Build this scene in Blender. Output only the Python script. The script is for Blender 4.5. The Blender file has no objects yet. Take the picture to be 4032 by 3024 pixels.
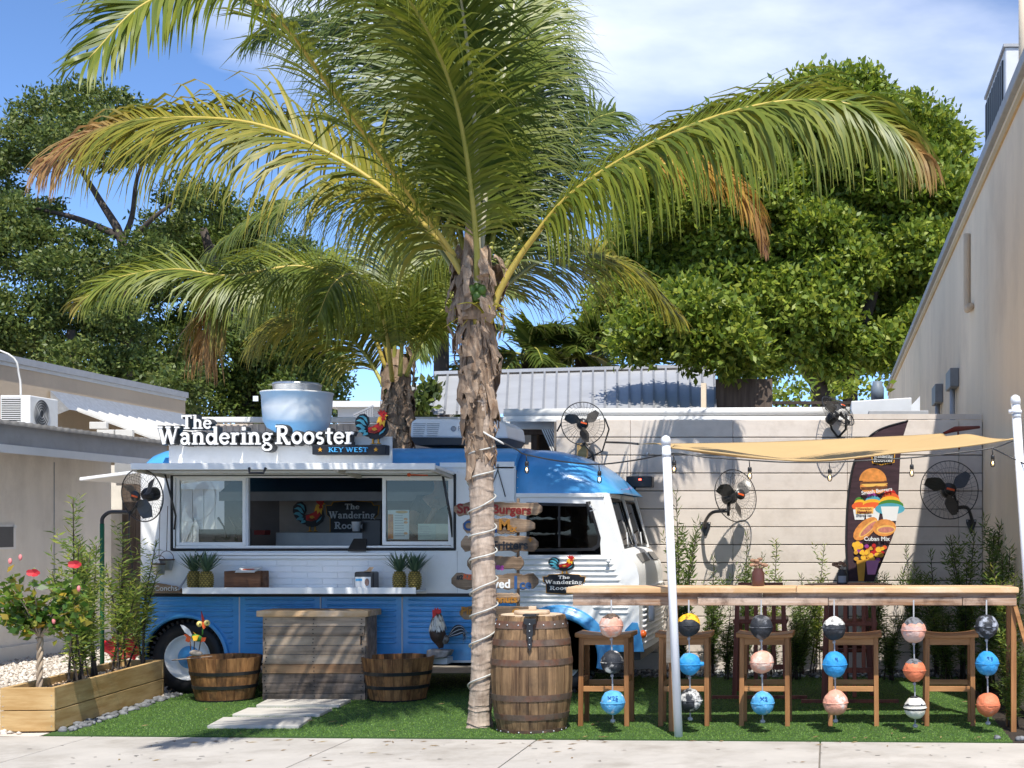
import bpy, bmesh, math, random
import numpy as np
from mathutils import Vector, Matrix, Euler
random.seed(7); rng = np.random.default_rng(11)
sc = bpy.context.scene
COL = sc.collection

# ------------------------------------------------------------------ camera
FP = 5742.0; U0 = 3263.0; V0 = 2076.0; EYE = 1.52      # focal length, vanishing point (4032 px wide frame), eye height
cd = bpy.data.cameras.new('camera'); cam = bpy.data.objects.new('camera', cd); COL.objects.link(cam)
cam.location = (0, 0, EYE); cam.rotation_euler = (math.radians(90), 0, 0)
cd.sensor_width = 36; cd.lens = 36 * FP / 4032
cd.shift_x = (2016 - U0) / 4032; cd.shift_y = (V0 - 1512) / 4032
cd.clip_start = .1; cd.clip_end = 2000
sc.camera = cam
# ------------------------------------------------------------------ light
SUN = Vector((-.165, .58, -1)).normalized()            # the way sunlight travels
w = bpy.data.worlds.new('World'); sc.world = w; w.use_nodes = True
nt = w.node_tree; N = nt.nodes; L = nt.links
for n in list(N): N.remove(n)
out = N.new('ShaderNodeOutputWorld'); bg = N.new('ShaderNodeBackground'); L.new(bg.outputs[0], out.inputs[0])
sky = N.new('ShaderNodeTexSky'); sky.sky_type = 'NISHITA'; sky.sun_disc = False
sky.sun_elevation = math.asin(-SUN.z); sky.sun_rotation = math.atan2(-SUN.x, -SUN.y)
sky.altitude = 3000; sky.air_density = .6; sky.dust_density = 0; sky.ozone_density = 2.0
tc = N.new('ShaderNodeTexCoord'); mp = N.new('ShaderNodeMapping'); mp.inputs['Scale'].default_value = (1.1, 1.1, 3.2)
mp.inputs['Rotation'].default_value = (.1, .12, .5); mp.inputs['Location'].default_value = (-1.4, .9, .4)
L.new(tc.outputs['Generated'], mp.inputs[0])
nz = N.new('ShaderNodeTexNoise'); nz.inputs['Scale'].default_value = 1.7; nz.inputs['Detail'].default_value = 7; nz.inputs['Roughness'].default_value = .52
L.new(mp.outputs[0], nz.inputs['Vector'])
cr = N.new('ShaderNodeValToRGB'); cr.color_ramp.elements[0].position = .49; cr.color_ramp.elements[1].position = .72
cr.color_ramp.elements[1].color = (.8, .8, .8, 1)
L.new(nz.outputs['Fac'], cr.inputs[0])
mx = N.new('ShaderNodeMix'); mx.data_type = 'RGBA'; L.new(cr.outputs[0], mx.inputs['Factor'])
hs = N.new('ShaderNodeHueSaturation'); hs.inputs['Saturation'].default_value = 1.08; hs.inputs['Value'].default_value = .82
L.new(sky.outputs[0], hs.inputs['Color']); L.new(hs.outputs[0], mx.inputs['A']); mx.inputs['B'].default_value = (3.9, 4.1, 4.5, 1)
L.new(mx.outputs['Result'], bg.inputs[0]); bg.inputs[1].default_value = .15
sd = bpy.data.lights.new('sun', 'SUN'); sd.energy = 2.6; sd.angle = math.radians(.55); sd.color = (1, .955, .87)
so = bpy.data.objects.new('sun', sd); COL.objects.link(so); so.rotation_euler = SUN.to_track_quat('-Z', 'Y').to_euler(); so.location = (5, -10, 20)
vs = sc.view_settings; vs.view_transform = 'Standard'; vs.look = 'None'; vs.exposure = 1.27; vs.gamma = 1; vs.use_curve_mapping = False

# ------------------------------------------------------------------ helpers
def P(u, v, Y): return Vector(((u - U0) / FP * Y, Y, EYE - (v - V0) / FP * Y))
def GY(v): return EYE * FP / (v - V0)                  # distance of a ground point seen at row v
def G(u, v): return P(u, v, GY(v))
WL = {}
def wl(o): return WL.get(o.name, Vector((0, 0, 0)))
def tag(o, label=None, cat=None, group=None, kind=None):
    if label: o['label'] = label
    if cat: o['category'] = cat
    if group: o['group'] = group
    if kind: o['kind'] = kind
    return o
def thing(name, label, cat, loc, group=None):
    o = bpy.data.objects.new(name, None); COL.objects.link(o); o.location = loc; o.empty_display_size = .1
    WL[o.name] = Vector(loc); return tag(o, label, cat, group)
def meshobj(name, me, parent, loc):
    o = bpy.data.objects.new(name, me); COL.objects.link(o)
    if parent: o.parent = parent; o.location = Vector(loc) - wl(parent)
    else: o.location = loc
    WL[o.name] = Vector(loc); return o
def npmesh(name, V, F, mats, parent=None, smooth=False, loop=4, attr=None):
    """quads (or tris) from numpy arrays"""
    V = np.asarray(V, dtype=np.float32); F = np.asarray(F, dtype=np.int32)
    o = V.mean(0); me = bpy.data.meshes.new(name); V = V - o
    me.vertices.add(len(V)); me.vertices.foreach_set('co', V.ravel())
    me.loops.add(F.size); me.loops.foreach_set('vertex_index', F.ravel())
    me.polygons.add(len(F)); me.polygons.foreach_set('loop_start', np.arange(0, F.size, loop, dtype=np.int32))
    me.polygons.foreach_set('loop_total', np.full(len(F), loop, dtype=np.int32))
    if smooth: me.polygons.foreach_set('use_smooth', np.ones(len(F), dtype=bool))
    for m in (mats if isinstance(mats, (list, tuple)) else [mats]): me.materials.append(m)
    if attr is not None:
        a = me.attributes.new('dry', 'FLOAT', 'POINT'); a.data.foreach_set('value', np.asarray(attr, dtype=np.float32))
    me.update(calc_edges=True); me.validate()
    return meshobj(name, me, parent, Vector([float(x) for x in o]))
class MB:
    def __init__(s): s.v = []; s.f = []; s.m = []; s.sm = []; s.k = 0; s.smooth = False
    def add(s, vs, fs):
        b = len(s.v); s.v += [Vector(x) for x in vs]
        for f in fs: s.f.append([b + i for i in f]); s.m.append(s.k); s.sm.append(s.smooth)
        return s
    def box(s, c, d, R=None):
        c = Vector(c); h = Vector(d) / 2
        pts = [Vector((x * h.x, y * h.y, z * h.z)) for z in (-1, 1) for y in (-1, 1) for x in (-1, 1)]
        if R is not None: pts = [R @ p for p in pts]
        return s.add([c + p for p in pts], [(0, 2, 3, 1), (4, 5, 7, 6), (0, 1, 5, 4), (2, 6, 7, 3), (0, 4, 6, 2), (1, 3, 7, 5)])
    def bx(s, x0, x1, y0, y1, z0, z1): return s.box(((x0 + x1) / 2, (y0 + y1) / 2, (z0 + z1) / 2), (abs(x1 - x0), abs(y1 - y0), abs(z1 - z0)))
    def beam(s, a, b, w, h, up=(0, 0, 1)):
        a = Vector(a); b = Vector(b); x = (b - a); ln = x.length; x.normalize(); up = Vector(up)
        if abs(x.dot(up)) > .98: up = Vector((0, 1, 0))
        y = up.cross(x).normalized(); z = x.cross(y)
        return s.box((a + b) / 2, (ln, w, h), Matrix((x, y, z)).transposed())
    def tube(s, pts, r, n=8, cap=True, closed=False, flat=1.0):
        pts = [Vector(p) for p in pts]; k = len(pts); rs = r if isinstance(r, (list, tuple)) else [r] * k
        T = [(pts[(i + 1) % k] - pts[i - 1] if closed else pts[min(i + 1, k - 1)] - pts[max(i - 1, 0)]).normalized() for i in range(k)]
        up = Vector((0, 0, 1)) if abs(T[0].z) < .9 else Vector((1, 0, 0)); u = T[0].cross(up).normalized(); vs = []
        for i in range(k):
            u = (u - T[i] * u.dot(T[i])); u.normalize(); w_ = T[i].cross(u)
            for j in range(n):
                a = 2 * math.pi * j / n; vs.append(pts[i] + (u * math.cos(a) + w_ * math.sin(a) * flat) * rs[i])
        fs = []
        for i in range(k if closed else k - 1):
            a = i * n; b = ((i + 1) % k) * n
            for j in range(n): fs.append((a + j, a + (j + 1) % n, b + (j + 1) % n, b + j))
        if cap and not closed: fs.append(tuple(range(n - 1, -1, -1))); fs.append(tuple((k - 1) * n + j for j in range(n)))
        o = s.smooth; s.smooth = True; s.add(vs, fs); s.smooth = o; return s
    def lathe(s, prof, c=(0, 0, 0), n=24, R=None, a0=0, a1=2 * math.pi, smooth=True):
        c = Vector(c); full = abs(a1 - a0 - 2 * math.pi) < 1e-6; m = n if full else n + 1; vs = []
        for i in range(m):
            a = a0 + (a1 - a0) * i / n
            for r, z in prof:
                p = Vector((r * math.cos(a), r * math.sin(a), z)); vs.append(c + (R @ p if R is not None else p))
        k = len(prof); fs = []
        for i in range(n):
            for j in range(k - 1):
                a = i * k + j; b = ((i + 1) % m) * k + j; fs.append((a, b, b + 1, a + 1))
        o = s.smooth; s.smooth = smooth; s.add(vs, fs); s.smooth = o; return s
    def prism(s, poly, y0, y1, fr=None):
        """poly in (x, z), extruded along y; fr maps (x, y, z) to a point"""
        fr = fr or (lambda x, y, z: Vector((x, y, z))); n = len(poly)
        ar = sum(poly[i][0] * poly[(i + 1) % n][1] - poly[(i + 1) % n][0] * poly[i][1] for i in range(n))
        if ar < 0: poly = poly[::-1]
        vs = [fr(x, y0, z) for x, z in poly] + [fr(x, y1, z) for x, z in poly]
        return s.add(vs, [tuple(range(n)), tuple(range(2 * n - 1, n - 1, -1))] + [(i, i + n, (i + 1) % n + n, (i + 1) % n) for i in range(n)])
    def ell(s, c, r, nu=16, nv=10, R=None, warp=None):
        c = Vector(c); r = r if isinstance(r, (tuple, list)) else (r, r, r); vs = []; fs = []
        for j in range(nv + 1):
            t = math.pi * j / nv
            for i in range(nu):
                a = 2 * math.pi * i / nu; p = Vector((r[0] * math.sin(t) * math.cos(a), r[1] * math.sin(t) * math.sin(a), r[2] * math.cos(t)))
                if warp: p = p * warp(p)
                vs.append(c + (R @ p if R is not None else p))
        for j in range(nv):
            for i in range(nu): fs.append((j * nu + i, (j + 1) * nu + i, (j + 1) * nu + (i + 1) % nu, j * nu + (i + 1) % nu))
        o = s.smooth; s.smooth = True; s.add(vs, fs); s.smooth = o; return s
    def build(s, name, mats, parent=None, bev=0, origin=None, seg=2):
        me = bpy.data.meshes.new(name); mats = mats if isinstance(mats, (list, tuple)) else [mats]
        if origin is None:
            lo = Vector([min(p[i] for p in s.v) for i in range(3)]); hi = Vector([max(p[i] for p in s.v) for i in range(3)]); origin = (lo + hi) / 2
        origin = Vector(origin)
        me.from_pydata([p - origin for p in s.v], [], s.f)
        for m in mats: me.materials.append(m)
        me.polygons.foreach_set('material_index', s.m); me.polygons.foreach_set('use_smooth', s.sm)
        me.validate(); me.update()
        bm = bmesh.new(); bm.from_mesh(me); bmesh.ops.remove_doubles(bm, verts=bm.verts, dist=1e-6); bmesh.ops.recalc_face_normals(bm, faces=bm.faces); bm.to_mesh(me); bm.free()
        o = meshobj(name, me, parent, origin)
        if bev:
            b = o.modifiers.new('bevel', 'BEVEL'); b.width = bev; b.segments = seg; b.limit_method = 'ANGLE'; b.angle_limit = math.radians(40); b.harden_normals = False
        return o
def copy_tree(o, parent=None):
    c = o.copy(); COL.objects.link(c); c.parent = parent
    for ch in list(o.children): copy_tree(ch, c)
    return c
def rotm(rx=0, ry=0, rz=0): return Euler((rx, ry, rz)).to_matrix()
def spline(pts, n):
    pts = [Vector(p) for p in pts]; q = [pts[0] * 2 - pts[1]] + pts + [pts[-1] * 2 - pts[-2]]; o = []
    k = len(pts) - 1
    for i in range(n + 1):
        t = k * i / n; j = min(int(t), k - 1); t -= j; a, b, c, d = q[j:j + 4]
        o.append(.5 * ((2 * b) + (c - a) * t + (2 * a - 5 * b + 4 * c - d) * t * t + (3 * b - a - 3 * c + d) * t ** 3))
    return o

# ------------------------------------------------------------------ materials
def srgb(r, g, b):
    f = lambda c: c / 12.92 if c <= .04045 else ((c + .055) / 1.055) ** 2.4
    return (f(r / 255), f(g / 255), f(b / 255))
def M(name, col, rough=.6, metal=0, var=.12, scale=6, bump=0, bscale=None, stretch=(1, 1, 1), col2=None, spec=.4, rnd=0, coat=0, detail=6, dirt=None, dscale=1.5, damt=.5, lo=.3, hi=.7):
    m = bpy.data.materials.new(name); m.use_nodes = True; t = m.node_tree; n = t.nodes; l = t.links; b = n['Principled BSDF']
    b.inputs['Roughness'].default_value = rough; b.inputs['Metallic'].default_value = metal; b.inputs['Specular IOR Level'].default_value = spec
    b.inputs['Coat Weight'].default_value = coat; b.inputs['Coat Roughness'].default_value = .12
    tcn = n.new('ShaderNodeTexCoord'); oi = n.new('ShaderNodeObjectInfo'); ad = n.new('ShaderNodeVectorMath'); ad.operation = 'ADD'
    ml = n.new('ShaderNodeMath'); ml.operation = 'MULTIPLY'; ml.inputs[1].default_value = 37
    l.new(oi.outputs['Random'], ml.inputs[0]); l.new(tcn.outputs['Object'], ad.inputs[0]); l.new(ml.outputs[0], ad.inputs[1])
    mpn = n.new('ShaderNodeMapping'); mpn.inputs['Scale'].default_value = stretch; l.new(ad.outputs[0], mpn.inputs[0])
    no = n.new('ShaderNodeTexNoise'); no.inputs['Scale'].default_value = scale; no.inputs['Detail'].default_value = detail; no.inputs['Roughness'].default_value = .62
    l.new(mpn.outputs[0], no.inputs['Vector'])
    r = n.new('ShaderNodeValToRGB'); c2 = col2 or tuple(min(1, c * (1 + var)) for c in col); c1 = tuple(c * (1 - var) for c in col) if not col2 else col
    r.color_ramp.elements[0].color = (*c1, 1); r.color_ramp.elements[1].color = (*c2, 1); r.color_ramp.elements[0].position = lo; r.color_ramp.elements[1].position = hi
    l.new(no.outputs['Fac'], r.inputs[0]); last = r.outputs[0]
    if dirt:
        n2 = n.new('ShaderNodeTexNoise'); n2.inputs['Scale'].default_value = dscale; n2.inputs['Detail'].default_value = 8; n2.inputs['Roughness'].default_value = .7; l.new(ad.outputs[0], n2.inputs['Vector'])
        r2 = n.new('ShaderNodeValToRGB'); r2.color_ramp.elements[0].position = .48; r2.color_ramp.elements[1].position = .68; r2.color_ramp.elements[1].color = (damt, damt, damt, 1)
        l.new(n2.outputs['Fac'], r2.inputs[0]); x = n.new('ShaderNodeMix'); x.data_type = 'RGBA'; l.new(r2.outputs[0], x.inputs['Factor']); l.new(last, x.inputs['A']); x.inputs['B'].default_value = (*dirt, 1); last = x.outputs['Result']
    if rnd:
        h = n.new('ShaderNodeHueSaturation'); mr = n.new('ShaderNodeMapRange'); mr.inputs['To Min'].default_value = 1 - rnd; mr.inputs['To Max'].default_value = 1 + rnd
        l.new(oi.outputs['Random'], mr.inputs[0]); l.new(mr.outputs[0], h.inputs['Value']); l.new(last, h.inputs['Color']); last = h.outputs[0]
    l.new(last, b.inputs['Base Color'])
    if bump:
        bn = n.new('ShaderNodeTexNoise'); bn.inputs['Scale'].default_value = bscale or scale * 4; bn.inputs['Detail'].default_value = 5; l.new(mpn.outputs[0], bn.inputs['Vector'])
        bp = n.new('ShaderNodeBump'); bp.inputs['Strength'].default_value = bump; bp.inputs['Distance'].default_value = .01; l.new(bn.outputs['Fac'], bp.inputs['Height']); l.new(bp.outputs[0], b.inputs['Normal'])
    return m
def leafmat(name, cols, rough=.42, trans=.3, tcol=None, dry=None, spec=.45):
    m = bpy.data.materials.new(name); m.use_nodes = True; t = m.node_tree; n = t.nodes; l = t.links; b = n['Principled BSDF']
    b.inputs['Roughness'].default_value = rough; b.inputs['Specular IOR Level'].default_value = spec
    g = n.new('ShaderNodeNewGeometry'); r = n.new('ShaderNodeValToRGB'); e = r.color_ramp.elements
    while len(e) < len(cols): e.new(.5)
    for i, c in enumerate(cols): e[i].position = i / (len(cols) - 1); e[i].color = (*c, 1)
    l.new(g.outputs['Random Per Island'], r.inputs[0]); last = r.outputs[0]
    if dry:
        a = n.new('ShaderNodeAttribute'); a.attribute_name = 'dry'; x = n.new('ShaderNodeMix'); x.data_type = 'RGBA'
        l.new(a.outputs['Fac'], x.inputs['Factor']); l.new(last, x.inputs['A']); x.inputs['B'].default_value = (*dry, 1); last = x.outputs['Result']
    l.new(last, b.inputs['Base Color'])
    tr = n.new('ShaderNodeBsdfTranslucent'); h = n.new('ShaderNodeHueSaturation'); h.inputs['Value'].default_value = 1.6; h.inputs['Hue'].default_value = .485; l.new(last, h.inputs['Color']); l.new(h.outputs[0], tr.inputs['Color'])
    ms = n.new('ShaderNodeMixShader'); ms.inputs[0].default_value = trans; l.new(b.outputs[0], ms.inputs[1]); l.new(tr.outputs[0], ms.inputs[2]); l.new(ms.outputs[0], n['Material Output'].inputs['Surface'])
    return m
def emis(name, col, s):
    m = bpy.data.materials.new(name); m.use_nodes = True; b = m.node_tree.nodes['Principled BSDF']; b.inputs['Base Color'].default_value = (*col, 1)
    b.inputs['Emission Color'].default_value = (*col, 1); b.inputs['Emission Strength'].default_value = s; return m
def glass(name, tint=(.8, .85, .85), fac=.75, rough=.02):
    m = bpy.data.materials.new(name); m.use_nodes = True; t = m.node_tree; n = t.nodes; l = t.links
    tr = n.new('ShaderNodeBsdfTransparent'); tr.inputs[0].default_value = (*tint, 1); gl = n.new('ShaderNodeBsdfGlossy'); gl.inputs['Roughness'].default_value = rough
    fr = n.new('ShaderNodeFresnel'); fr.inputs[0].default_value = 1.45; ms = n.new('ShaderNodeMixShader'); l.new(fr.outputs[0], ms.inputs[0]); l.new(tr.outputs[0], ms.inputs[1]); l.new(gl.outputs[0], ms.inputs[2])
    l.new(ms.outputs[0], n['Material Output'].inputs['Surface']); return m
m_white = M('white_paint', (.83, .83, .82), .38, var=.03, scale=3, spec=.5, dirt=(.55, .52, .47), dscale=3, damt=.28)
m_offw = M('off_white', (.66, .65, .62), .5, var=.05)
m_blue = M('blue_paint', srgb(78, 160, 220), .32, var=.05, scale=2, spec=.5, coat=.25, dirt=srgb(52, 112, 165), dscale=2.5, damt=.4)
m_black = M('black_rubber', (.012, .012, .014), .55, var=.3)
m_blackm = M('black_metal', (.02, .02, .022), .35, var=.2, spec=.5)
m_char = M('charcoal', (.035, .037, .042), .45)
m_steel = M('stainless', (.62, .64, .66), .32, metal=.9, var=.06, scale=3)
m_galv = M('galvanised', (.5, .52, .54), .45, metal=.7, var=.15, scale=18)
m_grey = M('grey_paint', (.36, .37, .39), .55, var=.1)
m_conc = M('concrete', (.44, .41, .375), .85, var=.1, scale=2.4, bump=.12, bscale=140, dirt=(.31, .28, .245), dscale=1.8, damt=.85)
m_paver = M('paver_stone', (.5, .47, .425), .85, var=.08, bump=.1, bscale=120)
m_turfb = M('turf_base', (.04, .09, .018), .9, var=.3, scale=60, bump=.4, bscale=200)
m_turf = leafmat('turf_blade', [(.075, .17, .022), (.125, .24, .036), (.2, .32, .065)], .5, .25)
m_board = M('fence_paint', (.69, .61, .54), .6, var=.05, scale=3, stretch=(.3, 1, 4), rnd=.05, dirt=(.42, .35, .29), dscale=3, damt=.42, bump=.06, bscale=60)
m_stucco = M('tan_stucco', (.62, .49, .35), .9, var=.08, scale=1.2, bump=.2, bscale=40, dirt=(.42, .33, .25), dscale=.7, damt=.4)
m_stuccow = M('cream_stucco', (.84, .705, .53), .9, var=.06, scale=1.2, stretch=(1.5, 1.5, .25), bump=.06, bscale=60, dirt=(.5, .4, .3), dscale=.5, damt=.4)
m_beige = M('beige_wall', (.82, .78, .715), .8, var=.1, scale=1.5, stretch=(1.5, 1.5, .35), bump=.1, bscale=30, dirt=(.4, .35, .3), dscale=.9, damt=.35)
m_fascia = M('grey_fascia', (.40, .40, .41), .7, var=.1, scale=2, dirt=(.25, .24, .23), damt=.5)
m_roofm = M('metal_roof', (.50, .505, .52), .42, metal=.35, var=.07, scale=2, dirt=(.3, .3, .32), damt=.3)
m_corr = M('corrugated', (.46, .44, .43), .45, metal=.3, var=.1, scale=2)
m_gutter = M('white_gutter', (.78, .78, .77), .5, var=.05, dirt=(.5, .48, .44), damt=.25)
def wood(name, c1, c2, rough=.7, ax=0, sc_=5, bump=.25, rnd=.18, dirt=None, damt=.6, dscale=3):
    st = [14, 14, 14]; st[ax] = 1
    return M(name, c1, rough, col2=c2, scale=sc_ / 4, stretch=tuple(st), bump=bump, bscale=sc_, rnd=rnd, dirt=dirt, damt=damt, dscale=dscale, spec=.3, detail=8, lo=.36, hi=.66)
w_planter = wood('planter_pine', (.40, .24, .09), (.58, .40, .19), ax=0, rnd=.08, bump=.12)
w_plantery = wood('planter_pine_long', (.40, .24, .09), (.58, .40, .19), ax=1, rnd=.08, bump=.12)
w_pallet = wood('pallet_wood', (.22, .155, .105), (.48, .37, .275), ax=0, rnd=.28, dirt=(.05, .04, .035), damt=.7)
w_tub = wood('tub_oak', (.11, .045, .016), (.42, .205, .075), ax=2, rnd=.25, dirt=(.03, .02, .015), damt=.75, dscale=5)
w_barrel = wood('barrel_oak', (.075, .04, .02), (.33, .205, .105), ax=2, rnd=.22, dirt=(.04, .028, .02), damt=.7, dscale=4)
w_lid = wood('barrel_lid', (.5, .36, .23), (.66, .52, .38), ax=0, rnd=.05)
w_teak = wood('stool_teak', (.20, .085, .03), (.40, .19, .075), ax=2, rnd=.12, bump=.1, rough=.5)
w_teakx = wood('stool_teak_x', (.26, .115, .04), (.50, .25, .10), ax=0, rnd=.1, bump=.1, rough=.5)
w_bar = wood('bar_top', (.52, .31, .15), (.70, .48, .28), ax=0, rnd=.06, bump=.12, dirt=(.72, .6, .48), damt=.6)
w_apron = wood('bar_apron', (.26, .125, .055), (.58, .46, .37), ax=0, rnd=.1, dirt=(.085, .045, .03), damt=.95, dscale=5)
w_drift = wood('driftwood', (.12, .075, .045), (.40, .28, .185), ax=0, rnd=.25, bump=.6, dirt=(.07, .045, .03), damt=.6, dscale=5)
w_red = wood('red_wood', (.13, .035, .022), (.24, .07, .04), ax=2, rnd=.1, bump=.05, rough=.5)
w_dark = wood('brown_board', (.10, .075, .06), (.17, .13, .105), ax=2, rnd=.15)
m_rust = M('rusty_hoop', (.12, .085, .065), .65, metal=.25, var=.35, scale=12, dirt=(.2, .06, .022), dscale=5, damt=.7)
m_trunk = M('palm_trunk', (.30, .225, .17), .85, col2=(.58, .47, .38), scale=4, stretch=(6, 6, 1.6), bump=.7, bscale=9, dirt=(.15, .1, .07), dscale=6, damt=.6)
m_sheath = M('palm_sheath', (.16, .095, .055), .9, col2=(.42, .31, .22), scale=6, stretch=(5, 5, 1), bump=.6, bscale=22, rnd=.3)
m_bark = M('bark', (.035, .027, .022), .9, col2=(.09, .07, .055), scale=5, bump=.5)
m_gravel = M('white_gravel', (.62, .55, .48), .9, rnd=.0, var=.2, scale=30)
m_pebble = M('river_pebble', (.15, .155, .165), .7, rnd=.45, var=.2, scale=8)
m_peanut = M('tan_pebble', (.62, .42, .25), .75, rnd=.3, var=.2, scale=20)
m_soil = M('soil', (.03, .022, .016), .95, var=.4, scale=30, bump=.5)
m_pole = M('white_pvc', (.74, .76, .8), .35, var=.03, dirt=(.5, .48, .44), damt=.2, dscale=3)
m_sail = M('sail_cloth', (.52, .355, .165), .85, var=.05, scale=2.5, bump=.15, bscale=160)
m_glass = glass('window_glass', (.86, .9, .88))
m_dglass = glass('dark_glass', (.22, .24, .25))
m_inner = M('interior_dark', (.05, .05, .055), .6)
m_redp = M('red', srgb(190, 35, 30), .5); m_yel = M('yellow', srgb(235, 180, 50), .5); m_orange = M('orange', srgb(225, 95, 45), .5)
m_teal = M('teal', srgb(80, 160, 180), .5); m_navy = M('near_black', (.012, .014, .02), .5); m_green = M('leaf_green_paint', srgb(70, 130, 50), .5)
m_purple = M('purple', srgb(150, 60, 140), .5); m_sky2 = M('sky_blue_paint', srgb(80, 170, 225), .5); m_bun = M('bun', srgb(215, 140, 70), .5, var=.3, scale=20); m_dkred = M('dark_red', srgb(120, 30, 25), .6)
m_ochre2 = M('worn_ochre', srgb(165, 112, 40), .7, var=.25, scale=30); m_blue2 = M('worn_blue', srgb(38, 78, 128), .7, var=.25, scale=30); m_ochre = M('ochre', srgb(205, 150, 50), .6); m_bluep = M('blue_letter', srgb(30, 90, 160), .6)
m_paper = M('paper', (.75, .75, .74), .7, var=.03); m_silver = M('silver', (.6, .62, .65), .4, var=.05)
# ------------------------------------------------------------------ ground, pavement, lawn
def slab(mb, poly, z0, z1):
    n = len(poly)
    mb.add([(x, y, z0) for x, y in poly] + [(x, y, z1) for x, y in poly], [tuple(range(n))[::-1], tuple(range(n, 2 * n))] + [(i, (i + 1) % n, (i + 1) % n + n, i + n) for i in range(n)])
    return mb
m_dirt = M('ground_sand', (.34, .30, .25), .95, var=.2, scale=8, bump=.3)
m_asph = M('asphalt', (.05, .05, .052), .9, var=.25, scale=60, bump=.3)
g = MB(); g.add([(-400, -300, -.05), (400, -300, -.05), (400, 900, -.05), (-400, 900, -.05)], [(0, 1, 2, 3)])
tag(g.build('ground', m_dirt), kind='structure')
EDGE = lambda x: 10.33 - .0486 * x
sw = MB(); slab(sw, [(-40, 4.6), (40, 4.6), (40, EDGE(40) + .0), (-40, EDGE(-40))], -.045, -.012)
sw = tag(sw.build('sidewalk', M('joint_dirt', (.2, .18, .155), .95, var=.2)), kind='structure')
js = [-9.2, -7.3, -5.35, -3.43, -2.09, -.06, 1.9, 3.8]
for a, b in zip(js, js[1:]):
    q = MB(); slab(q, [(a + .005, 7.2), (b - .005, 7.2), (b - .005, EDGE(b)), (a + .005, EDGE(a))], -.011, 0)
    q.build('concrete_slab', m_conc, sw, bev=.004)
q = MB()
for i in range(60):                                     # flattened gum spots and scuffs
    x = random.uniform(-5.5, 1.6); y = random.uniform(9.2, 10.2); r = random.uniform(.006, .02)
    q.add([(x + r * random.uniform(.7, 1.3) * math.cos(a * .785), y + r * random.uniform(.5, 1.) * math.sin(a * .785), .0015) for a in range(8)], [tuple(range(8))])
tag(q.build('gum_spots', M('gum', (.16, .15, .14), .9)), 'small dark gum spots flattened on the pale sidewalk', 'gum spots', kind='stuff')
rd = MB(); slab(rd, [(-60, -60), (60, -60), (60, 4.4), (-60, 4.4)], -.2, -.11 + .065)
tag(rd.build('road', m_asph), kind='structure')
kb = MB(); slab(kb, [(-40, 4.4), (40, 4.4), (40, 4.6), (-40, 4.6)], -.2, .0); tag(kb.build('kerb', m_conc), kind='structure')
LX0, LX1, LY1 = -5.72, 1.3, 15.15
lw = MB(); slab(lw, [(LX0, EDGE(LX0) + .012), (LX1, EDGE(LX1) + .012), (1.3, LY1), (-6.2, LY1), (-6.0, 13.1)], -.045, .006)
tag(lw.build('lawn', m_turfb), kind='structure')
nb = 150000
bx_ = rng.uniform(-6.1, LX1, nb); by_ = 10.3 + (rng.random(nb) ** 1.25) * 4.7
ok = (by_ > EDGE(bx_) + .02) & (bx_ > -5.70 - (by_ - 10.8) * .12 + .10); bx_ = bx_[ok]; by_ = by_[ok]; k = len(bx_)
h = rng.uniform(.009, .018, k); an = rng.uniform(0, 6.28, k); wd = .0035; lx = rng.normal(0, .012, k); ly = rng.normal(0, .012, k)
V = np.zeros((k, 3, 3)); V[:, 0] = np.stack([bx_ - wd * np.cos(an), by_ - wd * np.sin(an), np.full(k, .004)], 1); V[:, 1] = np.stack([bx_ + wd * np.cos(an), by_ + wd * np.sin(an), np.full(k, .004)], 1)
V[:, 2] = np.stack([bx_ + lx, by_ + ly, h], 1)
tag(npmesh('grass', V.reshape(-1, 3), np.arange(3 * k).reshape(-1, 3), m_turf, loop=3), 'short bright green artificial turf in front of the truck', 'grass', kind='stuff')
# three paving slabs leading to the pallet counter
for i, (q4, lab) in enumerate([(((815, 2872), (1177, 2872), (1228, 2838), (878, 2838)), 'pale stepping stone nearest the sidewalk'),
                               (((914, 2826), (1258, 2826), (1309, 2800), (975, 2800)), 'pale stepping stone in the middle of the three'),
                               (((1008, 2789), (1335, 2789), (1382, 2766), (1052, 2766)), 'pale stepping stone at the foot of the pallet counter')]):
    p = [G(*a) for a in q4]; s_ = MB(); slab(s_, [(a.x, a.y) for a in p], 0, .03); tag(s_.build('stepping_stone', m_paver, bev=.006), lab, 'stepping stone', 'stepping stones in the turf')
# white gravel left of the planter
def stones(name, xs, ys, zs, rs, mat, label, cat, parent=None):
    n = len(xs); o = np.array([(1, 0, 0), (0, 1, 0), (-1, 0, 0), (0, -1, 0), (0, 0, 1), (0, 0, -1)], float)
    f = np.array([(0, 1, 4), (1, 2, 4), (2, 3, 4), (3, 0, 4), (1, 0, 5), (2, 1, 5), (3, 2, 5), (0, 3, 5)])
    sc3 = rs[:, None, None] * rng.uniform(.6, 1.2, (n, 1, 3)) * np.array([1.1, 1.1, .75]); a = rng.uniform(0, 6.28, n); v = o[None] * sc3 + rng.normal(0, .12, (n, 6, 3)) * rs[:, None, None]
    x = v[..., 0] * np.cos(a)[:, None] - v[..., 1] * np.sin(a)[:, None]; y = v[..., 0] * np.sin(a)[:, None] + v[..., 1] * np.cos(a)[:, None]
    V = np.stack([x + xs[:, None], y + ys[:, None], v[..., 2] + zs[:, None]], -1); F = f[None] + 6 * np.arange(n)[:, None, None]
    o_ = npmesh(name, V.reshape(-1, 3), F.reshape(-1, 3), mat, parent, smooth=True, loop=3); return tag(o_, label, cat, kind='stuff')
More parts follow.
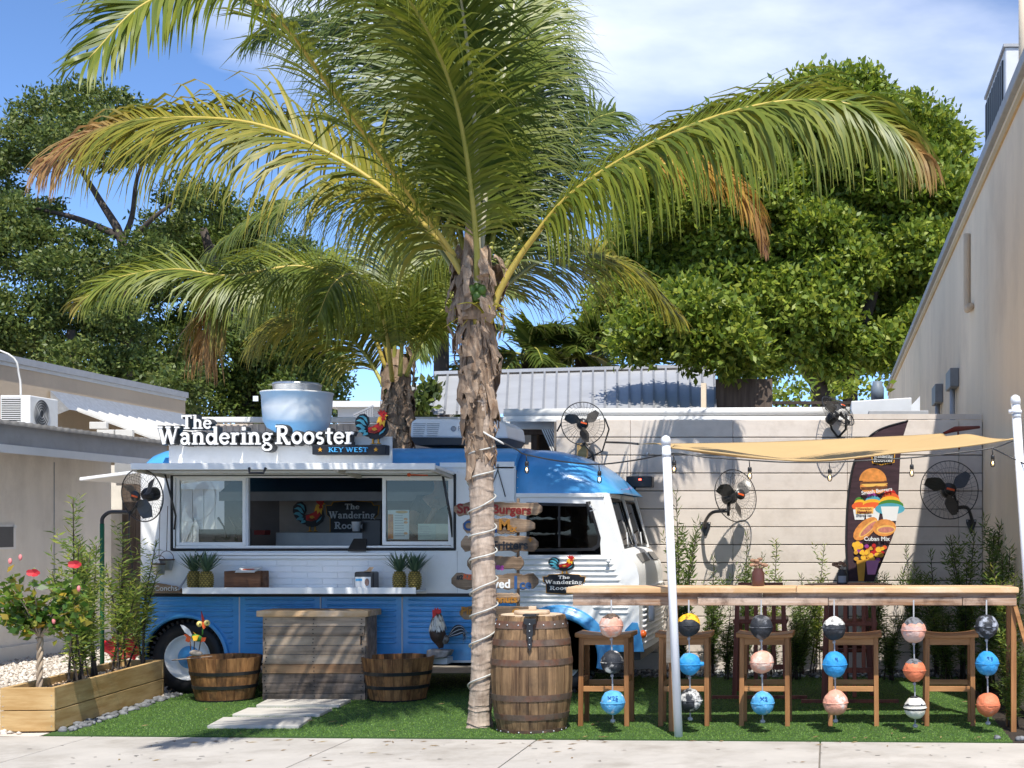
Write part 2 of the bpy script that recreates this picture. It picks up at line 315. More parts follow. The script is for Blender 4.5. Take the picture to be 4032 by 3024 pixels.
gb = MB(); slab(gb, [(-14, 9.9), (-5.75, 10.62), (-5.95, 13.1), (-6.2, 15.2), (-6.2, 20), (-14, 20)], -.045, .0); tag(gb.build('gravel_bed', m_gravel), kind='structure')
m_gravs = leafmat('gravel_stone', [(.38, .33, .28), (.6, .54, .47), (.74, .69, .62)], .9, 0.0)
n = 14000; xs = rng.uniform(-9.25, -5.9, n); ys = rng.uniform(10.7, 18.8, n); stones('gravel', xs, ys, rng.uniform(.0, .02, n), rng.uniform(.010, .03, n), m_gravs, 'loose white gravel beside the left building', 'gravel')

# ------------------------------------------------------------------ left building
LB = thing('left_building', 'low beige building with grey fascia at the left edge', 'building', (-10, 15, 0))
b = MB(); b.bx(-14, -9.3, 6, 18.9, -.05, 2.5); b.build('wall', m_beige, LB)
b = MB(); b.bx(-9.3, -9.24, 6, 18.88, .0, .17); b.build('plinth', m_offw, LB)
for a in range(6): 
    if a % 2: b = MB(); b.bx(-9.305, -9.292, 8 + a * 1.9, 8.012 + a * 1.9, .2, 2.3); b.build('wall_joint', m_grey, LB)
b = MB(); b.bx(-8.62, -8.6, 6, 18.95, 2.30, 2.60); b.build('fascia', m_fascia, LB)
b = MB(); b.bx(-8.598, -8.592, 6, 18.95, 2.298, 2.385); b.build('white_band', m_gutter, LB)
b = MB(); b.bx(-14, -8.62, 6, 18.95, 2.52, 2.58); b.build('soffit', M('soffit', (.12, .1, .09), .9), LB)
V = []; F = []; ny = 430
for i in range(ny):
    y = 6 + 13 * i / (ny - 1); z = .014 * math.sin(y * 2 * math.pi / .15)
    V += [(-8.54, y, 2.585), (-8.54, y, 2.625 + z), (-11.2, y, 2.64 + z)]
for i in range(ny - 1): F += [(3 * i, 3 * i + 3, 3 * i + 4, 3 * i + 1), (3 * i + 1, 3 * i + 4, 3 * i + 5, 3 * i + 2)]
npmesh('roof_sheet', V, F, M('old_roof_sheet', (.17, .165, .16), .7, var=.3, scale=3), LB, smooth=True)
b = MB(); b.bx(-10.9, -10.5, 8, 23.8, 2.4, 3.63); b.build('parapet', m_stucco, LB)
b = MB(); b.bx(-10.95, -10.46, 8, 23.83, 3.63, 3.72); b.build('parapet_cap', m_grey, LB)
b = MB(); b.bx(-10.497, -10.485, 8, 23.8, 3.58, 3.632); b.build('cap_drip', m_offw, LB)
b = MB(); b.add([(-10.47, 19.6, 3.36), (-10.47, 24.6, 3.36), (-10.2, 24.6, 3.10), (-10.2, 19.6, 3.10)], [(0, 1, 2, 3)]); b.add([(-10.46, 19.6, 3.35), (-10.2, 19.6, 3.1), (-10.46, 19.6, 3.0)], [(0, 1, 2)]); b.build('flashing', m_galv, LB)
rs = MB(); A = Vector((-10.21, 0, 3.11)); B = Vector((-8.3, 0, 2.40)); rs.add([A + Vector((0, 19.8, 0)), A + Vector((0, 26, 0)), B + Vector((0, 26, 0)), B + Vector((0, 19.8, 0))], [(0, 1, 2, 3)]); rs.build('lean_roof', m_corr, LB)
for i in range(21):
    y = 19.82 + i * .29; r_ = MB(); r_.beam(A + Vector((0, y, .012)), B + Vector((0, y, .012)), .035, .05); r_.build('roof_rib', m_offw, LB)
for r in range(3):
    for c in range(4):
        k_ = MB(); k_.bx(-10.0 + c * .25 + (r % 2) * .1, -9.77 + c * .25 + (r % 2) * .1, 19.72, 19.79, 2.64 + r * .105, 2.735 + r * .105)
        if 2.735 + r * .105 < 3.1 - (-9.9 + c * .25 + 10.2) * .36: k_.build('brick', m_offw, LB, bev=.006)
b = MB(); b.bx(-11.5, -8.0, 19.5, 19.6, 0, 2.35); b.build('rear_wall', m_beige, LB)
for i in range(4): b = MB(); x = -9.42 + i * .185; b.bx(x, x + .18, 19.44, 19.48, .0, 2.25); b.build('door_board', w_dark, LB)
b = MB(); b.bx(-9.5, -8.5, 19.4, 19.5, 2.25, 2.38); b.build('lintel', m_grey, LB)
# framed panel on the left wall
pn = MB(); pn.bx(-9.3, -9.285, 15.6, 16.66, 1.27, 1.55); pn.build('notice_frame', m_white, LB)
pn = MB(); pn.bx(-9.284, -9.279, 15.6, 16.60, 1.295, 1.525); pn.build('notice_panel', M('slate', (.1, .105, .115), .6), LB)
for y in (16.15, 16.6): pn = MB(); pn.bx(-9.278, -9.27, y, y + .05, 1.51, 1.545); pn.build('clip', m_white, LB)
# air conditioner on the eave
ac = thing('air_conditioner', 'white split air conditioner on the left building eave', 'air conditioner', (-9.45, 17.3, 2.64))
b = MB(); b.bx(-9.66, -9.31, 17.0, 17.62, 2.65, 3.06); b.build('casing', m_white, ac, bev=.012)
for i in range(16): b = MB(); z = 2.685 + i * .022; b.bx(-9.64, -9.42, 16.985, 16.999, z, z + .009); b.build('louvre', m_white, ac)
b = MB(); b.bx(-9.64, -9.42, 16.997, 17.0, 2.68, 3.03); b.build('louvre_back', m_char, ac)
b = MB(); R = rotm(0, math.pi / 2, 0)
for r in (.05, .08, .11, .14, .165): b.tube([(-9.302, 17.24 + r * math.cos(a * .2618), 2.86 + r * math.sin(a * .2618)) for a in range(24)], .004, 5, closed=True)
b.build('fan_grille', m_grey, ac); b = MB(); b.lathe([(0, .002), (.165, .002)], (-9.309, 17.24, 2.86), 24, R); b.build('fan_disc', m_char, ac)
b = MB(); b.tube(spline([(-9.5, 17.15, 3.06), (-9.52, 17.15, 3.3), (-9.62, 17.1, 3.55), (-10.3, 17.0, 3.74), (-10.6, 17, 3.74)], 20), .012, 6); b.build('hose', m_offw, ac)

# ------------------------------------------------------------------ right building
RB = thing('right_building', 'tall cream stucco building wall along the right edge', 'building', (1.9, 20, 0))
b = MB(); b.bx(1.613, 7, 11.3, 39.5, -.05, 5.25); b.build('wall', m_stuccow, RB)
b = MB(); b.bx(1.56, 7.05, 11.25, 39.55, 5.25, 5.36); b.build('roof_cap', m_grey, RB, bev=.01)
b = MB(); b.bx(1.592, 1.613, 11.3, 39.5, 5.08, 5.16); b.build('orange_band', M('orange_tone', (.6, .42, .22), .9), RB)  # thin orange strip running along the wall just below the roof cap
b = MB(); b.tube(spline([(1.575, 16.6, 4.86), (1.575, 16.6, 4.08), (1.575, 16.5, 4.0), (1.575, 16.15, 3.97)], 16), .04, 8); b.build('wall_pipe', m_stucco, RB)
for (u, v0, v1) in ((3700, 1520, 1592), (3760, 1460, 1532)):
    Y = 1.59 * FP / (u - U0); c = P(u, (v0 + v1) / 2, Y); h_ = (v1 - v0) / FP * Y
    b = MB(); b.bx(1.50, 1.612, Y - .35, Y + .35, c.z - h_ / 2, c.z + h_ / 2); bb = b.build('electrical_box', M('box_grey', (.2, .21, .22), .5), RB, bev=.01)
    b = MB(); b.tube([(1.56, Y, c.z - h_ / 2), (1.56, Y, 1.4)], .035, 8); b.build('conduit', m_grey, bb)
ra = thing('rooftop_air_conditioner', 'large grey air conditioner on the right building roof', 'air conditioner', (2.4, 15.5, 5.36))
b = MB(); b.bx(1.78, 3.2, 14.7, 16.5, 5.36, 6.36); b.build('casing', m_silver, ra, bev=.015)
for i in range(9): b = MB(); y = 14.86 + i * .185; b.bx(1.765, 1.78, y, y + .12, 5.45, 6.28); b.build('side_louvre', m_char, ra)
for i in range(22): b = MB(); z = 5.46 + i * .038; b.bx(1.92, 3.1, 14.682, 14.7, z, z + .026); b.build('front_louvre', M('dark_louvre', (.1, .1, .1), .5) if i == 0 else bpy.data.materials['dark_louvre'], ra)
b = MB(); b.bx(1.76, 3.22, 14.68, 16.52, 6.36, 6.39); b.build('top_cover', m_grey, ra)
b = MB(); b.tube([(1.9, 13.9, 5.36), (1.9, 13.9, 6.9)], .09, 12); b.build('vent_pipe', m_stuccow, RB)

# ------------------------------------------------------------------ board wall behind the bar
FY = 15.26; FT = 2.645; PT = .1874
fe = thing('board_wall', 'beige horizontal board wall behind the bar and truck', 'wall', (-.6, FY, 0))
b = MB(); b.bx(-2.88, 1.612, FY + .03, FY + .09, -.02, FT - .02); b.build('backing', M('gap_dark', (.22, .19, .165), .9), fe)
cuts = [(u - U0) / FP * FY for u in (2190, 2482, 2886, 3336, 3775, 3868)]
for r in range(14):
    z1 = FT - r * PT; z0 = z1 - PT + random.uniform(.0055, .0085)
    for a, c in zip(cuts, cuts[1:]):
        pr = random.uniform(0, .006); b = MB(); b.bx(a + .0015, c - .0015, FY - pr, FY + .028, max(0, z0) + random.uniform(0, .002), z1 - random.uniform(0, .002)); b.build('board', m_board, fe, bev=.005)
b = MB(); x = (3345 - U0) / FP * 15.2; b.bx(x, 1.6, FY - .004, FY + .03, FT + .006, FT + .06); b.build('cap_board', m_board, fe)
# building behind it: white gutter, low roofs
BB = thing('back_building', 'low building with white roof edge behind the board wall', 'building', (-1, 17, 0))
b = MB(); x0, x1 = (1985 - U0) / FP * 15.5, (3345 - U0) / FP * 15.5
b.tube([(x0, 15.50, 2.735), (x1, 15.50, 2.755)], .045, 10); b.bx(x0, x1, 15.47, 15.52, 2.655, 2.70); b.build('gutter', m_gutter, BB)
b = MB(); b.bx(x0, x1, 15.44, 15.465, 2.64, 2.668); b.build('gutter_lip', m_gutter, BB)
b = MB(); b.add([(x0, 15.56, 2.74), (x1, 15.56, 2.75), (x1, 17.5, 2.80), (x0, 17.5, 2.79)], [(0, 1, 2, 3)]); b.build('low_roof', m_roofm, BB)
b = MB(); b.bx(-7.4, -2.95, 17.2, 17.4, 0, 2.74); b.build('rear_wall', m_board, BB)
for i in range(58): b = MB(); x = -7.36 + i * .0765; b.bx(x, x + .028, 17.185, 17.2, 1.6, 2.73); b.build('corrugation', m_board, BB)
b = MB(); b.bx(-7.45, -2.9, 17.05, 17.15, 2.745, 2.81); b.build('roof_edge', m_gutter, BB, bev=.01)
# porch corner with brown beam and lattice
b = MB(); p0, p1 = P(1995, 1640, 15.9), P(2215, 1690, 15.9); b.bx(p0.x, p1.x, 15.85, 15.95, p1.z, p0.z); b.build('porch_fascia', m_gutter, BB)
b = MB(); p0, p1 = P(2015, 1685, 15.95), P(2052, 1790, 15.95); b.bx(p0.x, p1.x, 15.9, 16.0, p1.z - .5, p0.z); b.build('porch_post', m_gutter, BB)
b = MB(); p0, p1 = P(2052, 1688, 16.3), P(2205, 1712, 16.3); b.bx(p0.x, p1.x, 16.25, 16.35, p1.z, p0.z); b.build('porch_beam', w_dark, BB)
b = MB(); p0, p1 = P(2098, 1712, 16.4), P(2120, 1790, 16.4); b.bx(p0.x, p1.x, 16.3, 16.45, p1.z - .5, p0.z); b.build('porch_stud', w_dark, BB)
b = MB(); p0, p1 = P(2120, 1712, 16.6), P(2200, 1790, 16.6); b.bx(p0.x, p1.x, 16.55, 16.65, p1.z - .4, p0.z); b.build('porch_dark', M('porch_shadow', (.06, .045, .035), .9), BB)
lat = thing('lattice_panel', 'white wooden lattice behind the post fan', 'lattice', P(2215, 1790, 15.6))
for i in range(9):
    for s in (-1, 1):
        a = P(2180 + i * 9, 1790, 15.6); c = P(2180 + i * 9 + s * 45, 1690, 15.6); b = MB(); a.y = c.y = 15.6 + .006 * s; b.beam(a, c, .014, .008, (0, 1, 0)); b.build('lattice_slat', m_white, lat)
# grey metal boxes on the low roof by the right wall
bxs = thing('roof_duct_box', 'pale grey duct box on the low roof by the right wall', 'duct box', P(3470, 1645, 16.4))
b = MB(); p0, p1 = P(3352, 1572, 16.4), P(3590, 1652, 16.4); b.prism([(p0.x, p0.z - .02), (p1.x, p0.z + .02), (p1.x, p1.z), (p0.x, p1.z)], 16.4, 17.2); b.build('duct', m_silver, bxs, bev=.01)
b = MB(); p0, p1 = P(3418, 1622, 15.8), P(3652, 1655, 15.8); b.bx(p0.x, p1.x, 15.6, 16.2, p1.z, p0.z); b.build('hood', m_grey, bxs, bev=.008)
b = MB(); p0, p1 = P(3440, 1630, 15.58), P(3600, 1655, 15.58); b.bx(p0.x, p1.x, 15.585, 15.598, p1.z, p0.z); b.build('hood_slot', w_dark, bxs)
b = MB(); b.prism([(P(3586, 0, 16).x, P(0, 1598, 16).z), (P(3622, 0, 16).x, P(0, 1560, 16).z), (P(3622, 0, 16).x, P(0, 1650, 16).z), (P(3590, 0, 16).x, P(0, 1650, 16).z)], 15.98, 16.02); b.build('cowl', m_silver, bxs)
b = MB(); p = P(3455, 1550, 19); b.lathe([(0, .16), (.06, .16), (.07, .1), (.085, .08), (.085, -.1), (0, -.1)], p, 14); tag(b.build('roof_vent', M('vent_blue', (.16, .2, .25), .5)), 'small blue grey roof vent beyond the duct box', 'vent')
# standing seam roof further back
mr = thing('metal_roof_house', 'house with pale standing seam metal roof behind the truck', 'house', P(2260, 1700, 21))
a0, a1, a2, a3 = P(1702, 1632, 20), P(2818, 1622, 20), P(2812, 1448, 23), P(1716, 1478, 23)
b = MB(); b.add([a0, a1, a2, a3], [(0, 1, 2, 3)]); b.build('roof', m_roofm, mr)
for i in range(24):
    t = i / 23; p = a0.lerp(a1, t); q = a3.lerp(a2, t); b = MB(); b.beam(p + Vector((0, 0, .02)), q + Vector((0, 0, .02)), .03, .05); b.build('roof_seam', M('seam_grey', (.27, .275, .29), .5, metal=.3) if i == 0 else bpy.data.materials['seam_grey'], mr)
b = MB(); b.beam(a3 + Vector((0, 0, .03)), a2 + Vector((0, 0, .03)), .2, .05); b.build('ridge_cap', m_roofm, mr)
b = MB(); b.bx(a0.x + .1, a1.x - .1, 20.1, 23, 0, 3.0); b.build('wall', m_beige, mr)
b = MB(); p0, p1 = P(2818, 1492, 20.6), P(3040, 1640, 20.6); b.bx(p0.x, p1.x, 20.6, 20.75, 1.5, p0.z); b.build('brown_wall', w_dark, mr)
b = MB(); p0, p1 = P(2760, 1508, 19.6), P(2780, 1640, 19.6); b.bx(p0.x, p1.x, 19.6, 19.68, 1.5, p0.z); b.build('beige_post', m_stuccow, mr)
rl = thing('deck_railing', 'dark deck railing under the right tree', 'railing', P(3200, 1640, 24))
p0, p1 = P(3030, 1586, 24), P(3420, 1586, 24); b = MB(); b.beam(p0, p1, .06, .05); b.build('rail', m_bark, rl)
for i in range(16): p = p0.lerp(p1, i / 15); b = MB(); b.beam(p, p - Vector((0, 0, .6)), .03, .03); b.build('baluster', m_bark, rl)
fw = thing('far_white_house', 'far white flat roofed house with stair rail behind palm', 'house', P(1470, 1640, 30))
b = MB(); p0, p1 = P(1330, 1605, 30), P(1660, 1700, 30); b.bx(p0.x, p1.x, 30, 33, 0, p0.z); b.build('wall', m_gutter, fw)
b = MB(); b.bx(p0.x - .2, p1.x + .2, 29.8, 33.2, p0.z, p0.z + .12); b.build('roof_slab', m_gutter, fw)
for i in range(9): b = MB(); p = P(1395 + i * 9, 1632 - i * 4, 29.6); b.beam(p, p - Vector((0, 0, .35)), .02, .02); b.build('baluster', m_grey, fw)
b = MB(); b.beam(P(1392, 1634, 29.6), P(1470, 1598, 29.6), .03, .03); b.build('handrail', m_grey, fw)
fa = thing('rooftop_condenser', 'small beige condenser on the far white house roof', 'air conditioner', P(1640, 1575, 28))
b = MB(); p0, p1 = P(1615, 1515, 28), P(1668, 1572, 28); b.bx(p0.x, p1.x, 28, 28.4, p1.z, p0.z); b.build('casing', m_offw, fa, bev=.02)
for i in range(8): b = MB(); x = p0.x + .02 + i * .024; b.bx(x, x + .012, 27.985, 28, p1.z + .04, p0.z - .03); b.build('louvre', m_grey, fa)
# white gate behind the truck's open rear
gt = thing('white_gate', 'white plank gate with diagonal braces seen through the left window', 'gate', (-7.25, 16.6, 0))
for i in range(8): b = MB(); x = -7.75 + i * .128; b.bx(x, x + .122, 16.6, 16.63, .05, 2.0); b.build('plank', m_gutter, gt)
for a, c in (((-7.45, 1.05), (-7.22, 1.62)), ((-7.22, 1.62), (-6.95, 1.05)), ((-7.05, 1.02), (-6.9, 1.3))): b = MB(); b.beam((a[0], 16.58, a[1]), (c[0], 16.58, c[1]), .02, .035); b.build('brace', m_white, gt)
b = MB(); b.bx(-7.8, -6.7, 16.57, 16.6, 1.95, 2.07); b.build('top_rail', m_gutter, gt)
# ------------------------------------------------------------------ lettering
def arc(cx, cy, rx, ry, a0, a1, n=12): return [(cx + rx * math.cos(math.radians(a0 + (a1 - a0) * i / n)), cy + ry * math.sin(math.radians(a0 + (a1 - a0) * i / n))) for i in range(n + 1)]
K_, k_ = .2, .1
def ser(x, y, w=.36): return ([(x - w / 2, y), (x + w / 2, y)], .09)
GL = {
 'T': (.86, [([(.42, 0), (.42, .97)], K_), ([(.02, .93), (.82, .93)], .14), ser(.42, .045, .42), ([(.06, .72), (.06, .98)], .08), ([(.78, .72), (.78, .98)], .08)]),
 'h': (.82, [([(.2, 0), (.2, 1)], K_ * .95), ([(.2, .42)] + arc(.4, .4, .2, .22, 130, 0) + [(.6, 0)], K_ * .85), ser(.2, .045), ser(.62, .045), ([(.04, .955), (.2, .955)], .09)]),
 'e': (.68, [(arc(.34, .33, .25, .27, 5, 330, 18), K_ * .72), ([(.12, .35), (.6, .35)], .08)]),
 'W': (1.32, [([(.12, .97), (.38, .03)], K_), ([(.38, .03), (.64, .95)], k_), ([(.6, .97), (.88, .03)], K_), ([(.88, .03), (1.14, .97)], k_), ser(.12, .955, .34), ser(.62, .955, .3), ser(1.16, .955, .3)]),
 'a': (.72, [(arc(.29, .19, .17, .15, 60, 330, 14), K_ * .65), (arc(.3, .44, .2, .17, 165, 20, 10) + [(.5, .36), (.5, .1), (.62, .04)], K_ * .85)]),
 'n': (.84, [([(.2, 0), (.2, .66)], K_ * .95), ([(.2, .42)] + arc(.42, .4, .2, .22, 130, 0) + [(.62, 0)], K_ * .85), ser(.2, .045), ser(.64, .045), ([(.04, .615), (.2, .615)], .09)]),
 'd': (.82, [(arc(.33, .32, .22, .26, 30, 330, 18), K_ * .75), ([(.6, .0), (.6, 1)], K_ * .95), ([(.44, .955), (.6, .955)], .09), ([(.6, .045), (.78, .045)], .09)]),
 'r': (.6, [([(.2, 0), (.2, .66)], K_ * .95), ([(.2, .4)] + arc(.42, .38, .2, .22, 150, 55, 8), K_ * .7), ser(.2, .045, .4), ([(.04, .615), (.2, .615)], .09)]),
 'i': (.44, [([(.22, 0), (.22, .66)], K_), ([(.22, .78), (.22, .98)], .23), ser(.22, .045, .4), ([(.05, .615), (.2, .615)], .09)]),
 'g': (.74, [(arc(.32, .44, .2, .18, 0, 360, 18), K_ * .62), ([(.2, .28), (.14, .18), (.24, .09), (.48, .06)], .1), (arc(.34, -.14, .26, .16, 80, -250, 18), K_ * .55), ([(.48, .56), (.68, .6)], .1)]),
 'R': (.96, [([(.22, 0), (.22, 1)], K_), ([(.2, .935)] + arc(.46, .72, .22, .215, 90, -90) + [(.2, .505)], K_ * .72), ([(.44, .5), (.72, .04), (.92, .05)], K_ * .9), ser(.22, .045, .42), ([(.02, .955), (.2, .955)], .09)]),
 'o': (.72, [(arc(.36, .33, .25, .27, 0, 360, 20), K_ * .78)]),
 's': (.6, [(arc(.3, .46, .17, .14, 40, 250, 10) + arc(.3, .18, .18, .15, 70, -140, 10), K_ * .66)]),
 't': (.52, [([(.24, .86), (.24, .2)] + arc(.36, .18, .12, .13, 180, 300, 6), K_ * .85), ([(.04, .6), (.48, .6)], .11)]),
 'K': (.85, [([(.16, 0), (.16, 1)], .16), ([(.16, .42), (.7, .97)], .1), ([(.34, .58), (.74, .02)], .14), ser(.16, .04, .3), ser(.16, .96, .3), ser(.74, .04, .24), ser(.7, .96, .22)]),
 'E': (.76, [([(.16, 0), (.16, 1)], .16), ([(.1, .95), (.66, .95)], .1), ([(.1, .05), (.68, .05)], .1), ([(.16, .52), (.5, .52)], .09)]),
 'Y': (.82, [([(.08, .97), (.4, .45)], .15), ([(.74, .97), (.4, .45)], .1), ([(.4, .5), (.4, 0)], .16), ser(.4, .04, .3), ser(.08, .96, .24), ser(.74, .96, .24)]),
 'S': (.68, [(arc(.34, .73, .22, .22, 35, 255, 12) + arc(.34, .27, .24, .22, 75, -145, 12), .15)]), ' ': (.38, [])}
def stroke(mb, pts, w, y0, y1, fr):
    n = len(pts); L_, R_ = [], []
    for i in range(n):
        a = Vector(pts[max(i - 1, 0)]); b = Vector(pts[min(i + 1, n - 1)]); d = (b - a).normalized(); c = Vector((-d.y, d.x)) * w / 2; p = Vector(pts[i]); L_.append(p + c); R_.append(p - c)
    vs = [fr(p.x, y, p.y) for y in (y0, y1) for p in L_ + R_]; m = 2 * n; fs = []
    for i in range(n - 1):
        fs += [(i, n + i, n + i + 1, i + 1), (m + i, m + i + 1, m + n + i + 1, m + n + i), (i, i + 1, m + i + 1, m + i), (n + i, m + n + i, m + n + i + 1, n + i + 1)]
    fs += [(0, m, m + n, n), (n - 1, 2 * n - 1, m + 2 * n - 1, m + n - 1)]; mb.add(vs, fs)
def text_w(t): return sum(GL[c][0] for c in t)
def serif(parent, text, x, z, width, cap, y, depth, face, side=None, name='letter', one=False, gap=.0):
    """serif letters facing the camera; face material in front, darker return behind"""
    sx = width / text_w(text); mats = [face] + ([side] if side else []); cx = x; whole = MB()
    for c in text:
        adv, st = GL[c]
        if st:
            mb = whole if one else MB()
            for i, (pts, w_) in enumerate(st):
                fr = lambda a, b, d: Vector((cx + a * sx, b, z + d * cap)); q = i * .0009
                mb.k = 0; stroke(mb, pts, w_, y - .006 - q, y + .004 + q, fr)
                if side: mb.k = 1; stroke(mb, pts, w_ + .12, y + .005 + q, y + depth + q, fr)
            if not one: mb.build(name, mats, parent)
        cx += adv * sx
    if one: return whole.build(name, mats, parent)
def plain(name, text, p, size, mat, parent, bold=.02, rot=0, align='CENTER', ext=.002, squeeze=1.0):
    """built-in sans letters turned into a mesh standing upright towards the camera"""
    cu = bpy.data.curves.new(name, 'FONT'); cu.body = text; cu.size = size; cu.offset = bold * size; cu.extrude = ext; cu.align_x = align; cu.align_y = 'CENTER'; cu.resolution_u = 3
    o = bpy.data.objects.new(name + '_c', cu); COL.objects.link(o); dg = bpy.context.evaluated_depsgraph_get(); dg.update()
    me = bpy.data.meshes.new_from_object(o.evaluated_get(dg)); bpy.data.objects.remove(o); bpy.data.curves.remove(cu)
    R = rotm(math.pi / 2, 0, 0).to_4x4(); me.transform(Matrix.Rotation(rot, 4, 'Y') @ R @ Matrix.Diagonal((squeeze, 1, 1, 1))); me.materials.clear(); me.materials.append(mat); me.name = name
    return meshobj(name, me, parent, p)
# a rooster drawn as flat layered pieces, unit height, facing right
def rooster(parent, x0, z0, w_, h_, y, name='rooster_emblem', dark=None, th=.003):
    dark = dark or m_navy; mats = [dark, m_redp, m_yel, m_teal, m_ochre, m_dkred]; mb = MB(); fr = lambda a, b, c: Vector((x0 + a * w_, b, z0 + c * h_))
    def pc(k, poly, lay): mb.k = k; mb.prism(poly, y - (lay + 1) * th, y - lay * th + .0004, fr)
    pc(0, [(.42, .16), (.55, .12), (.74, .16), (.92, .3), (.97, .45), (.93, .62), (.86, .78), (.7, .6), (.5, .52), (.36, .5), (.34, .3)], 0)
    pc(0, [(.36, .5), (.42, .62), (.4, .78), (.28, .9), (.14, .88), (.02, .76), (.0, .6), (.06, .44), (.16, .34), (.3, .22), (.42, .2), (.46, .36)], 0.2)
    pc(0, [(.5, .18), (.5, .0), (.44, -.02), (.62, -.02), (.55, .02), (.55, .18)], 0.4); pc(4, [(.5, .14), (.5, .02), (.42, 0), (.6, 0), (.54, .03), (.54, .14)], 1.1)
    pc(0, [(.64, .18), (.66, .0), (.6, -.02), (.78, -.02), (.71, .02), (.7, .18)], 0.6); pc(4, [(.66, .14), (.66, .02), (.6, 0), (.77, 0), (.7, .03), (.7, .14)], 1.3)
    for i, pts in enumerate([[(.38, .6), (.34, .78), (.24, .84), (.12, .82), (.24, .78), (.32, .68)], [(.34, .54), (.26, .7), (.16, .74), (.04, .68), (.16, .66), (.26, .56)], [(.32, .46), (.2, .58), (.1, .58), (.03, .52), (.14, .5), (.24, .42)], [(.34, .4), (.22, .44), (.14, .4), (.11, .34), (.2, .34), (.32, .32)], [(.38, .34), (.28, .32), (.24, .24), (.32, .25), (.4, .28)]]): pc(3, pts, 1.5 + i * .15)
    pc(1, [(.4, .48), (.5, .5), (.66, .58), (.78, .72), (.84, .5), (.74, .36), (.58, .3), (.42, .34)], 2.4); pc(5, [(.44, .36), (.58, .3), (.7, .35), (.64, .4), (.5, .4)], 2.9)
    pc(4, [(.52, .46), (.62, .48), (.68, .42), (.6, .38), (.54, .4)], 3.3)
    pc(2, [(.72, .8), (.66, .6), (.74, .64), (.76, .52), (.82, .6), (.88, .5), (.9, .64), (.94, .76), (.86, .84)], 3.6); pc(1, [(.8, .74), (.84, .64), (.88, .74), (.86, .8)], 4.1)
    pc(1, [(.74, .86), (.7, .96), (.77, .94), (.79, 1.02), (.84, .95), (.89, 1.0), (.92, .93), (.97, .92), (.95, .84), (.9, .78), (.93, .68), (.87, .7), (.84, .78)], 4.4); pc(2, [(.94, .86), (1.02, .83), (.94, .8)], 4.8)
    pc(0, [(.86, .87), (.89, .87), (.89, .84), (.86, .84)], 5.0); pc(3, [(.72, .26), (.84, .34), (.9, .46), (.84, .4), (.74, .32)], 2.6)
    return mb.build(name, mats, parent)
def plaque(parent, x0, z0, w_, h_, y, txt, name='logo_plaque', th=.004):
    mb = MB(); fr = lambda a, b, c: Vector((x0 + a * w_, b, z0 + c * h_))
    sh = [(.0, .86), (.1, .86), (.14, .96), (.5, 1.0), (.86, .96), (.9, .86), (1, .86), (.98, .6), (.92, .52), (.92, .06), (.5, 0), (.08, .06), (.08, .52), (.02, .6)]
    mb.prism(sh, y - th, y, fr); mb.k = 1; mb.prism([(.5 + (a - .5) * 1.03, .5 + (b - .5) * 1.05) for a, b in sh], y - th + .0015, y + .002, fr)
    o = mb.build(name, [m_navy, m_ochre], parent)
    for s, a, b, ww, cap in (('The', .36, .76, .28, .16), ('Wandering', .06, .5, .88, .2), ('Rooster', .16, .2, .68, .2)):
        serif(parent, s, x0 + a * w_, z0 + b * h_, ww * w_, cap * h_, y - th - .002, .003, txt, one=True, name='logo_text')
    return o

# ------------------------------------------------------------------ food truck
TS = 13.2 / FP; TX = lambda u: (u - U0) * TS; TZ = lambda v: EYE - (v - V0) * TS
SY, BY = 13.2, 15.1
TR = thing('food_truck', 'vintage blue and white food truck with serving window', 'food truck', (-4, 14.1, 0))
def tb(name, u0, u1, v0, v1, y0, y1, mat, bev=0, parent=None): b = MB(); b.bx(TX(u0), TX(u1), y0, y1, TZ(v1), TZ(v0)); return b.build(name, mat, parent or TR, bev=bev)
# white upper side, cut round the serving window
XR = TX(548)
b = MB(); b.bx(TX(566), TX(672), SY, SY + .04, TZ(2336), TZ(1835)); b.build('side_panel', m_white, TR)
b = MB(); b.lathe([(.045, TZ(2336)), (.045, TZ(1835))], (TX(566), SY + .045, 0), 8, a0=math.pi, a1=1.5 * math.pi); b.build('rear_corner', m_white, TR)
b = MB(); b.bx(TX(672), TX(1796), SY, SY + .04, TZ(2336), TZ(2166)); b.build('side_panel', m_white, TR)
b = MB(); b.bx(TX(672), TX(1796), SY, SY + .04, TZ(1866), TZ(1835)); b.build('side_panel', m_white, TR)
b = MB(); b.bx(TX(1796), TX(1955), SY, SY + .04, TZ(2336), TZ(1835)); b.build('side_panel', m_white, TR)
b = MB(); b.bx(TX(1956), TX(2030), SY, SY + .04, TZ(2336), TZ(1835)); b.build('side_panel', m_white, TR)
tb('hatch_door', 1950, 2026, 1818, 1976, SY - .012, SY - .001, m_white, .004)
b = MB(); b.tube([(TX(1962), SY - .02, TZ(1828)), (TX(1962), SY - .02, TZ(1850)), (TX(1944), SY - .02, TZ(1900))], .004, 5); b.tube([(TX(1962), SY - .02, TZ(1850)), (TX(1992), SY - .02, TZ(1956))], .004, 5); b.build('hatch_cord', m_char, TR)
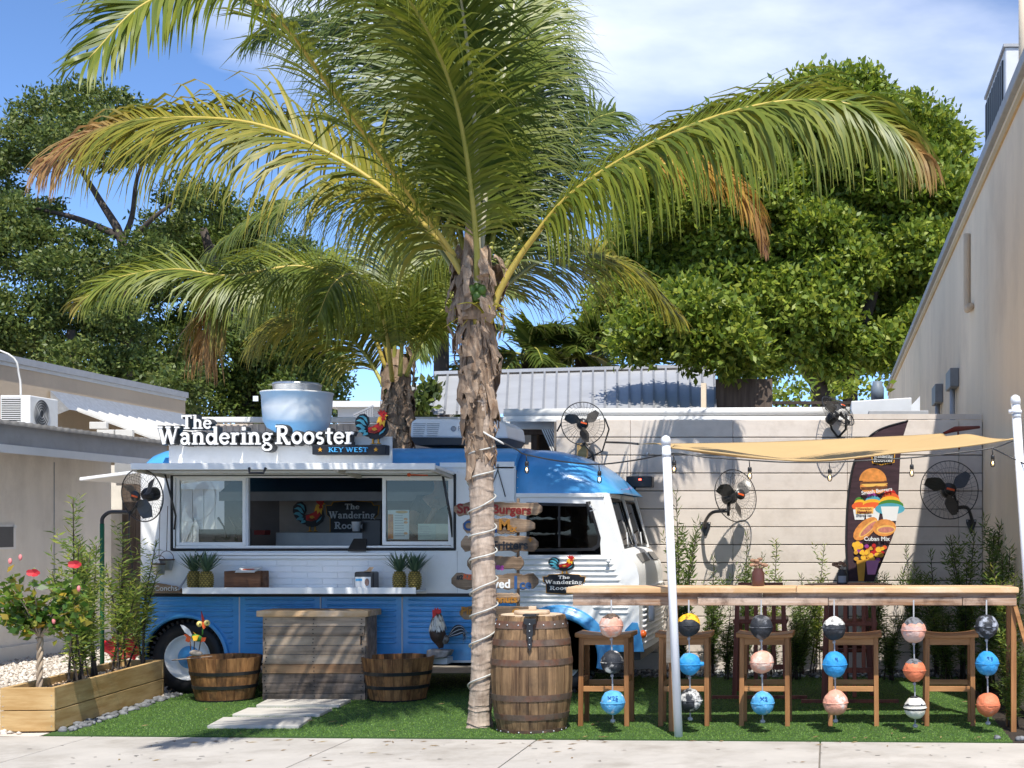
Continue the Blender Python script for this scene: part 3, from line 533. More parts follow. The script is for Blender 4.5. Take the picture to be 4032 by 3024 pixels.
# serving window
def frame(name, u0, u1, v0, v1, t, y0, y1, mat, bev=.004):
    b = MB(); X0, X1, Z0, Z1 = TX(u0), TX(u1), TZ(v1), TZ(v0); d = t * TS
    b.bx(X0, X0 + d, y0, y1, Z0, Z1); b.bx(X1 - d, X1, y0, y1, Z0, Z1); b.bx(X0 + d, X1 - d, y0, y1, Z0, Z0 + d); b.bx(X0 + d, X1 - d, y0, y1, Z1 - d, Z1); return b.build(name, mat, TR, bev=bev)
frame('window_gasket', 672, 1796, 1866, 2168, 9, SY - .012, SY + .05, m_black, .006)
frame('window_frame', 682, 1787, 1872, 2158, 9, SY - .006, SY + .05, m_white)
frame('sash', 692, 966, 1880, 2148, 13, SY + .004, SY + .04, m_white); frame('sash', 1504, 1778, 1878, 2146, 14, SY + .004, SY + .04, m_white)
tb('jamb', 966, 976, 1880, 2150, SY + .01, SY + .05, m_silver); tb('glass_pane', 705, 953, 1893, 2135, SY + .02, SY + .024, m_glass); tb('glass_pane', 1518, 1764, 1892, 2132, SY + .02, SY + .024, m_glass)
tb('window_ledge', 776, 1545, 2176, 2186, SY - .05, SY - .001, m_white, .004); tb('window_ledge', 790, 1540, 2188, 2200, SY - .035, SY - .001, m_white, .004)
for i, v in enumerate(range(2206, 2330, 24)):
    for u in range(852 + (i % 2) * 60, 1650, 120): tb('panel_tile', u, min(u + 118, 1680), v, v + 22, SY - .006, SY - .0005, m_white, .003)
b = MB(); b.bx(-5.70, -3.64, 12.87, SY - .008, TZ(2318) - .02, TZ(2318)); b.build('counter_shelf', m_silver, TR, bev=.004)
b = MB(); b.bx(-5.70, -3.64, 12.855, 12.869, .932, .988); b.build('counter_edge', m_white, TR, bev=.003)
for u in (750, 1645): b = MB(); b.beam((TX(u), 12.95, .96), (TX(u + 30), SY - .02, TZ(2210)), .012, .012); b.build('shelf_strut', m_grey, TR)
# awning flap over the window
x0, x1 = TX(655), TX(1790); zf, zh = 2.045, 2.005
aw = MB(); aw.prism([(12.55, zf - .014), (13.19, zh - .014), (13.19, zh + .014), (12.55, zf + .014)], x0, x1, lambda a, b_, c: Vector((b_, a, c))); AW = aw.build('awning_flap', m_white, TR, bev=.004)
b = MB(); b.bx(x0 - .004, x1 + .004, 12.53, 12.552, zf - .03, zf + .026); b.build('awning_edge', m_white, AW, bev=.004)
for x in (x0 + .02, (x0 + x1) / 2 + .45, x1 - .03): b = MB(); b.beam((x, 12.56, zf - .03), (x, 13.18, zh - .03), .035, .03); b.build('awning_rib', M('awning_tan', (.5, .46, .4), .7) if x < x0 + .1 else bpy.data.materials['awning_tan'], AW)
b = MB(); b.bx(x0 + .05, x1 - .05, 12.75, 12.79, zf - .05, zf - .03); b.build('light_bar', m_silver, AW)
b = MB(); xx = TX(1098); b.tube([(xx, 12.525, 2.03), (xx + .012, 12.5, 1.985), (xx + .13, 12.5, 1.985), (xx + .142, 12.525, 2.03)], .011, 8); b.build('awning_handle', m_blackm, AW)
b = MB(); b.tube([(TX(690), 13.0, 1.99), (TX(698), 13.17, 1.62), (TX(690), 13.18, 1.50)], .008, 6); b.build('gas_strut', m_blackm, AW)
b = MB(); b.tube([(TX(1765), 13.0, 2.0), (TX(1778), 13.17, 1.6), (TX(1782), 13.18, 1.43)], [.012, .012, .006], 6); b.build('gas_strut', m_blackm, AW)
b = MB(); b.tube([(TX(1650), 12.9, 1.985), (TX(1720), 12.9, 1.98)], .006, 6); b.ell((TX(1648), 12.9, 1.985), .018, 8, 6); b.build('awning_latch', m_orange, AW)
tb('awning_hinge', 1735, 1850, 1822, 1840, SY - .03, SY - .001, m_white)
# belt line and blue ribbed lower panels
tb('belt_strip', 548, 1955, 2337, 2349, SY - .012, SY + .04, m_black, .003)
def ribs(mb, u0, u1, vs, y=SY, r=.0115):
    for v in vs:
        a, c = TX(u0), TX(u1)
        if c - a > .04: mb.tube([(a, y + .004, TZ(v)), (a + .02, y - .001, TZ(v)), (c - .02, y - .001, TZ(v)), (c, y + .004, TZ(v))], [.003, r, r, .003], 8)
WX, WZ, WR = TX(728), .335, .335
def arch_poly(u0, u1, v0, v1, cx, R0):
    X0, X1, Z1, Z0 = TX(u0), TX(u1), TZ(v0), TZ(v1); a = math.acos(min(1, (WZ - Z0) / R0 * -1 if False else 1)); pts = [(X0, Z0), (X0, Z1), (X1, Z1), (X1, Z0)]
    th0 = math.asin((Z0 - WZ) / R0); n = 20
    for i in range(n + 1):
        t = th0 + (math.pi - 2 * th0) * i / n; pts.append((cx + R0 * math.cos(t), WZ + R0 * math.sin(t)))
    return pts
b = MB(); b.prism(arch_poly(552, 940, 2350, 2600, WX, .372), SY, SY + .03)
for j, v in enumerate(range(2362, 2560, 21)):
    dz = TZ(v) - WZ; cl = .42
    if dz > cl: ribs(b, 575, 920, [v])
    else:
        hw = math.sqrt(cl * cl - dz * dz) / TS; ribs(b, 575, 728 - hw, [v]); ribs(b, 728 + hw, 920, [v])
b.build('lower_panel', m_blue, TR)
b = MB(); pts = [(WX + .385 * math.cos(t), SY - .012, WZ + .385 * math.sin(t)) for t in [math.radians(-5 + 190 * i / 30) for i in range(31)]]; b.tube(pts, .021, 8); b.build('wheel_arch', m_blue, TR)
for u0, u1 in ((945, 1259), (1266, 1580), (1587, 1900)):
    b = MB(); b.bx(TX(u0), TX(u1), SY, SY + .03, TZ(2600), TZ(2350)); ribs(b, u0 + 18, u1 - 18, range(2362, 2545, 21)); b.build('lower_panel', m_blue, TR)
for u in (943, 1262.5, 1583.5): tb('panel_seam', u - 2.2, u + 2.2, 2351, 2598, SY - .004, SY + .02, m_silver)
tb('sill_strip', 890, 1900, 2600, 2609, SY - .005, SY + .03, m_silver)
b = MB(); b.bx(TX(1900), TX(2030), SY, SY + .03, TZ(2600), TZ(2350)); ribs(b, 1905, 2010, range(2362, 2400, 21)); b.build('lower_panel', m_blue, TR)
# wheels
def wheel(cx, name='wheel'):
    w_ = MB(); R = rotm(math.pi / 2, 0, 0); c = Vector((cx, SY + .16, WZ))
    w_.lathe([(.20, .10), (.23, .115), (.29, .118), (.325, .09), (.335, .06), (.335, -.06), (.325, -.09), (.2, -.1)], c, 40, R)
    for i in range(44):
        a = 2 * math.pi * i / 44
        for s in (.075, -.075): w_.box(c + R @ Vector((.332 * math.cos(a), .332 * math.sin(a), s)), (.03, .024, .05), R @ rotm(0, 0, a))
    root = w_.build(name, m_black, TR)
    r_ = MB(); r_.lathe([(.0, .075), (.1, .075), (.12, .05), (.165, .04), (.185, .07), (.2, .112), (.206, .118), (.208, .1)], c, 36, R); r_.build('rim', m_white, root)
    h_ = MB(); h_.lathe([(0, .112), (.02, .112), (.022, .106), (.04, .106), (.043, .1), (.065, .098), (.068, .092), (.1, .08), (.104, .07)], c, 32, R); h_.build('hub_cap', m_blue, root)
for cx in (728, 2198): wheel(TX(cx))
for cx in (728, 2198): b = MB(); b.tube([(TX(cx), SY + .3, WZ), (TX(cx), BY - .1, WZ)], .06, 8); b.build('axle', m_black, TR)
b = MB(); b.lathe([(.0, .0), (.37, .0), (.37, .4)], (WX, SY + .04 + .42, WZ), 20, rotm(math.pi / 2, 0, 0), 0, math.pi); b.build('wheel_well', m_black, TR)
# floor, underside, rear and back walls
b = MB(); b.bx(TX(560), TX(2030), SY + .42, BY - .05, .40, .46); b.build('floor', m_char, TR)
b = MB(); b.bx(TX(900), TX(1980), SY + .5, BY - .3, .22, .39); b.build('chassis', m_black, TR)
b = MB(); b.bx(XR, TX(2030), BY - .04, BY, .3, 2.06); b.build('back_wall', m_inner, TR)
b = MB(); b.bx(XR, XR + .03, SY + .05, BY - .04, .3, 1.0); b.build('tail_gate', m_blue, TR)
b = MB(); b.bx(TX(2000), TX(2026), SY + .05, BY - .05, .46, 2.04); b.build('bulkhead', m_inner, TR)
b = MB(); p0 = P(312, 1893, 13.3); b.add([(p0.x, 13.3, p0.z), (XR, 13.3, 2.02), (XR, 15.0, 2.02), (p0.x, 15.0, p0.z), (p0.x, 13.3, p0.z + .03), (XR, 13.3, 2.05), (XR, 15.0, 2.05), (p0.x, 15.0, p0.z + .03)], [(0, 1, 2, 3), (4, 5, 6, 7), (0, 1, 5, 4), (3, 2, 6, 7), (0, 3, 7, 4), (1, 2, 6, 5)]); b.build('rear_hatch', m_white, TR, bev=.006)
# roof
def loft(name, secs, mat, cap=True):
    k = len(secs[0]); V = [p for s in secs for p in s]; F = []
    for i in range(len(secs) - 1):
        for j in range(k - 1): F.append((i * k + j, i * k + j + 1, (i + 1) * k + j + 1, (i + 1) * k + j))
    b = MB(); b.smooth = True; b.add(V, F)
    if cap: b.smooth = False; b.add(secs[0], [tuple(range(k))]); b.add(secs[-1], [tuple(range(k))[::-1]])
    return b.build(name, mat, TR)
def sec(x, zb, zt, inset=0, n=26, e=.42):
    o = []; yc = (SY + BY) / 2; hw = (BY - SY) / 2 - inset
    for i in range(n + 1):
        a = math.pi * i / n; c, s = math.cos(a), math.sin(a); o.append(Vector((x, yc - hw * math.copysign(abs(c) ** e, c), zb + (zt - zb) * abs(s) ** .8)))
    return o
ZR = 2.262
loft('roof', [sec(TX(552), 2.04, 2.10, .06), sec(TX(560), 2.04, 2.16, .03), sec(TX(580), 2.04, 2.215, .01), sec(TX(610), 2.04, 2.245), sec(TX(660), 2.04, ZR), sec(TX(2031), 2.04, ZR)], m_blue)
b = MB(); b.bx(TX(566), TX(2030), SY - .012, SY + .03, 2.052, 2.066); b.build('drip_rail', m_white, TR)
# cab roof dome
cs = [(2032, 1762, 0), (2100, 1762, 0), (2170, 1770, .005), (2230, 1785, .01), (2290, 1810, .025), (2340, 1842, .05), (2385, 1882, .09), (2415, 1915, .14), (2438, 1941, .22)]
loft('cab_roof', [sec(TX(u), TZ(1942), TZ(v) + .01, i_, e=.5 if k < 3 else .6) for k, (u, v, i_) in enumerate(cs)], m_blue)
b = MB(); b.bx(TX(2032), TX(2378), SY - .015, SY + .03, TZ(1958), TZ(1942)); b.build('cab_drip_rail', m_white, TR, bev=.004)
# cab side
def cp(name, pts, mat, y0=SY, y1=SY + .03, bev=0): b = MB(); b.prism([(TX(u), TZ(v)) for u, v in pts], y0, y1); return b.build(name, mat, TR, bev=bev)
cp('cab_pillar', [(2032, 1958), (2078, 1958), (2078, 2185), (2032, 2185)], m_white)
cp('cab_header', [(2078, 1958), (2376, 1958), (2380, 1985), (2078, 1985)], m_white)
cp('a_pillar', [(2322, 1985), (2380, 1985), (2402, 2040), (2450, 2168), (2450, 2185), (2366, 2185), (2362, 2120)], m_white)
fw_ = []
for i in range(17):
    a = math.radians(-14 + 208 * i / 16); fw_.append((2198 + 168 * math.cos(a), 2590 - 195 * math.sin(a)))
cp('cab_door', [(2032, 2185), (2450, 2185), (2451, 2164), (2471, 2180), (2507, 2232), (2516, 2270), (2518, 2560), (2362, 2560)] + fw_ + [(2032, 2560)], m_white)
b = MB()
for v in range(2200, 2372, 21): ribs(b, 2040, 2408 + (v - 2200) * .42, [v], SY, .013)
for v in range(2392, 2420, 21): ribs(b, 2330 + (v - 2390) * 1.1, 2478, [v], SY, .012)
b.build('door_rib', m_white, TR)
b = MB(); b.lathe([(.49, -.03), (.475, .005), (.455, .025), (.425, .03), (.415, .045), (.39, .055), (.365, .045), (.358, .02), (.358, -.04)], (TX(2198), SY - .003, TZ(2590)), 40, rotm(math.pi / 2, 0, 0), math.radians(-14), math.radians(194)); b.build('front_fender', m_blue, TR)
cp('front_valance', [(2345, 2532), (2360, 2566), (2538, 2566), (2530, 2522), (2512, 2452), (2490, 2450), (2462, 2480), (2462, 2530)], m_blue, SY - .03, SY - .002, .004)
b = MB(); b.bx(TX(2345), TX(2519), SY + .05, BY, TZ(2600), TZ(2568)); b.build('front_bumper', m_char, TR)
# door window
gk = [(2074, 1978), (2318, 1983), (2330, 1992), (2366, 2118), (2362, 2152), (2340, 2168), (2086, 2172), (2074, 2160)]
cc = [(2210, 2078)]; inner = [(2210 + (u - 2210) * .93, 2078 + (v - 2078) * .88) for u, v in gk]
b = MB(); n = len(gk)
for i in range(n): j = (i + 1) % n; b.prism([(TX(a[0]), TZ(a[1])) for a in (gk[i], gk[j], inner[j], inner[i])], SY - .012, SY + .02)
b.build('door_window_gasket', m_black, TR); cp('door_window_pane', inner, m_dglass, SY + .002, SY + .006)
tb('window_divider', 2198, 2206, 1992, 2155, SY - .004, SY + .012, m_black)
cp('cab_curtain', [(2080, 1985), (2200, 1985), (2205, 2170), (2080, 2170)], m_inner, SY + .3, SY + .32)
b = MB(); b.bx(TX(2040), TX(2330), SY + .9, SY + 1.0, .5, 1.8); b.build('cab_partition', m_char, TR)
b = MB(); b.ell((TX(2320), SY + .45, TZ(2160)), (.2, .2, .16), 14, 8); b.build('cab_seat', m_char, TR)
nb_ = MB(); nb_.bx(TX(2218), TX(2243), SY + .08, SY + .084, TZ(2118), TZ(1996)); ns = nb_.build('window_notice', m_paper, TR)
b = MB(); b.add([(TX(2219), SY + .078, TZ(1998)), (TX(2242), SY + .078, TZ(1998)), (TX(2242), SY + .078, TZ(2030))], [(0, 1, 2)]); b.build('notice_red', m_redp, ns)
for s, v in (('.O', 2056), ('PAS', 2080)): plain('notice_text', s, (TX(2230), SY + .076, TZ(v)), .048, m_ochre, ns, .03)
b = MB(); b.tube([(TX(2326), SY - .01, TZ(1985)), (TX(2330), SY - .1, TZ(1994)), (TX(2352), SY - .12, TZ(2008)), (TX(2330), SY - .1, TZ(2013))], .006, 6); b.build('mirror_arm', m_silver, TR)
b = MB(); b.tube([(TX(2318), SY - .03, TZ(1975)), (TX(2330), SY - .03, TZ(2060))], [.022, .012], 8); b.build('wiper_box', m_black, TR)
b = MB(); b.ell((TX(2398), SY - .045, TZ(2210)), .02, 10, 8); b.tube([(TX(2398), SY - .03, TZ(2212)), (TX(2399), SY - .02, TZ(2236))], .005, 6); b.build('door_handle', m_silver, TR)
# front: windscreen, hood, ribbed nose
XW0, XW1 = TX(2384), TX(2440); ZW1, ZW0 = TZ(1966), TZ(2150)
def quad(name, pts, mat, th=.01): 
    b = MB(); a, c, d, e = [Vector(p) for p in pts]; nrm = (c - a).cross(e - a).normalized() * th; b.add([a, c, d, e, a + nrm, c + nrm, d + nrm, e + nrm], [(0, 1, 2, 3), (7, 6, 5, 4), (0, 4, 5, 1), (1, 5, 6, 2), (2, 6, 7, 3), (3, 7, 4, 0)]); return b.build(name, mat, TR)
for a, c in ((SY + .07, 14.08), (14.2, BY - .05)): quad('windscreen', [(XW0, a, ZW1), (XW0, c, ZW1), (XW1, c, ZW0), (XW1, a, ZW0)], m_dglass, .006)
for y in (SY + .035, 14.14, BY - .03): b = MB(); b.beam((XW0, y, ZW1 + .05), (XW1 + .01, y, ZW0 - .04), .06, .04, (0, 1, 0)); b.build('windscreen_post', m_white, TR)
for y in (SY + .07, 14.18): b = MB(); b.tube([(XW0 + .01, y + .01, ZW1 - .005), (XW1 + .01, y + .01, ZW0), (XW1 + .01, y + .85, ZW0), (XW0 + .01, y + .85, ZW1 - .005)], .012, 6, closed=True); b.build('windscreen_gasket', m_black, TR)
b = MB(); b.bx(XW0 - .1, XW0 + .01, SY + .03, BY, TZ(1958), TZ(1940)); b.build('windscreen_header', m_white, TR)
b = MB(); b.bx(XW1 - .5, XW1 - .4, SY + .1, BY - .1, .9, 1.35); b.build('dashboard', m_char, TR)
for y in (13.6, 14.6): b = MB(); b.tube([(XW1 + .02, y, ZW0 - .01), (XW1 - .005, y + .1, ZW0 + .12)], .006, 5); b.build('wiper', m_silver, TR)
XN = TX(2513); yc = (SY + BY) / 2
hood = []
for i in range(13):
    t = i / 12; y = SY + (BY - SY) * t; s = math.sin(math.pi * t) ** .6
    hood.append([Vector((XW1 - .02, y, TZ(2162) + .02 * s)), Vector((XN - .10 + .02 * s, y, TZ(2180) + .025 * s)), Vector((XN - .015 + .03 * s, y, TZ(2232) + .02 * s)), Vector((XN + .005 + .03 * s, y, TZ(2270))), Vector((XN + .012 + .03 * s, y, TZ(2566)))])
loft('hood', hood, m_white, False)
b = MB()
for z in np.arange(.46, 1.0, .05): b.tube([(XN + .012 + .03 * math.sin(math.pi * t) ** .6, SY + (BY - SY) * t, z) for t in [i / 12 for i in range(1, 12)]], .014, 6)
b.build('nose_rib', m_white, TR)
for a, c in ((.16, .42), (.56, .84)):
    pts = []
    for t, f in ((a, .25), (c, .25), (c, .85), (a, .85)):
        s = math.sin(math.pi * t) ** .6; y = SY + (BY - SY) * t; p0 = Vector((XN - .10 + .02 * s, y, TZ(2180) + .025 * s)); p1 = Vector((XN - .015 + .03 * s, y, TZ(2232) + .02 * s)); pts.append(p0.lerp(p1, f) + Vector((.012, 0, .008)))
    quad('hood_vent', pts, M('vent_shadow', (.2, .19, .18), .6) if a < .3 else bpy.data.materials['vent_shadow'], .008)
b = MB(); b.ell((XN + .03, SY + .1, TZ(2500)), (.035, .035, .038), 14, 10); b.build('indicator_lamp', M('amber', srgb(215, 95, 25), .2, spec=.8), TR)
b = MB(); b.lathe([(0, .05), (.08, .04), (.09, 0)], (XN + .06, SY + .35, TZ(2420)), 16, rotm(0, math.pi / 2, 0)); b.build('headlight', m_silver, TR)
for i in range(4): b = MB(); b.box((TX(2392) + .02 + .015 * i, SY + .32 + .03 * i, TZ(1928)), (.02, .03, .03)); b.build('marker_light', m_silver if i < 3 else m_redp, TR)
# emblem on the cab door
rooster(TR, TX(2160), TZ(2258), .105 / TS * TS * 2.35, .165, SY - .016); plaque(TR, TX(2140), TZ(2338), 165 * TS, 78 * TS, SY - .016, m_white)
# rooftop sign
SG = MB(); SG.bx(TX(685), TX(1556), 13.10, 13.125, TZ(1828), TZ(1722)); SG = SG.build('roof_sign', m_white, TR)
LYs = 12.98
serif(SG, 'The', TX(757), TZ(1695), 118 * TS, 54 * TS, LYs, .1, m_white, m_char)
serif(SG, 'Wandering', TX(666), TZ(1756), 448 * TS, 70 * TS, LYs, .1, m_white, m_char); serif(SG, 'Rooster', TX(1120), TZ(1754), 308 * TS, 72 * TS, LYs, .1, m_white, m_char)
b = MB(); b.bx(TX(1264), TX(1549), 12.97, 13.09, TZ(1795), TZ(1757)); b.build('sign_plate', m_navy, SG, bev=.006)
serif(SG, 'KEY WEST', TX(1330), TZ(1785), 152 * TS, 18 * TS, 12.962, .004, m_sky2, name='plate_text', one=True)
for u in (1296, 1512):
    b = MB(); b.prism([(TX(u) + (.022 if i % 2 == 0 else .009) * math.sin(i * math.pi / 5), TZ(1776) + (.022 if i % 2 == 0 else .009) * math.cos(i * math.pi / 5)) for i in range(10)], 12.962, 12.969); b.build('plate_star', m_ochre, SG)
rooster(SG, TX(1424), TZ(1752), 134 * TS, 130 * TS, 13.03, th=.012)
# rooftop exhaust fan and air conditioner
c = P(1170, 1700, 14.2); s = 14.2 / FP; EF = MB(); EF.lathe([(.0, -.02), (82 * s, -.02), (86 * s, .0), (112 * s, 14 * s), (127 * s, 42 * s), (131 * s, 90 * s), (134 * s, 146 * s), (138 * s, 148 * s), (138 * s, 154 * s), (90 * s, 156 * s)], c, 40); EF = EF.build('exhaust_fan', M('spun_aluminium', (.8, .79, .77), .5, metal=.1, var=.05), TR)
b = MB(); b.lathe([(90 * s, 150 * s), (90 * s, 178 * s), (93 * s, 180 * s), (93 * s, 188 * s), (86 * s, 192 * s), (0, 192 * s)], c, 32); b.build('fan_cap', m_steel, EF)
b = MB(); b.bx(c.x - .16, c.x + .16, 14.05, 14.37, 2.2, c.z); b.build('fan_curb', m_silver, EF)
b = MB(); pl = P(1040, 1580, 14.2); R = rotm(0, 0, -.35); b.box((pl.x + .035, 13.9, pl.z), (.05, .003, .05)); b.build('fan_label', m_paper, EF)
s = 13.9 / FP; A0, A1 = P(1612, 1752, 13.75), P(2006, 1650, 13.75); AC = MB()
AC.prism([(A0.x + .02, A0.z + .07), (A0.x + .03, A1.z - .03), (A0.x + .08, A1.z), (A1.x - .1, A1.z - .01), (A1.x - .02, A1.z - .06), (A1.x, A0.z + .06)], 13.7, 14.5); AC = AC.build('roof_air_conditioner', m_white, TR, bev=.02, seg=3)
b = MB(); b.prism([(A0.x + .02, A0.z + .07), (A1.x, A0.z + .06), (A1.x - .05, A0.z), (A0.x + .06, A0.z)], 13.72, 14.48); b.build('unit_base', m_char, AC)
for i in range(8):
    for j in range(2): b = MB(); z = A1.z - .045 - i * .018; x = A0.x + .05 + j * .13; b.bx(x, x + .12 - .004 * i, 13.692, 13.699, z - .005, z); b.build('unit_louvre', m_grey, AC)
pt = P(1785, 1688, 13.69); b = MB(); b.lathe([(.0, .004), (.024, .004), (.026, 0)], (pt.x, 13.694, pt.z), 18, rotm(math.pi / 2, 0, 0)); b.build('maker_badge', m_grey, AC); plain('maker_text', 'Profile', (pt.x + .042, 13.69, pt.z), .06, m_grey, AC, .0, align='LEFT')
# rivets along the seams
for v in (1858, 2172):
    for u in list(range(560, 672, 28)) + list(range(1802, 1950, 28)): b = MB(); b.ell((TX(u), SY - .001, TZ(v)), .005, 6, 4); b.build('rivet', m_silver, TR)
for v in range(1880, 2330, 40):
    for u in (1948, 2038): b = MB(); b.ell((TX(u), SY - .001, TZ(v)), .005, 6, 4); b.build('rivet', m_silver, TR)
for u in (1800, 1858): tb('panel_joint', u, u + 1.2, 2172, 2334, SY - .002, SY + .01, m_grey)
# interior
b = MB(); b.bx(-6.0, TX(1980), 14.35, 14.37, 1.78, 1.87); b.build('hood_lip', M('dull_steel', (.16, .16, .165), .5, metal=.5), TR)
b = MB(); b.prism([(14.375, 1.87), (14.75, 2.02), (15.0, 2.02), (15.0, 1.87)], -6.0, TX(1980), lambda a, b_, c: Vector((b_, a, c))); b.build('extractor_hood', m_char, TR)
b = MB(); b.bx(-5.6, TX(1980), 14.3, 15.0, .46, 1.32); b.build('worktop', m_steel, TR)
b = MB(); p0, p1 = P(1100, 1950, 15.03), P(1500, 2130, 15.03); b.bx(p0.x, p1.x, 15.03, 15.05, 1.3, 1.85); b.build('back_panel', M('panel_grey', (.22, .2, .18), .6), TR)
p0 = P(1150, 2092, 15.0); rooster(TR, p0.x, p0.z, .34, .34, 15.02); p0 = P(1282, 2110, 15.0); plaque(TR, p0.x, p0.z, .54, .36, 15.02, m_silver)
b = MB(); p0, p1 = P(1085, 2096, 14.5), P(1500, 2150, 14.5); b.bx(p0.x, p1.x, 14.5, 14.9, 1.32, p0.z); b.build('griddle', M('dull_steel2', (.3, .3, .31), .4, metal=.6), TR, bev=.006)
b = MB(); p0, p1 = P(1000, 2088, 14.3), P(1042, 2106, 14.3); b.bx(p0.x, p1.x, 14.3, 14.45, p1.z, p0.z); b.build('prep_box', m_dkred, TR)
b = MB(); p0, p1 = P(1425, 2045, 14.0), P(1500, 2150, 14.0); b.bx(p0.x, p1.x, 14.0, 14.3, p1.z, p0.z); b.build('drinks_machine', m_blackm, TR, bev=.01)
b = MB(); p0 = P(1403, 2092, 13.9); b.lathe([(0, 0), (.035, 0), (.045, .09), (.047, .092)], p0, 14); b.build('paper_cup', m_paper, TR)
for u in (860, 905, 948): b = MB(); b.tube([P(u, 2040, 14.2), P(u + 22, 2075, 14.0), P(u + 30, 2120, 14.0)], [.012, .008, .008], 6); b.build('utensil', m_blackm, TR)
for i in range(7): b = MB(); p0 = P(1010 + i * 70, 1878, 14.45); b.beam(p0, p0 + Vector((.05, .3, .14)), .03, .01); b.build('hood_baffle', m_inner, TR)
b = MB(); p = P(800, 2075, 14.2); b.bx(p.x, p.x + .35, 14.1, 14.5, 1.1, 1.5); b.build('food_warmer', m_char, TR)
b = MB(); p = P(735, 2115, 14.8); b.bx(p.x + .3, p.x + .38, 14.6, 14.7, 1.3, 1.42); b.build('teal_tin', m_teal, TR)
# tablet on the sill and papers on the right pane
tb_ = thing('card_tablet', 'black card tablet hanging over the serving sill', 'tablet', (TX(1405), SY - .05, TZ(2160)))
b = MB(); b.add([(TX(1388), SY + .03, TZ(2120)), (TX(1440), SY + .03, TZ(2120)), (TX(1448), SY - .06, TZ(2165)), (TX(1376), SY - .06, TZ(2165)), (TX(1388), SY + .05, TZ(2128)), (TX(1440), SY + .05, TZ(2128)), (TX(1448), SY - .05, TZ(2172)), (TX(1376), SY - .05, TZ(2172))], [(0, 1, 2, 3), (7, 6, 5, 4), (0, 4, 5, 1), (1, 5, 6, 2), (2, 6, 7, 3), (3, 7, 4, 0)]); b.build('screen_body', m_blackm, tb_, bev=.004)
b = MB(); b.tube([(TX(1410), SY + .04, TZ(2130)), (TX(1408), SY + .1, TZ(2145)), (TX(1406), SY + .1, TZ(2160))], .012, 8); b.build('stand', m_blackm, tb_)
mn = thing('window_menu', 'printed menu taped inside the right serving pane', 'menu', (TX(1565), SY + .03, TZ(2124)))
b = MB(); b.bx(TX(1523), TX(1607), SY + .03, SY + .032, TZ(2124), TZ(2008)); b.build('sheet', m_paper, mn)
b = MB(); b.bx(TX(1524), TX(1545), SY + .028, SY + .0295, TZ(2122), TZ(2025)); b.build('picture_strip', M('food_strip', srgb(170, 60, 30), .6, col2=srgb(225, 150, 60), scale=25), mn)
b = MB(); b.lathe([(0, 0), (1, 0)], (TX(1578), SY + .028, TZ(2016)), 16, Matrix(((.058, 0, 0), (0, 0, 1), (0, .013, 0)))); b.build('heading', m_ochre, mn)
for i in range(9): b = MB(); v = 2028 + i * 10; b.bx(TX(1550), TX(1582 + (i * 37) % 18), SY + .028, SY + .0295, TZ(v + 3), TZ(v)); b.build('text_line', m_grey, mn)
for i in range(3): b = MB(); b.ell((TX(1594), SY + .027, TZ(2044 + i * 13 + (30 if i == 2 else 0))), (.019, .002, .012), 10, 6); b.build('dish_photo', m_bun, mn)
pp = thing('window_papers', 'pale green papers inside the right serving pane corner', 'papers', (TX(1700), SY + .03, TZ(2126)))
b = MB(); b.bx(TX(1642), TX(1712), SY + .03, SY + .032, TZ(2126), TZ(2062)); b.build('sheet', M('pale_green', (.55, .62, .55), .7), pp)
b = MB(); b.bx(TX(1712), TX(1764), SY + .034, SY + .036, TZ(2126), TZ(2062)); b.build('sheet', M('pale_cream', (.6, .62, .52), .7), pp)
for i in range(5): b = MB(); b.bx(TX(1648), TX(1685 + 7 * (i % 3)), SY + .028, SY + .0295, TZ(2075 + i * 9), TZ(2073 + i * 9)); b.build('text_line', m_grey, pp)
# ------------------------------------------------------------------ planter box
PA, PB = Vector((-5.727, 10.80)), Vector((-5.957, 13.05)); dv = (PB - PA).normalized(); nv = Vector((-dv.y, dv.x))    # long side, pointing left
if nv.x > 0: nv = -nv
PW = .38; PH = .335; Lp = (PB - PA).length
PL = thing('planter_box', 'long pine planter box at the left edge of the lawn', 'planter', ((PA.x + PB.x) / 2 - .19, 11.9, 0))
ang = math.atan2(dv.y, dv.x) - math.pi / 2; RP = rotm(0, 0, ang)
def pl(a, w_, z): q = PA + dv * a + nv * w_; return Vector((q.x, q.y, z))
for i, (z0, z1) in enumerate(((.012, .163), (.169, .335))):
    b = MB(); b.box(pl(Lp / 2 + .0, .018, (z0 + z1) / 2), (.036, Lp - .04, z1 - z0), RP); b.build('side_plank', w_plantery, PL, bev=.004)
    b = MB(); b.box(pl(Lp / 2, PW - .018, (z0 + z1) / 2), (.036, Lp - .04, z1 - z0), RP); b.build('side_plank', w_plantery, PL, bev=.004)
    for a in (.0, Lp): b = MB(); b.box(pl(a, PW / 2, (z0 + z1) / 2), (PW + .004, .038, z1 - z0), RP); b.build('end_plank', w_planter, PL, bev=.004)
b = MB(); b.box(pl(Lp / 2, PW / 2, .14), (PW - .08, Lp - .05, .26), RP); b.build('soil', m_soil, PL)
n = 900; a = rng.uniform(.05, Lp - .05, n); w_ = rng.uniform(.05, PW - .05, n); xs = PA.x + dv.x * a + nv.x * w_; ys = PA.y + dv.y * a + nv.y * w_
stones('planter_gravel', xs, ys, rng.uniform(.268, .285, n), rng.uniform(.008, .018, n), leafmat('tan_stone', [(.45, .28, .15), (.62, .44, .28), (.72, .58, .44)], .8, 0), None, None, PL)
for i in range(16): # corner screws
    e = (0, Lp)[i // 8]; b = MB(); q = pl(e - .02 if e == 0 else e + .02, .02 + (i % 2) * (PW - .04), .05 + .075 * ((i // 2) % 4)); b.box(q, (.006, .004, .006)); b.build('screw', m_grey, PL)
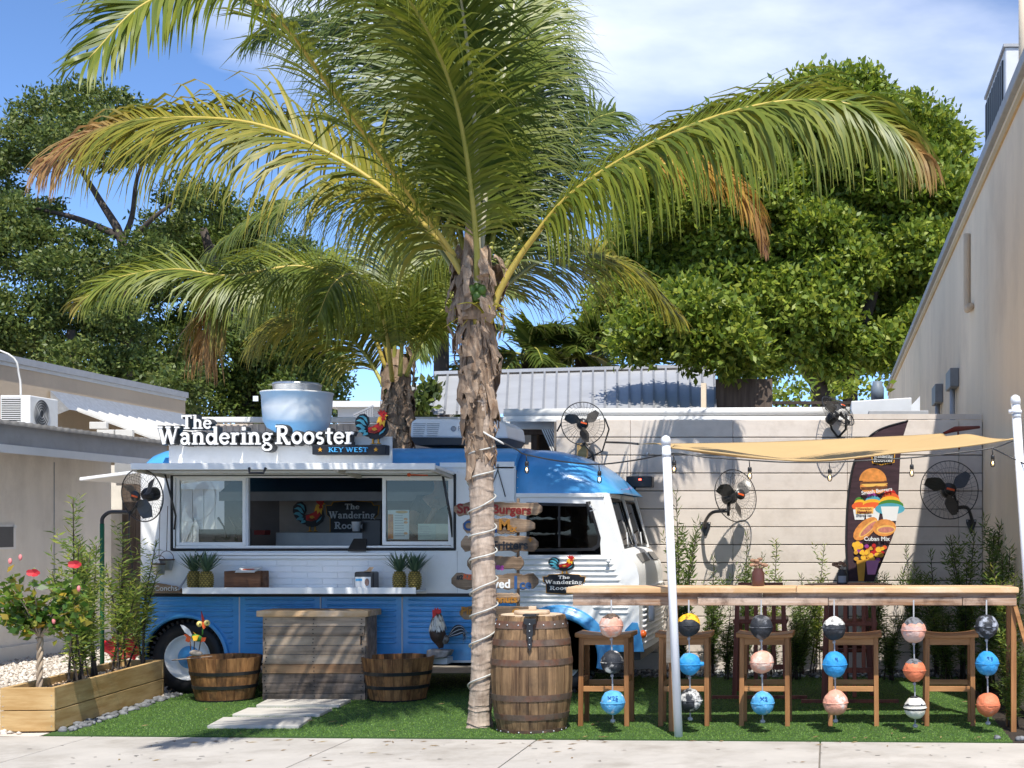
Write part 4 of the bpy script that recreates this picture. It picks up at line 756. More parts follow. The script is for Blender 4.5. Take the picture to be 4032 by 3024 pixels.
# river pebbles beside the planter
b = MB(); b.ell((0, 0, 0), (.034, .026, .018), 10, 6, warp=lambda p: 1 + .12 * math.sin(p.x * 60 + 1) + .1 * math.cos(p.y * 90)); pb = b.build('river_pebble', m_pebble); pb.location = pl(0, -.05, .014)
tag(pb, 'smooth grey river pebble in the strip along the planter', 'pebble', 'river pebbles along the planter'); cnt = 0
def pebble(loc, sc_, label, group):
    o = pb.copy(); COL.objects.link(o); o.location = loc; o.rotation_euler = (random.uniform(-.3, .3), random.uniform(-.3, .3), random.uniform(0, 6)); o.scale = (sc_ * random.uniform(.8, 1.3), sc_, sc_ * random.uniform(.8, 1.2)); o['label'] = label; o['group'] = group; return o
for i in range(150):
    a = random.uniform(.0, Lp + .1); pebble(pl(a, -random.uniform(.03, .13) , random.uniform(.008, .02)), random.uniform(.5, 1.0), 'smooth grey river pebble in the strip along the planter', 'river pebbles along the planter')
for i in range(22): pebble((random.uniform(1.18, 1.6), random.uniform(10.33, 10.5), .014), random.uniform(.6, 1.1), 'smooth grey river pebble at the right end of the sidewalk edge', 'river pebbles at the lawn corner')
n = 1500; xs = rng.uniform(-2.2, 1.55, n); ys = 15.2 - rng.random(n) ** 1.5 * .55; stones('wall_pebbles', xs, ys, rng.uniform(.0, .03, n), rng.uniform(.012, .035, n), leafmat('wall_stone', [(.1, .1, .1), (.2, .2, .21), (.45, .45, .44)], .8, 0), 'grey pebbles heaped along the foot of the board wall', 'pebbles')
bd = MB(); slab(bd, [(LX1, EDGE(LX1) + .012), (1.61, EDGE(1.61) + .012), (1.61, 15.2), (LX1, 15.2)], -.04, .004); tag(bd.build('planting_bed', m_soil), kind='structure')

V = []; F = []
for i in range(140):                                    # fallen brown leaflets on turf and pavement
    x, y = random.uniform(-5.2, 1.2), random.choice([random.uniform(9.4, 10.3), random.uniform(10.4, 12.6), random.uniform(10.28, 10.42)]); a = random.uniform(0, 3.1); l_ = random.uniform(.015, .05); i0 = len(V); z0 = .003 if y < EDGE(x) else .024
    V += [(x - l_ * math.cos(a), y - l_ * math.sin(a), z0), (x - .006 * math.sin(a), y + .006 * math.cos(a), z0 + .004), (x + l_ * math.cos(a), y + l_ * math.sin(a), z0 + .002), (x + .006 * math.sin(a), y - .006 * math.cos(a), z0)]; F.append((i0, i0 + 1, i0 + 2, i0 + 3))
tag(npmesh('leaf_litter', V, F, leafmat('dry_leaf', [(.12, .07, .03), (.22, .14, .06), (.3, .22, .1)], .8, .1)), 'scattered dry brown leaflets on turf and sidewalk', 'leaf litter', kind='stuff')
# ------------------------------------------------------------------ tubs and barrel
def staves(root, prof, c, n, mat, th=.022, open_top=True, name='stave'):
    """n curved boards standing in a ring; prof = [(radius, z)]"""
    b = MB(); k = len(prof); g_ = .012; m = 3; V = []; F = []
    for j in range(m + 1):
        a = math.pi / n * (1 - g_ * 3) * (2 * j / m - 1)
        for r, z in prof: V.append((r * math.cos(a), r * math.sin(a), z))
        for r, z in prof: V.append(((r - th) * math.cos(a), (r - th) * math.sin(a), z))
    q = 2 * k
    for j in range(m):
        for i in range(k - 1): F += [(j * q + i, (j + 1) * q + i, (j + 1) * q + i + 1, j * q + i + 1), (j * q + k + i, j * q + k + i + 1, (j + 1) * q + k + i + 1, (j + 1) * q + k + i)]
        F += [(j * q + k - 1, (j + 1) * q + k - 1, (j + 1) * q + q - 1, j * q + q - 1), (j * q, j * q + k, (j + 1) * q + k, (j + 1) * q)]
    for e in (0, m * q):
        for i in range(k - 1): F.append((e + i, e + i + 1, e + k + i + 1, e + k + i))
    b.add(V, F); first = b.build(name, mat, root, origin=(0, 0, 0))
    for i in range(n):
        o = first if i == 0 else first.copy()
        if i: COL.objects.link(o)
        o.parent = root; o.location = Vector(c) - wl(root); o.rotation_euler = (0, 0, 2 * math.pi * (i + .5) / n); s_ = random.uniform(.996, 1.006); o.scale = (s_, s_, random.uniform(.995, 1.005))
def hoop(root, c, r0, z0, r1, z1, mat, th=.006, n=40, name='hoop', rivet=False):
    b = MB(); b.lathe([(r0 + .001, z0), (r0 + th, z0), (r1 + th, z1), (r1 + .001, z1)], c, n, smooth=False); h_ = b.build(name, mat, root)
    if rivet:
        for i in range(18):
            a = 2 * math.pi * i / 18; r = (r0 + r1) / 2 + th; q = MB(); q.ell(Vector(c) + Vector((r * math.cos(a), r * math.sin(a), (z0 + z1) / 2)), .007, 6, 4); q.build('rivet', m_galv, h_)
def tub(u, lab):
    Y = 12.83; c = P(u, 2700, Y); c.z = 0; t = thing('barrel_tub', lab, 'tub', c, 'half barrel tubs in front of the truck')
    H = .385; pr = lambda z: .235 + .075 * (z / H) ** .85; prof = [(pr(z), z) for z in (.0, .1, .2, .3, H)]
    staves(t, prof, c, 22, w_tub)
    for z0 in (.115, .235): hoop(t, c, pr(z0), z0, pr(z0 + .03), z0 + .03, m_blackm)
    hoop(t, c, pr(.002), .002, pr(.02), .02, m_black)
    b = MB(); b.lathe([(0, .22), (.25, .22)], c, 20); b.build('soil', m_soil, t); return c
T1 = tub(886, 'half barrel tub with black hoops left of the pallet counter'); T2 = tub(1567, 'half barrel tub with black hoops right of the pallet counter')
bc = P(2094, 2880, 10.92); bc.z = 0; BR = thing('whisky_barrel', 'tall upright oak barrel with lid and black hinge beside the palm', 'barrel', bc)
s = 10.92 / FP; H = .865; rb = lambda z: .245 + .055 * (1 - ((z - H / 2) / (H / 2)) ** 2)
staves(BR, [(rb(z), z) for z in np.linspace(0, H, 10)], bc, 26, w_barrel, .024)
for z0, h_, rv in ((.0, .032, True), (.105, .042, False), (.245, .045, False), (.505, .045, False), (.65, .045, False), (.775, .055, True)): hoop(BR, bc, rb(z0), z0, rb(z0 + h_), z0 + h_, m_rust, .006, rivet=rv)
for i in range(5):
    w0 = -.23 + i * .092; w1 = w0 + .09; pts = []
    for x in np.linspace(w0, w1, 5): pts.append((x, math.sqrt(max(.001, .228 ** 2 - x * x))))
    poly = pts + [(x, -y) for x, y in pts[::-1]]; b = MB(); slab(b, [(bc.x + y, bc.y + x) for x, y in poly], H - .03, H + .006); b.build('head_board', w_lid, BR, bev=.002)
b = MB(); b.lathe([(0, 0), (.128, 0), (.132, .006), (.132, .022), (.126, .028), (0, .028)], (bc.x + .005, bc.y - .02, H + .007), 28); ld = b.build('lid_disc', w_lid, BR)
b = MB(); b.box((bc.x + .01, bc.y - .02, H + .05), (.055, .03, .03)); b.build('lid_knob', w_lid, ld, bev=.004)
hx = P(2088, 0, 10.63).x; b = MB(); b.prism([(hx - .045, H - .01), (hx + .045, H - .01), (hx + .045, H - .045), (hx + .022, H - .06), (hx + .026, H - .12), (hx + .014, H - .17), (hx + .018, H - .21), (hx, H - .25), (hx - .018, H - .21), (hx - .014, H - .17), (hx - .026, H - .12), (hx - .022, H - .06), (hx - .045, H - .045)], bc.y - .315, bc.y - .305); hg = b.build('hinge_strap', m_blackm, BR, bev=.003)
b = MB(); b.bx(hx - .05, hx + .05, bc.y - .318, bc.y - .22, H + .008, H + .022); b.build('hinge_leaf', m_blackm, hg)
for z in (.05, .1, .15, .2): b = MB(); b.ell((hx, bc.y - .317, H - z), .006, 6, 4); b.build('hinge_bolt', m_galv, hg)

# ------------------------------------------------------------------ pallet counter
PY = 12.78; s = PY / FP; px = lambda u: (u - U0) * s; pz = lambda v: EYE - (v - V0) * s
PC = thing('pallet_counter', 'counter of grey reclaimed pallet planks before the truck', 'counter', (px(1240), PY + .1, 0))
w_pallet2 = wood('pallet_pale', (.32, .235, .16), (.54, .42, .31), ax=0, rnd=.15, dirt=(.08, .06, .05), damt=.5); w_palletb = wood('pallet_brown', (.24, .13, .065), (.42, .26, .14), ax=0, rnd=.1, dirt=(.06, .04, .03), damt=.6); w_palletd = wood('pallet_dark', (.11, .08, .06), (.32, .25, .2), ax=0, rnd=.2, dirt=(.02, .017, .015), damt=.85, dscale=3.5)
rows = [2426, 2467, 2505, 2542, 2577, 2616, 2653, 2691, 2731, 2762]
for i, (a, c) in enumerate(zip(rows, rows[1:])):
    off = random.uniform(-4, 4); u0 = 1034 + off + (10 if i == 2 else 0); u1 = 1437 + random.uniform(-3, 3) - (18 if i == 2 else 0)
    b = MB(); b.bx(px(u0), px(u1), PY - random.uniform(0, .006), PY + .02, max(0, pz(c)) + .003, pz(a)); b.build('plank', [w_pallet, w_pallet, w_pallet2, w_pallet, w_pallet2, w_palletb, w_palletd, w_palletd, w_palletd, w_palletd][i], PC, bev=.003)
    for u in (1046, 1236, 1425):
        for dz in (.3, .7): q = MB(); q.box((px(u + random.uniform(-4, 4)), PY - .008, pz(a + (c - a) * dz)), (.008, .006, .008)); q.build('nail', m_black, PC)
b = MB(); b.bx(px(1016), px(1455), PY - .04, PY + .34, pz(2428), pz(2404)); b.build('top_board', w_bar, PC, bev=.005)
for x in (px(1040), px(1230), px(1430)): b = MB(); b.bx(x - .02, x + .02, PY + .021, PY + .06, .01, pz(2430)); b.build('batten', w_pallet, PC)
b = MB(); b.bx(px(1438), px(1442), PY + .03, PY + .3, .01, pz(2430)); b.build('side_board', w_pallet, PC)

# ------------------------------------------------------------------ bar and stools
BYf = 10.74; s = BYf / FP; ZB = EYE - (2313 - V0) * s; bxx = lambda u: (u - U0) * s
BA = thing('bar_counter', 'long timber bar with weathered apron at the right', 'bar', (bxx(3100), BYf + .2, 0))
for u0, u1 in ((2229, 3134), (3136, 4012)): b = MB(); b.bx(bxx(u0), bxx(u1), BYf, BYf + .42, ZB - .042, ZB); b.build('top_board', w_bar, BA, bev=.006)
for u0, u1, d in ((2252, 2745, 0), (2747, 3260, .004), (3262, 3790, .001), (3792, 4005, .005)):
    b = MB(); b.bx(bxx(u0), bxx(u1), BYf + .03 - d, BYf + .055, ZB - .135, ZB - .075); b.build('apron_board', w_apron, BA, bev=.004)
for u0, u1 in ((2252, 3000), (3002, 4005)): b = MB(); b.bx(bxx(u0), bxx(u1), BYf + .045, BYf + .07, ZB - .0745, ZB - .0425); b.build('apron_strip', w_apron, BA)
for u in (2640, 3996):
    for y in (BYf + .08, BYf + .36): b = MB(); b.bx(bxx(u) - .02, bxx(u) + .02, y - .02, y + .02, 0, ZB - .045); b.build('leg', w_teak, BA, bev=.003)
b = MB(); x = bxx(2632); b.prism([(x - .02, .52), (x + .028, .52), (x + .026, .76), (x + .0, .86), (x - .018, .74)], BYf + .02, BYf + .035); b.build('brace', w_lid, BA, bev=.003)
b = MB(); x = bxx(4000); b.beam((x, BYf + .05, ZB - .14), (x + .09, BYf + .05, .62), .03, .05, (0, 1, 0)); b.build('brace', w_teakx, BA)
def stool():
    t = thing('bar_stool', '', 'bar stool', (0, 0, 0)); W, D, H = .432, .33, .715
    V = []; F = []; n = 10
    for i in range(n + 1):
        x = -W / 2 + W * i / n; sg = .022 * (1 - (2 * i / n - 1) ** 2)
        V += [(x, -D / 2, H - sg), (x, D / 2, H - sg), (x, D / 2, H - sg * .4 - .036), (x, -D / 2, H - sg * .4 - .036)]
    for i in range(n):
        for j in range(4): F.append((4 * i + j, 4 * i + (j + 1) % 4, 4 * i + 4 + (j + 1) % 4, 4 * i + 4 + j))
    F += [(3, 2, 1, 0), (4 * n, 4 * n + 1, 4 * n + 2, 4 * n + 3)]; b = MB(); b.add(V, F); b.build('seat', w_teakx, t, bev=.005)
    for x in (-W / 2 + .045, W / 2 - .045):
        for y in (-D / 2 + .04, D / 2 - .04): b = MB(); b.beam((x * 1.03, y * 1.08, 0), (x, y, H - .036), .036, .036, (0, 1, 0)); b.build('leg', w_teak, t, bev=.003)
    for y in (-D / 2 + .04, D / 2 - .04):
        b = MB(); b.bx(-W / 2 + .06, W / 2 - .06, y - .011, y + .011, H - .095, H - .036); b.build('seat_rail', w_teakx, t)
        z = .285 if y < 0 else .31; b = MB(); b.bx(-W / 2 + .06, W / 2 - .06, y - .011, y + .011, z - .02, z + .02); b.build('stretcher', w_teakx, t, bev=.002)
    for x in (-W / 2 + .045, W / 2 - .045):
        b = MB(); b.bx(x - .011, x + .011, -D / 2 + .055, D / 2 - .055, .33, .37); b.build('stretcher', w_teak, t, bev=.002); b = MB(); b.bx(x - .011, x + .011, -D / 2 + .055, D / 2 - .055, H - .09, H - .036); b.build('seat_rail', w_teak, t)
    return t
st0 = stool()
for i, (u, lab) in enumerate([(2387, 'teak bar stool beside the barrel, before the front wheel'), (2697, 'teak bar stool just right of the white pole'), (3015, 'teak bar stool in the middle of the row of five'), (3361, 'teak bar stool second from the right end'), (3736, 'teak bar stool at the right end of the row')]):
    o = st0 if i == 0 else copy_tree(st0); p = P(u, 0, 11.22); o.location = (p.x, 11.24, .004); o.rotation_euler = (0, 0, random.uniform(-.04, .04)); o['label'] = lab; o['group'] = 'teak bar stools'; o['category'] = 'bar stool'
# hanging buoys
def buoymat(name, c1, c2, f=.5, sc_=9, cap=None, thr=.05, lean=0):
    m = M(name, c1, .6, col2=c2, scale=sc_, lo=f - .03, hi=f + .05, detail=9, bump=.7, bscale=45, spec=.35, dirt=tuple(x * .55 for x in c1), dscale=16, damt=.6)
    if cap:
        t = m.node_tree; n = t.nodes; l = t.links; b = n['Principled BSDF']; src = b.inputs['Base Color'].links[0].from_socket
        tcn = n.new('ShaderNodeTexCoord'); sx = n.new('ShaderNodeSeparateXYZ'); l.new(tcn.outputs['Object'], sx.inputs[0]); no = n.new('ShaderNodeTexNoise'); no.inputs['Scale'].default_value = 28; no.inputs['Detail'].default_value = 6; l.new(tcn.outputs['Object'], no.inputs['Vector'])
        m1 = n.new('ShaderNodeMath'); m1.operation = 'MULTIPLY_ADD'; m1.inputs[1].default_value = .05; l.new(no.outputs['Fac'], m1.inputs[0]); l.new(sx.outputs['Z'], m1.inputs[2])
        m3 = n.new('ShaderNodeMath'); m3.operation = 'MULTIPLY_ADD'; m3.inputs[1].default_value = lean; l.new(sx.outputs['Y'], m3.inputs[0]); l.new(m1.outputs[0], m3.inputs[2])
        m2 = n.new('ShaderNodeMath'); m2.operation = 'GREATER_THAN'; m2.inputs[1].default_value = thr + .025; l.new(m3.outputs[0], m2.inputs[0])
        n2 = n.new('ShaderNodeTexNoise'); n2.inputs['Scale'].default_value = 40; n2.inputs['Detail'].default_value = 8; l.new(tcn.outputs['Object'], n2.inputs['Vector']); r2 = n.new('ShaderNodeValToRGB'); r2.color_ramp.elements[0].color = (*[x * .35 for x in cap], 1); r2.color_ramp.elements[1].color = (*cap, 1); r2.color_ramp.elements[0].position = .38; r2.color_ramp.elements[1].position = .5; l.new(n2.outputs['Fac'], r2.inputs[0])
        x = n.new('ShaderNodeMix'); x.data_type = 'RGBA'; l.new(m2.outputs[0], x.inputs['Factor']); l.new(src, x.inputs['A']); l.new(r2.outputs[0], x.inputs['B']); l.new(x.outputs['Result'], b.inputs['Base Color'])
    return m
bw, bk, gy = (.7, .68, .64), (.025, .028, .035), (.16, .165, .18)
co, og, bl, bl2 = srgb(222, 160, 138), srgb(212, 120, 84), srgb(88, 164, 212), srgb(50, 146, 208)
BU = [(2407, [(2463, 'pink', (co, (.62, .5, .44), .5), 'pinkish white buoy with brown crown, top of the string by the barrel'), (2607, 'black', (bk, bw, .56), 'glossy black and white scuffed buoy, middle of the string by the barrel'), (2766, 'blue', (bl, bw, .6), 'blue scuffed buoy marked X25, bottom of the string by the barrel')]),
      (2712, [(2461, 'yellow', (bk, bk, .5), 'yellow topped black buoy beside the white pole'), (2615, 'blue', (bl2, bl, .55), 'shiny blue buoy with side lug beside the white pole'), (2758, 'black', (bk, bw, .52), 'black and white flaking buoy low beside the white pole')]),
      (2997, [(2469, 'black', (bk, gy, .55), 'dark weathered buoy over the middle stool seat'), (2607, 'coral', (co, (.66, .5, .42), .55), 'coral pink buoy hanging within the middle stool'), (2768, 'blue', (bl, (.45, .58, .66), .6), 'pale blue buoy marked X2 low in the middle stool')]),
      (3284, [(2474, 'white', (bk, gy, .6), 'black buoy with white crown left of the fourth stool'), (2616, 'blue', (bl2, bl, .6), 'bright blue buoy with fading base left of the fourth stool'), (2766, 'coral', (co, bw, .6), 'coral buoy with pale scuffed base left of the fourth stool')]),
      (3597, [(2481, 'grey', (co, (.55, .4, .36), .5), 'grey crowned coral buoy left of the last stool'), (2639, 'orange', (og, (.7, .4, .28), .6), 'orange buoy with grey crown left of the last stool'), (2786, 'white', (bw, (.72, .68, .58), .5), 'cream buoy with dark stripes left of the last stool')]),
      (3884, [(2467, 'black', (bk, (.4, .43, .5), .52), 'black and blue grey mottled buoy at the right end string'), (2612, 'blue', (bl2, bl, .62), 'bright blue buoy marked 33 at the right end string'), (2775, 'orange', (og, (.5, .3, .22), .6), 'orange buoy with worn base at the right end string')])]
for si, (u, bs) in enumerate(BU):
    Yb = BYf - .03; rp = MB(); zs = []
    for k, (v, kind, (c1, c2, f), lab) in enumerate(bs):
        p = P(u + (v - 2463) * .02, v, Yb); r = .087 * random.uniform(.95, 1.06); zs.append(p); mb = MB(); sd_ = random.random() * 9
        mb.ell(p, (r, r, r * random.uniform(.98, 1.06)), 36, 30, warp=lambda q: 1 + .022 * math.sin(q.x * 43 + sd_ + q.z * 20) + .018 * math.sin(q.z * 62 + q.y * 37 + sd_) + .012 * math.sin(q.x * 130 + q.z * 90 + sd_ * 3))
        capc = {'pink': ((.12, .08, .06), .058, 0), 'yellow': (srgb(240, 185, 45), -.005, .75), 'white': (bw, .03, 0), 'grey': (gy, .05, 0), 'orange': (gy, .056, 0)}.get(kind, (None, 0, 0))
        if (si == 4 and k == 2) or (si == 5 and k == 2): capc = (None, 0, 0)
        mats = [buoymat('buoy_%d_%d' % (si, k), c1, c2, f, cap=capc[0], thr=capc[1], lean=capc[2])]
        if si == 4 and k == 2: mats.append(m_char)
        o = mb.build('buoy', mats); tag(o, lab, 'buoy', 'painted buoys hanging from the bar')
        if len(mats) > 1:
            for pg in o.data.polygons:
                z = pg.center.z / r
                if .2 < z < .36 or -.2 < z < -.05 or z > .88: pg.material_index = 1
        tb2 = MB(); tb2.tube([p + Vector((r * 1.005 * math.cos(a * .2618), r * 1.005 * math.sin(a * .2618), 0)) for a in range(24)], .004, 6, closed=True); tb2.build('seam', mats[0], o)
        if si == 1 and k == 1: q = MB(); q.tube([p + Vector((r * .9, -.01, 0)), p + Vector((r * 1.28, -.01, .004))], [.02, .013], 8); q.build('lug', mats[0], o)
        tx = {(0, 2): 'X25', (2, 2): 'X2', (5, 1): '33', (3, 1): 'B'}.get((si, k))
        if tx: plain('painted_mark', tx, p + Vector((.012, -r * .93, r * .42)), .048, m_bluep, o, .01)
    rp.tube([Vector((zs[0].x, Yb, ZB - .09))] + [z + Vector((0, 0, 0)) for z in zs] + [zs[-1] - Vector((0, 0, .13))], .006, 6)
    for z in zs[:-1]: rp.ell(z - Vector((0, 0, .1)), .013, 8, 6)
    rp.ell(zs[-1] - Vector((0, 0, .135)), (.02, .02, .016), 10, 6)
    tag(rp.build('buoy_rope', M('grey_rope', (.3, .31, .33), .9) if si == 0 else bpy.data.materials['grey_rope']), ['grey rope of the buoy string by the barrel', 'grey rope of the buoy string by the white pole', 'grey rope of the buoy string at the middle stool', 'grey rope of the buoy string left of the fourth stool', 'grey rope of the buoy string left of the last stool', 'grey rope of the buoy string at the right end'][si], 'rope', 'ropes of the buoy strings')
# red bar table and two tall chairs behind
ty = 13.3; tcx = P(3340, 0, ty).x; zt = EYE - (2300 - V0) * ty / FP
tt = thing('round_bar_table', 'round red brown bar table before the board wall', 'table', (tcx, ty, 0))
b = MB(); b.lathe([(0, zt - .03), (.40, zt - .03), (.405, zt - .015), (.40, zt), (0, zt)], (tcx, ty, 0), 36); b.build('table_top', w_red, tt)
for i in range(4): a = math.pi / 4 + i * math.pi / 2; b = MB(); b.beam((tcx + .3 * math.cos(a), ty + .3 * math.sin(a), 0), (tcx + .2 * math.cos(a), ty + .2 * math.sin(a), zt - .03), .04, .04); b.build('leg', w_red, tt)
b = MB(); b.lathe([(.2, .4), (.26, .4), (.26, .43), (.2, .43)], (tcx, ty, 0), 24); b.build('foot_ring', w_red, tt)
def chair(u, yy, lab):
    x = P(u, 0, yy).x; t = thing('tall_chair', lab, 'chair', (x, yy, 0), 'tall slatted red chairs')
    for dx in (-.2, .2):
        for dy in (-.2, .2): b = MB(); b.beam((x + dx * 1.15, yy + dy * 1.2, 0), (x + dx, yy + dy, .70 if dy > 0 else 1.0), .04, .04); b.build('leg', w_red, t)
    b = MB(); b.bx(x - .24, x + .24, yy - .22, yy + .22, .66, .70); b.build('seat', w_red, t, bev=.005)
    for i in range(4): b = MB(); xx = x - .12 + i * .08; b.bx(xx - .018, xx + .018, yy - .215, yy - .195, .04 if i in (1, 2) else .3, 1.0); b.build('slat', w_red, t, bev=.003)
    for z in (.25, .55, .98): b = MB(); b.bx(x - .2, x + .2, yy - .19, yy - .165, z, z + .045); b.build('crossbar', w_red, t)
    b = MB(); b.bx(x - .42, x + .42, yy - .35, yy - .31, .0, .035); b.build('foot_bar', w_red, t)
chair(2998, 13.2, 'tall slatted red chair behind the middle stool'); chair(3345, 12.9, 'tall slatted red chair behind the fourth stool')
def pot(p, lab, glassy):
    t = thing('flower_jar', lab, 'jar', p); b = MB(); b.lathe([(0, 0), (.045, 0), (.048, .01), (.048, .1), (.036, .118), (.036, .135)], p, 16); b.build('jar', M('jar_brown', (.09, .035, .025), .3) if not glassy else m_char, t)
    if glassy: b = MB(); b.lathe([(.0485, .02), (.0485, .08)], p, 12, a0=-2.4, a1=-.7); b.build('jar_label', m_grey, t)
    for i in range(9):
        a = random.uniform(0, 6.28); e = p + Vector((random.uniform(.02, .07) * math.cos(a) - (.04 if glassy else 0), random.uniform(.02, .06) * math.sin(a), .135 + random.uniform(.02, .07))); b = MB(); b.tube([p + Vector((0, 0, .12)), e], .002, 4); b.ell(e, (.022, .02, .013), 8, 5); b.build('dried_flower', M('dried_flower', (.34, .2, .13), .9, rnd=.3) if 'dried_flower' not in bpy.data.materials else bpy.data.materials['dried_flower'], t)
pot(Vector((P(2985, 0, BYf + .25).x, BYf + .25, ZB)), 'brown jar with dried flowers standing on the bar', False); pot(Vector((P(3316, 0, ty - .1).x, ty - .1, zt)), 'dark jar with pale dried flowers on the round table', True)

# ------------------------------------------------------------------ poles, sail, lights
def pole(p0, p1, r, lab, tall=False):
    t = thing('shade_pole', lab, 'pole', p0, 'white shade sail poles'); b = MB(); b.tube([p0, p1], r, 18); b.build('pole', m_pole, t)
    d = (p1 - p0).normalized(); b = MB(); b.tube([p1 - d * .03, p1 + d * .005, p1 + d * .025, p1 + d * .038], [r * 1.15, r * 1.15, r * .95, r * .3], 16); b.build('cap', m_pole, t)
    b = MB(); q = p0.lerp(p1, .953); b.tube([q - d * .015, q + d * .015], r * 1.08, 16); b.build('clamp', m_silver, t); return t
g0 = G(2672, 2905); g1 = P(2622, 1735, g0.y); pole(g0, g1, .031, 'white shade pole standing left of centre in the bar')
h0 = P(4085, 2880, 10.75); h0.z = 0; h1 = P(3998, 1575, 10.75); pole(h0, h1, .033, 'white shade pole at the right edge of the picture', True)
b = MB(); q = h0.lerp(h1, .965); b.tube([q, q + Vector((-.055, 0, .0))], .016, 8); b.tube([q - Vector((0, 0, .012)), q + Vector((0, 0, .012))], .042, 16); o = b.build('eye_fitting', m_pole, bpy.data.objects['shade_pole.001'])
c4 = [P(2645, 1764, 10.6), P(4000, 1726, 10.75), P(3716, 1706, 14.0), P(2514, 1748, 13.7)]; V = []; n = 28
for i in range(n + 1):
    for j in range(n + 1):
        a, c = i / n, j / n; k = .10
        # pull the edges in along catenary curves, let the cloth sag
        aa = a + (0.5 - a) * k * 4 * c * (1 - c) * abs(2 * a - 1); c2 = c + (0.5 - c) * k * 4 * a * (1 - a) * abs(2 * c - 1)
        p = (c4[0] * (1 - aa) + c4[1] * aa) * (1 - c2) + (c4[3] * (1 - aa) + c4[2] * aa) * c2
        fl = .115 * math.sin(math.pi * a) * (1 - .85 * c) * (1 - .15 * math.cos(a * 9))
        p.z -= fl + .06 * math.sin(math.pi * a) * math.sin(math.pi * c); p.z += .022 * math.sin(a * 17 + c * 9) * c * (1 - c) * 4; V.append(p)
F = [(i * (n + 1) + j, (i + 1) * (n + 1) + j, (i + 1) * (n + 1) + j + 1, i * (n + 1) + j + 1) for i in range(n) for j in range(n)]
SL = thing('shade_sail', 'tan cloth shade sail stretched over the bar between the poles', 'shade sail', c4[0])
so_ = npmesh('cloth', [tuple(p) for p in V], F, m_sail, SL, smooth=True); sm_ = so_.modifiers.new('thickness', 'SOLIDIFY'); sm_.thickness = .004
b = MB(); b.tube([V[i * (n + 1)] for i in range(n + 1)], .007, 6); b.build('edge_rope', m_sail, SL)
for j_ in (9, 19): b = MB(); b.tube([V[i * (n + 1) + j_] - Vector((0, 0, .003)) for i in range(n + 1)], .004, 5); b.build('seam', m_sail, SL)
b = MB(); b.tube(spline([c4[3], P(2500, 1747, 13.9), P(2470, 1744, 14.3), P(2385, 1741, 15.0)], 10), .012, 6); b.build('strap', m_blackm, SL)
b = MB(); b.tube([c4[2], P(3760, 1690, 14.4), P(3855, 1682, 15.2)], [.012, .028, .014], 8); b.build('strap', m_dkred, SL); b = MB(); b.tube([P(3772, 1700, 14.5), P(3777, 1770, 14.5)], .009, 5); b.build('strap_tail', m_dkred, SL)
EL = thing('string_lights', 'black cable of warm bulbs from the palm across the bar', 'string lights', P(2650, 1780, 10.6))
cab = [(1900, 1702, 10.98), (2030, 1768, 10.9), (2072, 1790, 10.85), (2220, 1818, 10.8), (2358, 1828, 10.75), (2500, 1812, 10.7), (2652, 1786, 10.6), (2780, 1800, 10.6), (2950, 1812, 10.6), (3100, 1820, 10.6), (3265, 1820, 10.65), (3430, 1812, 10.65), (3588, 1802, 10.7), (3750, 1785, 10.7), (3907, 1764, 10.75), (4000, 1732, 10.75)]
b = MB(); b.tube(spline([P(*c) for c in cab], 90), .006, 6); b.build('cable', m_blackm, EL)
b = MB(); b.tube([P(1900, 1700, 10.95), P(1985, 1748, 10.93)], .008, 6); b.build('plug_lead', m_offw, EL)
b = MB(); b.tube(spline([P(3907, 1764, 10.75), P(3980, 1800, 10.75), P(4040, 1830, 10.7)], 12), .006, 6); b.build('cable', m_blackm, EL)
m_bulb = glass('bulb_glass', (.98, .93, .84)); m_fil = emis('filament', (1, .62, .22), 6)
for u, v, Y in ((2072, 1790, 10.85), (2358, 1828, 10.75), (2652, 1786, 10.6), (2950, 1812, 10.6), (3265, 1820, 10.65), (3588, 1802, 10.7), (3907, 1764, 10.75)):
    p = P(u, v, Y); b = MB(); b.tube([p, p - Vector((-.004, 0, .05))], .004, 5); q = p - Vector((-.004, 0, .05)); b.lathe([(0, 0), (.012, 0), (.015, -.01), (.015, -.035), (0, -.036)], q, 12); sk = b.build('socket', m_blackm, EL)
    b = MB(); b.lathe([(.010, -.036), (.013, -.045), (.018, -.06), (.018, -.075), (.012, -.088), (0, -.092)], q, 14); b.build('bulb', m_bulb, sk); b = MB(); b.ell(q - Vector((0, 0, .06)), (.006, .006, .011), 8, 6); b.build('filament', m_fil, sk)

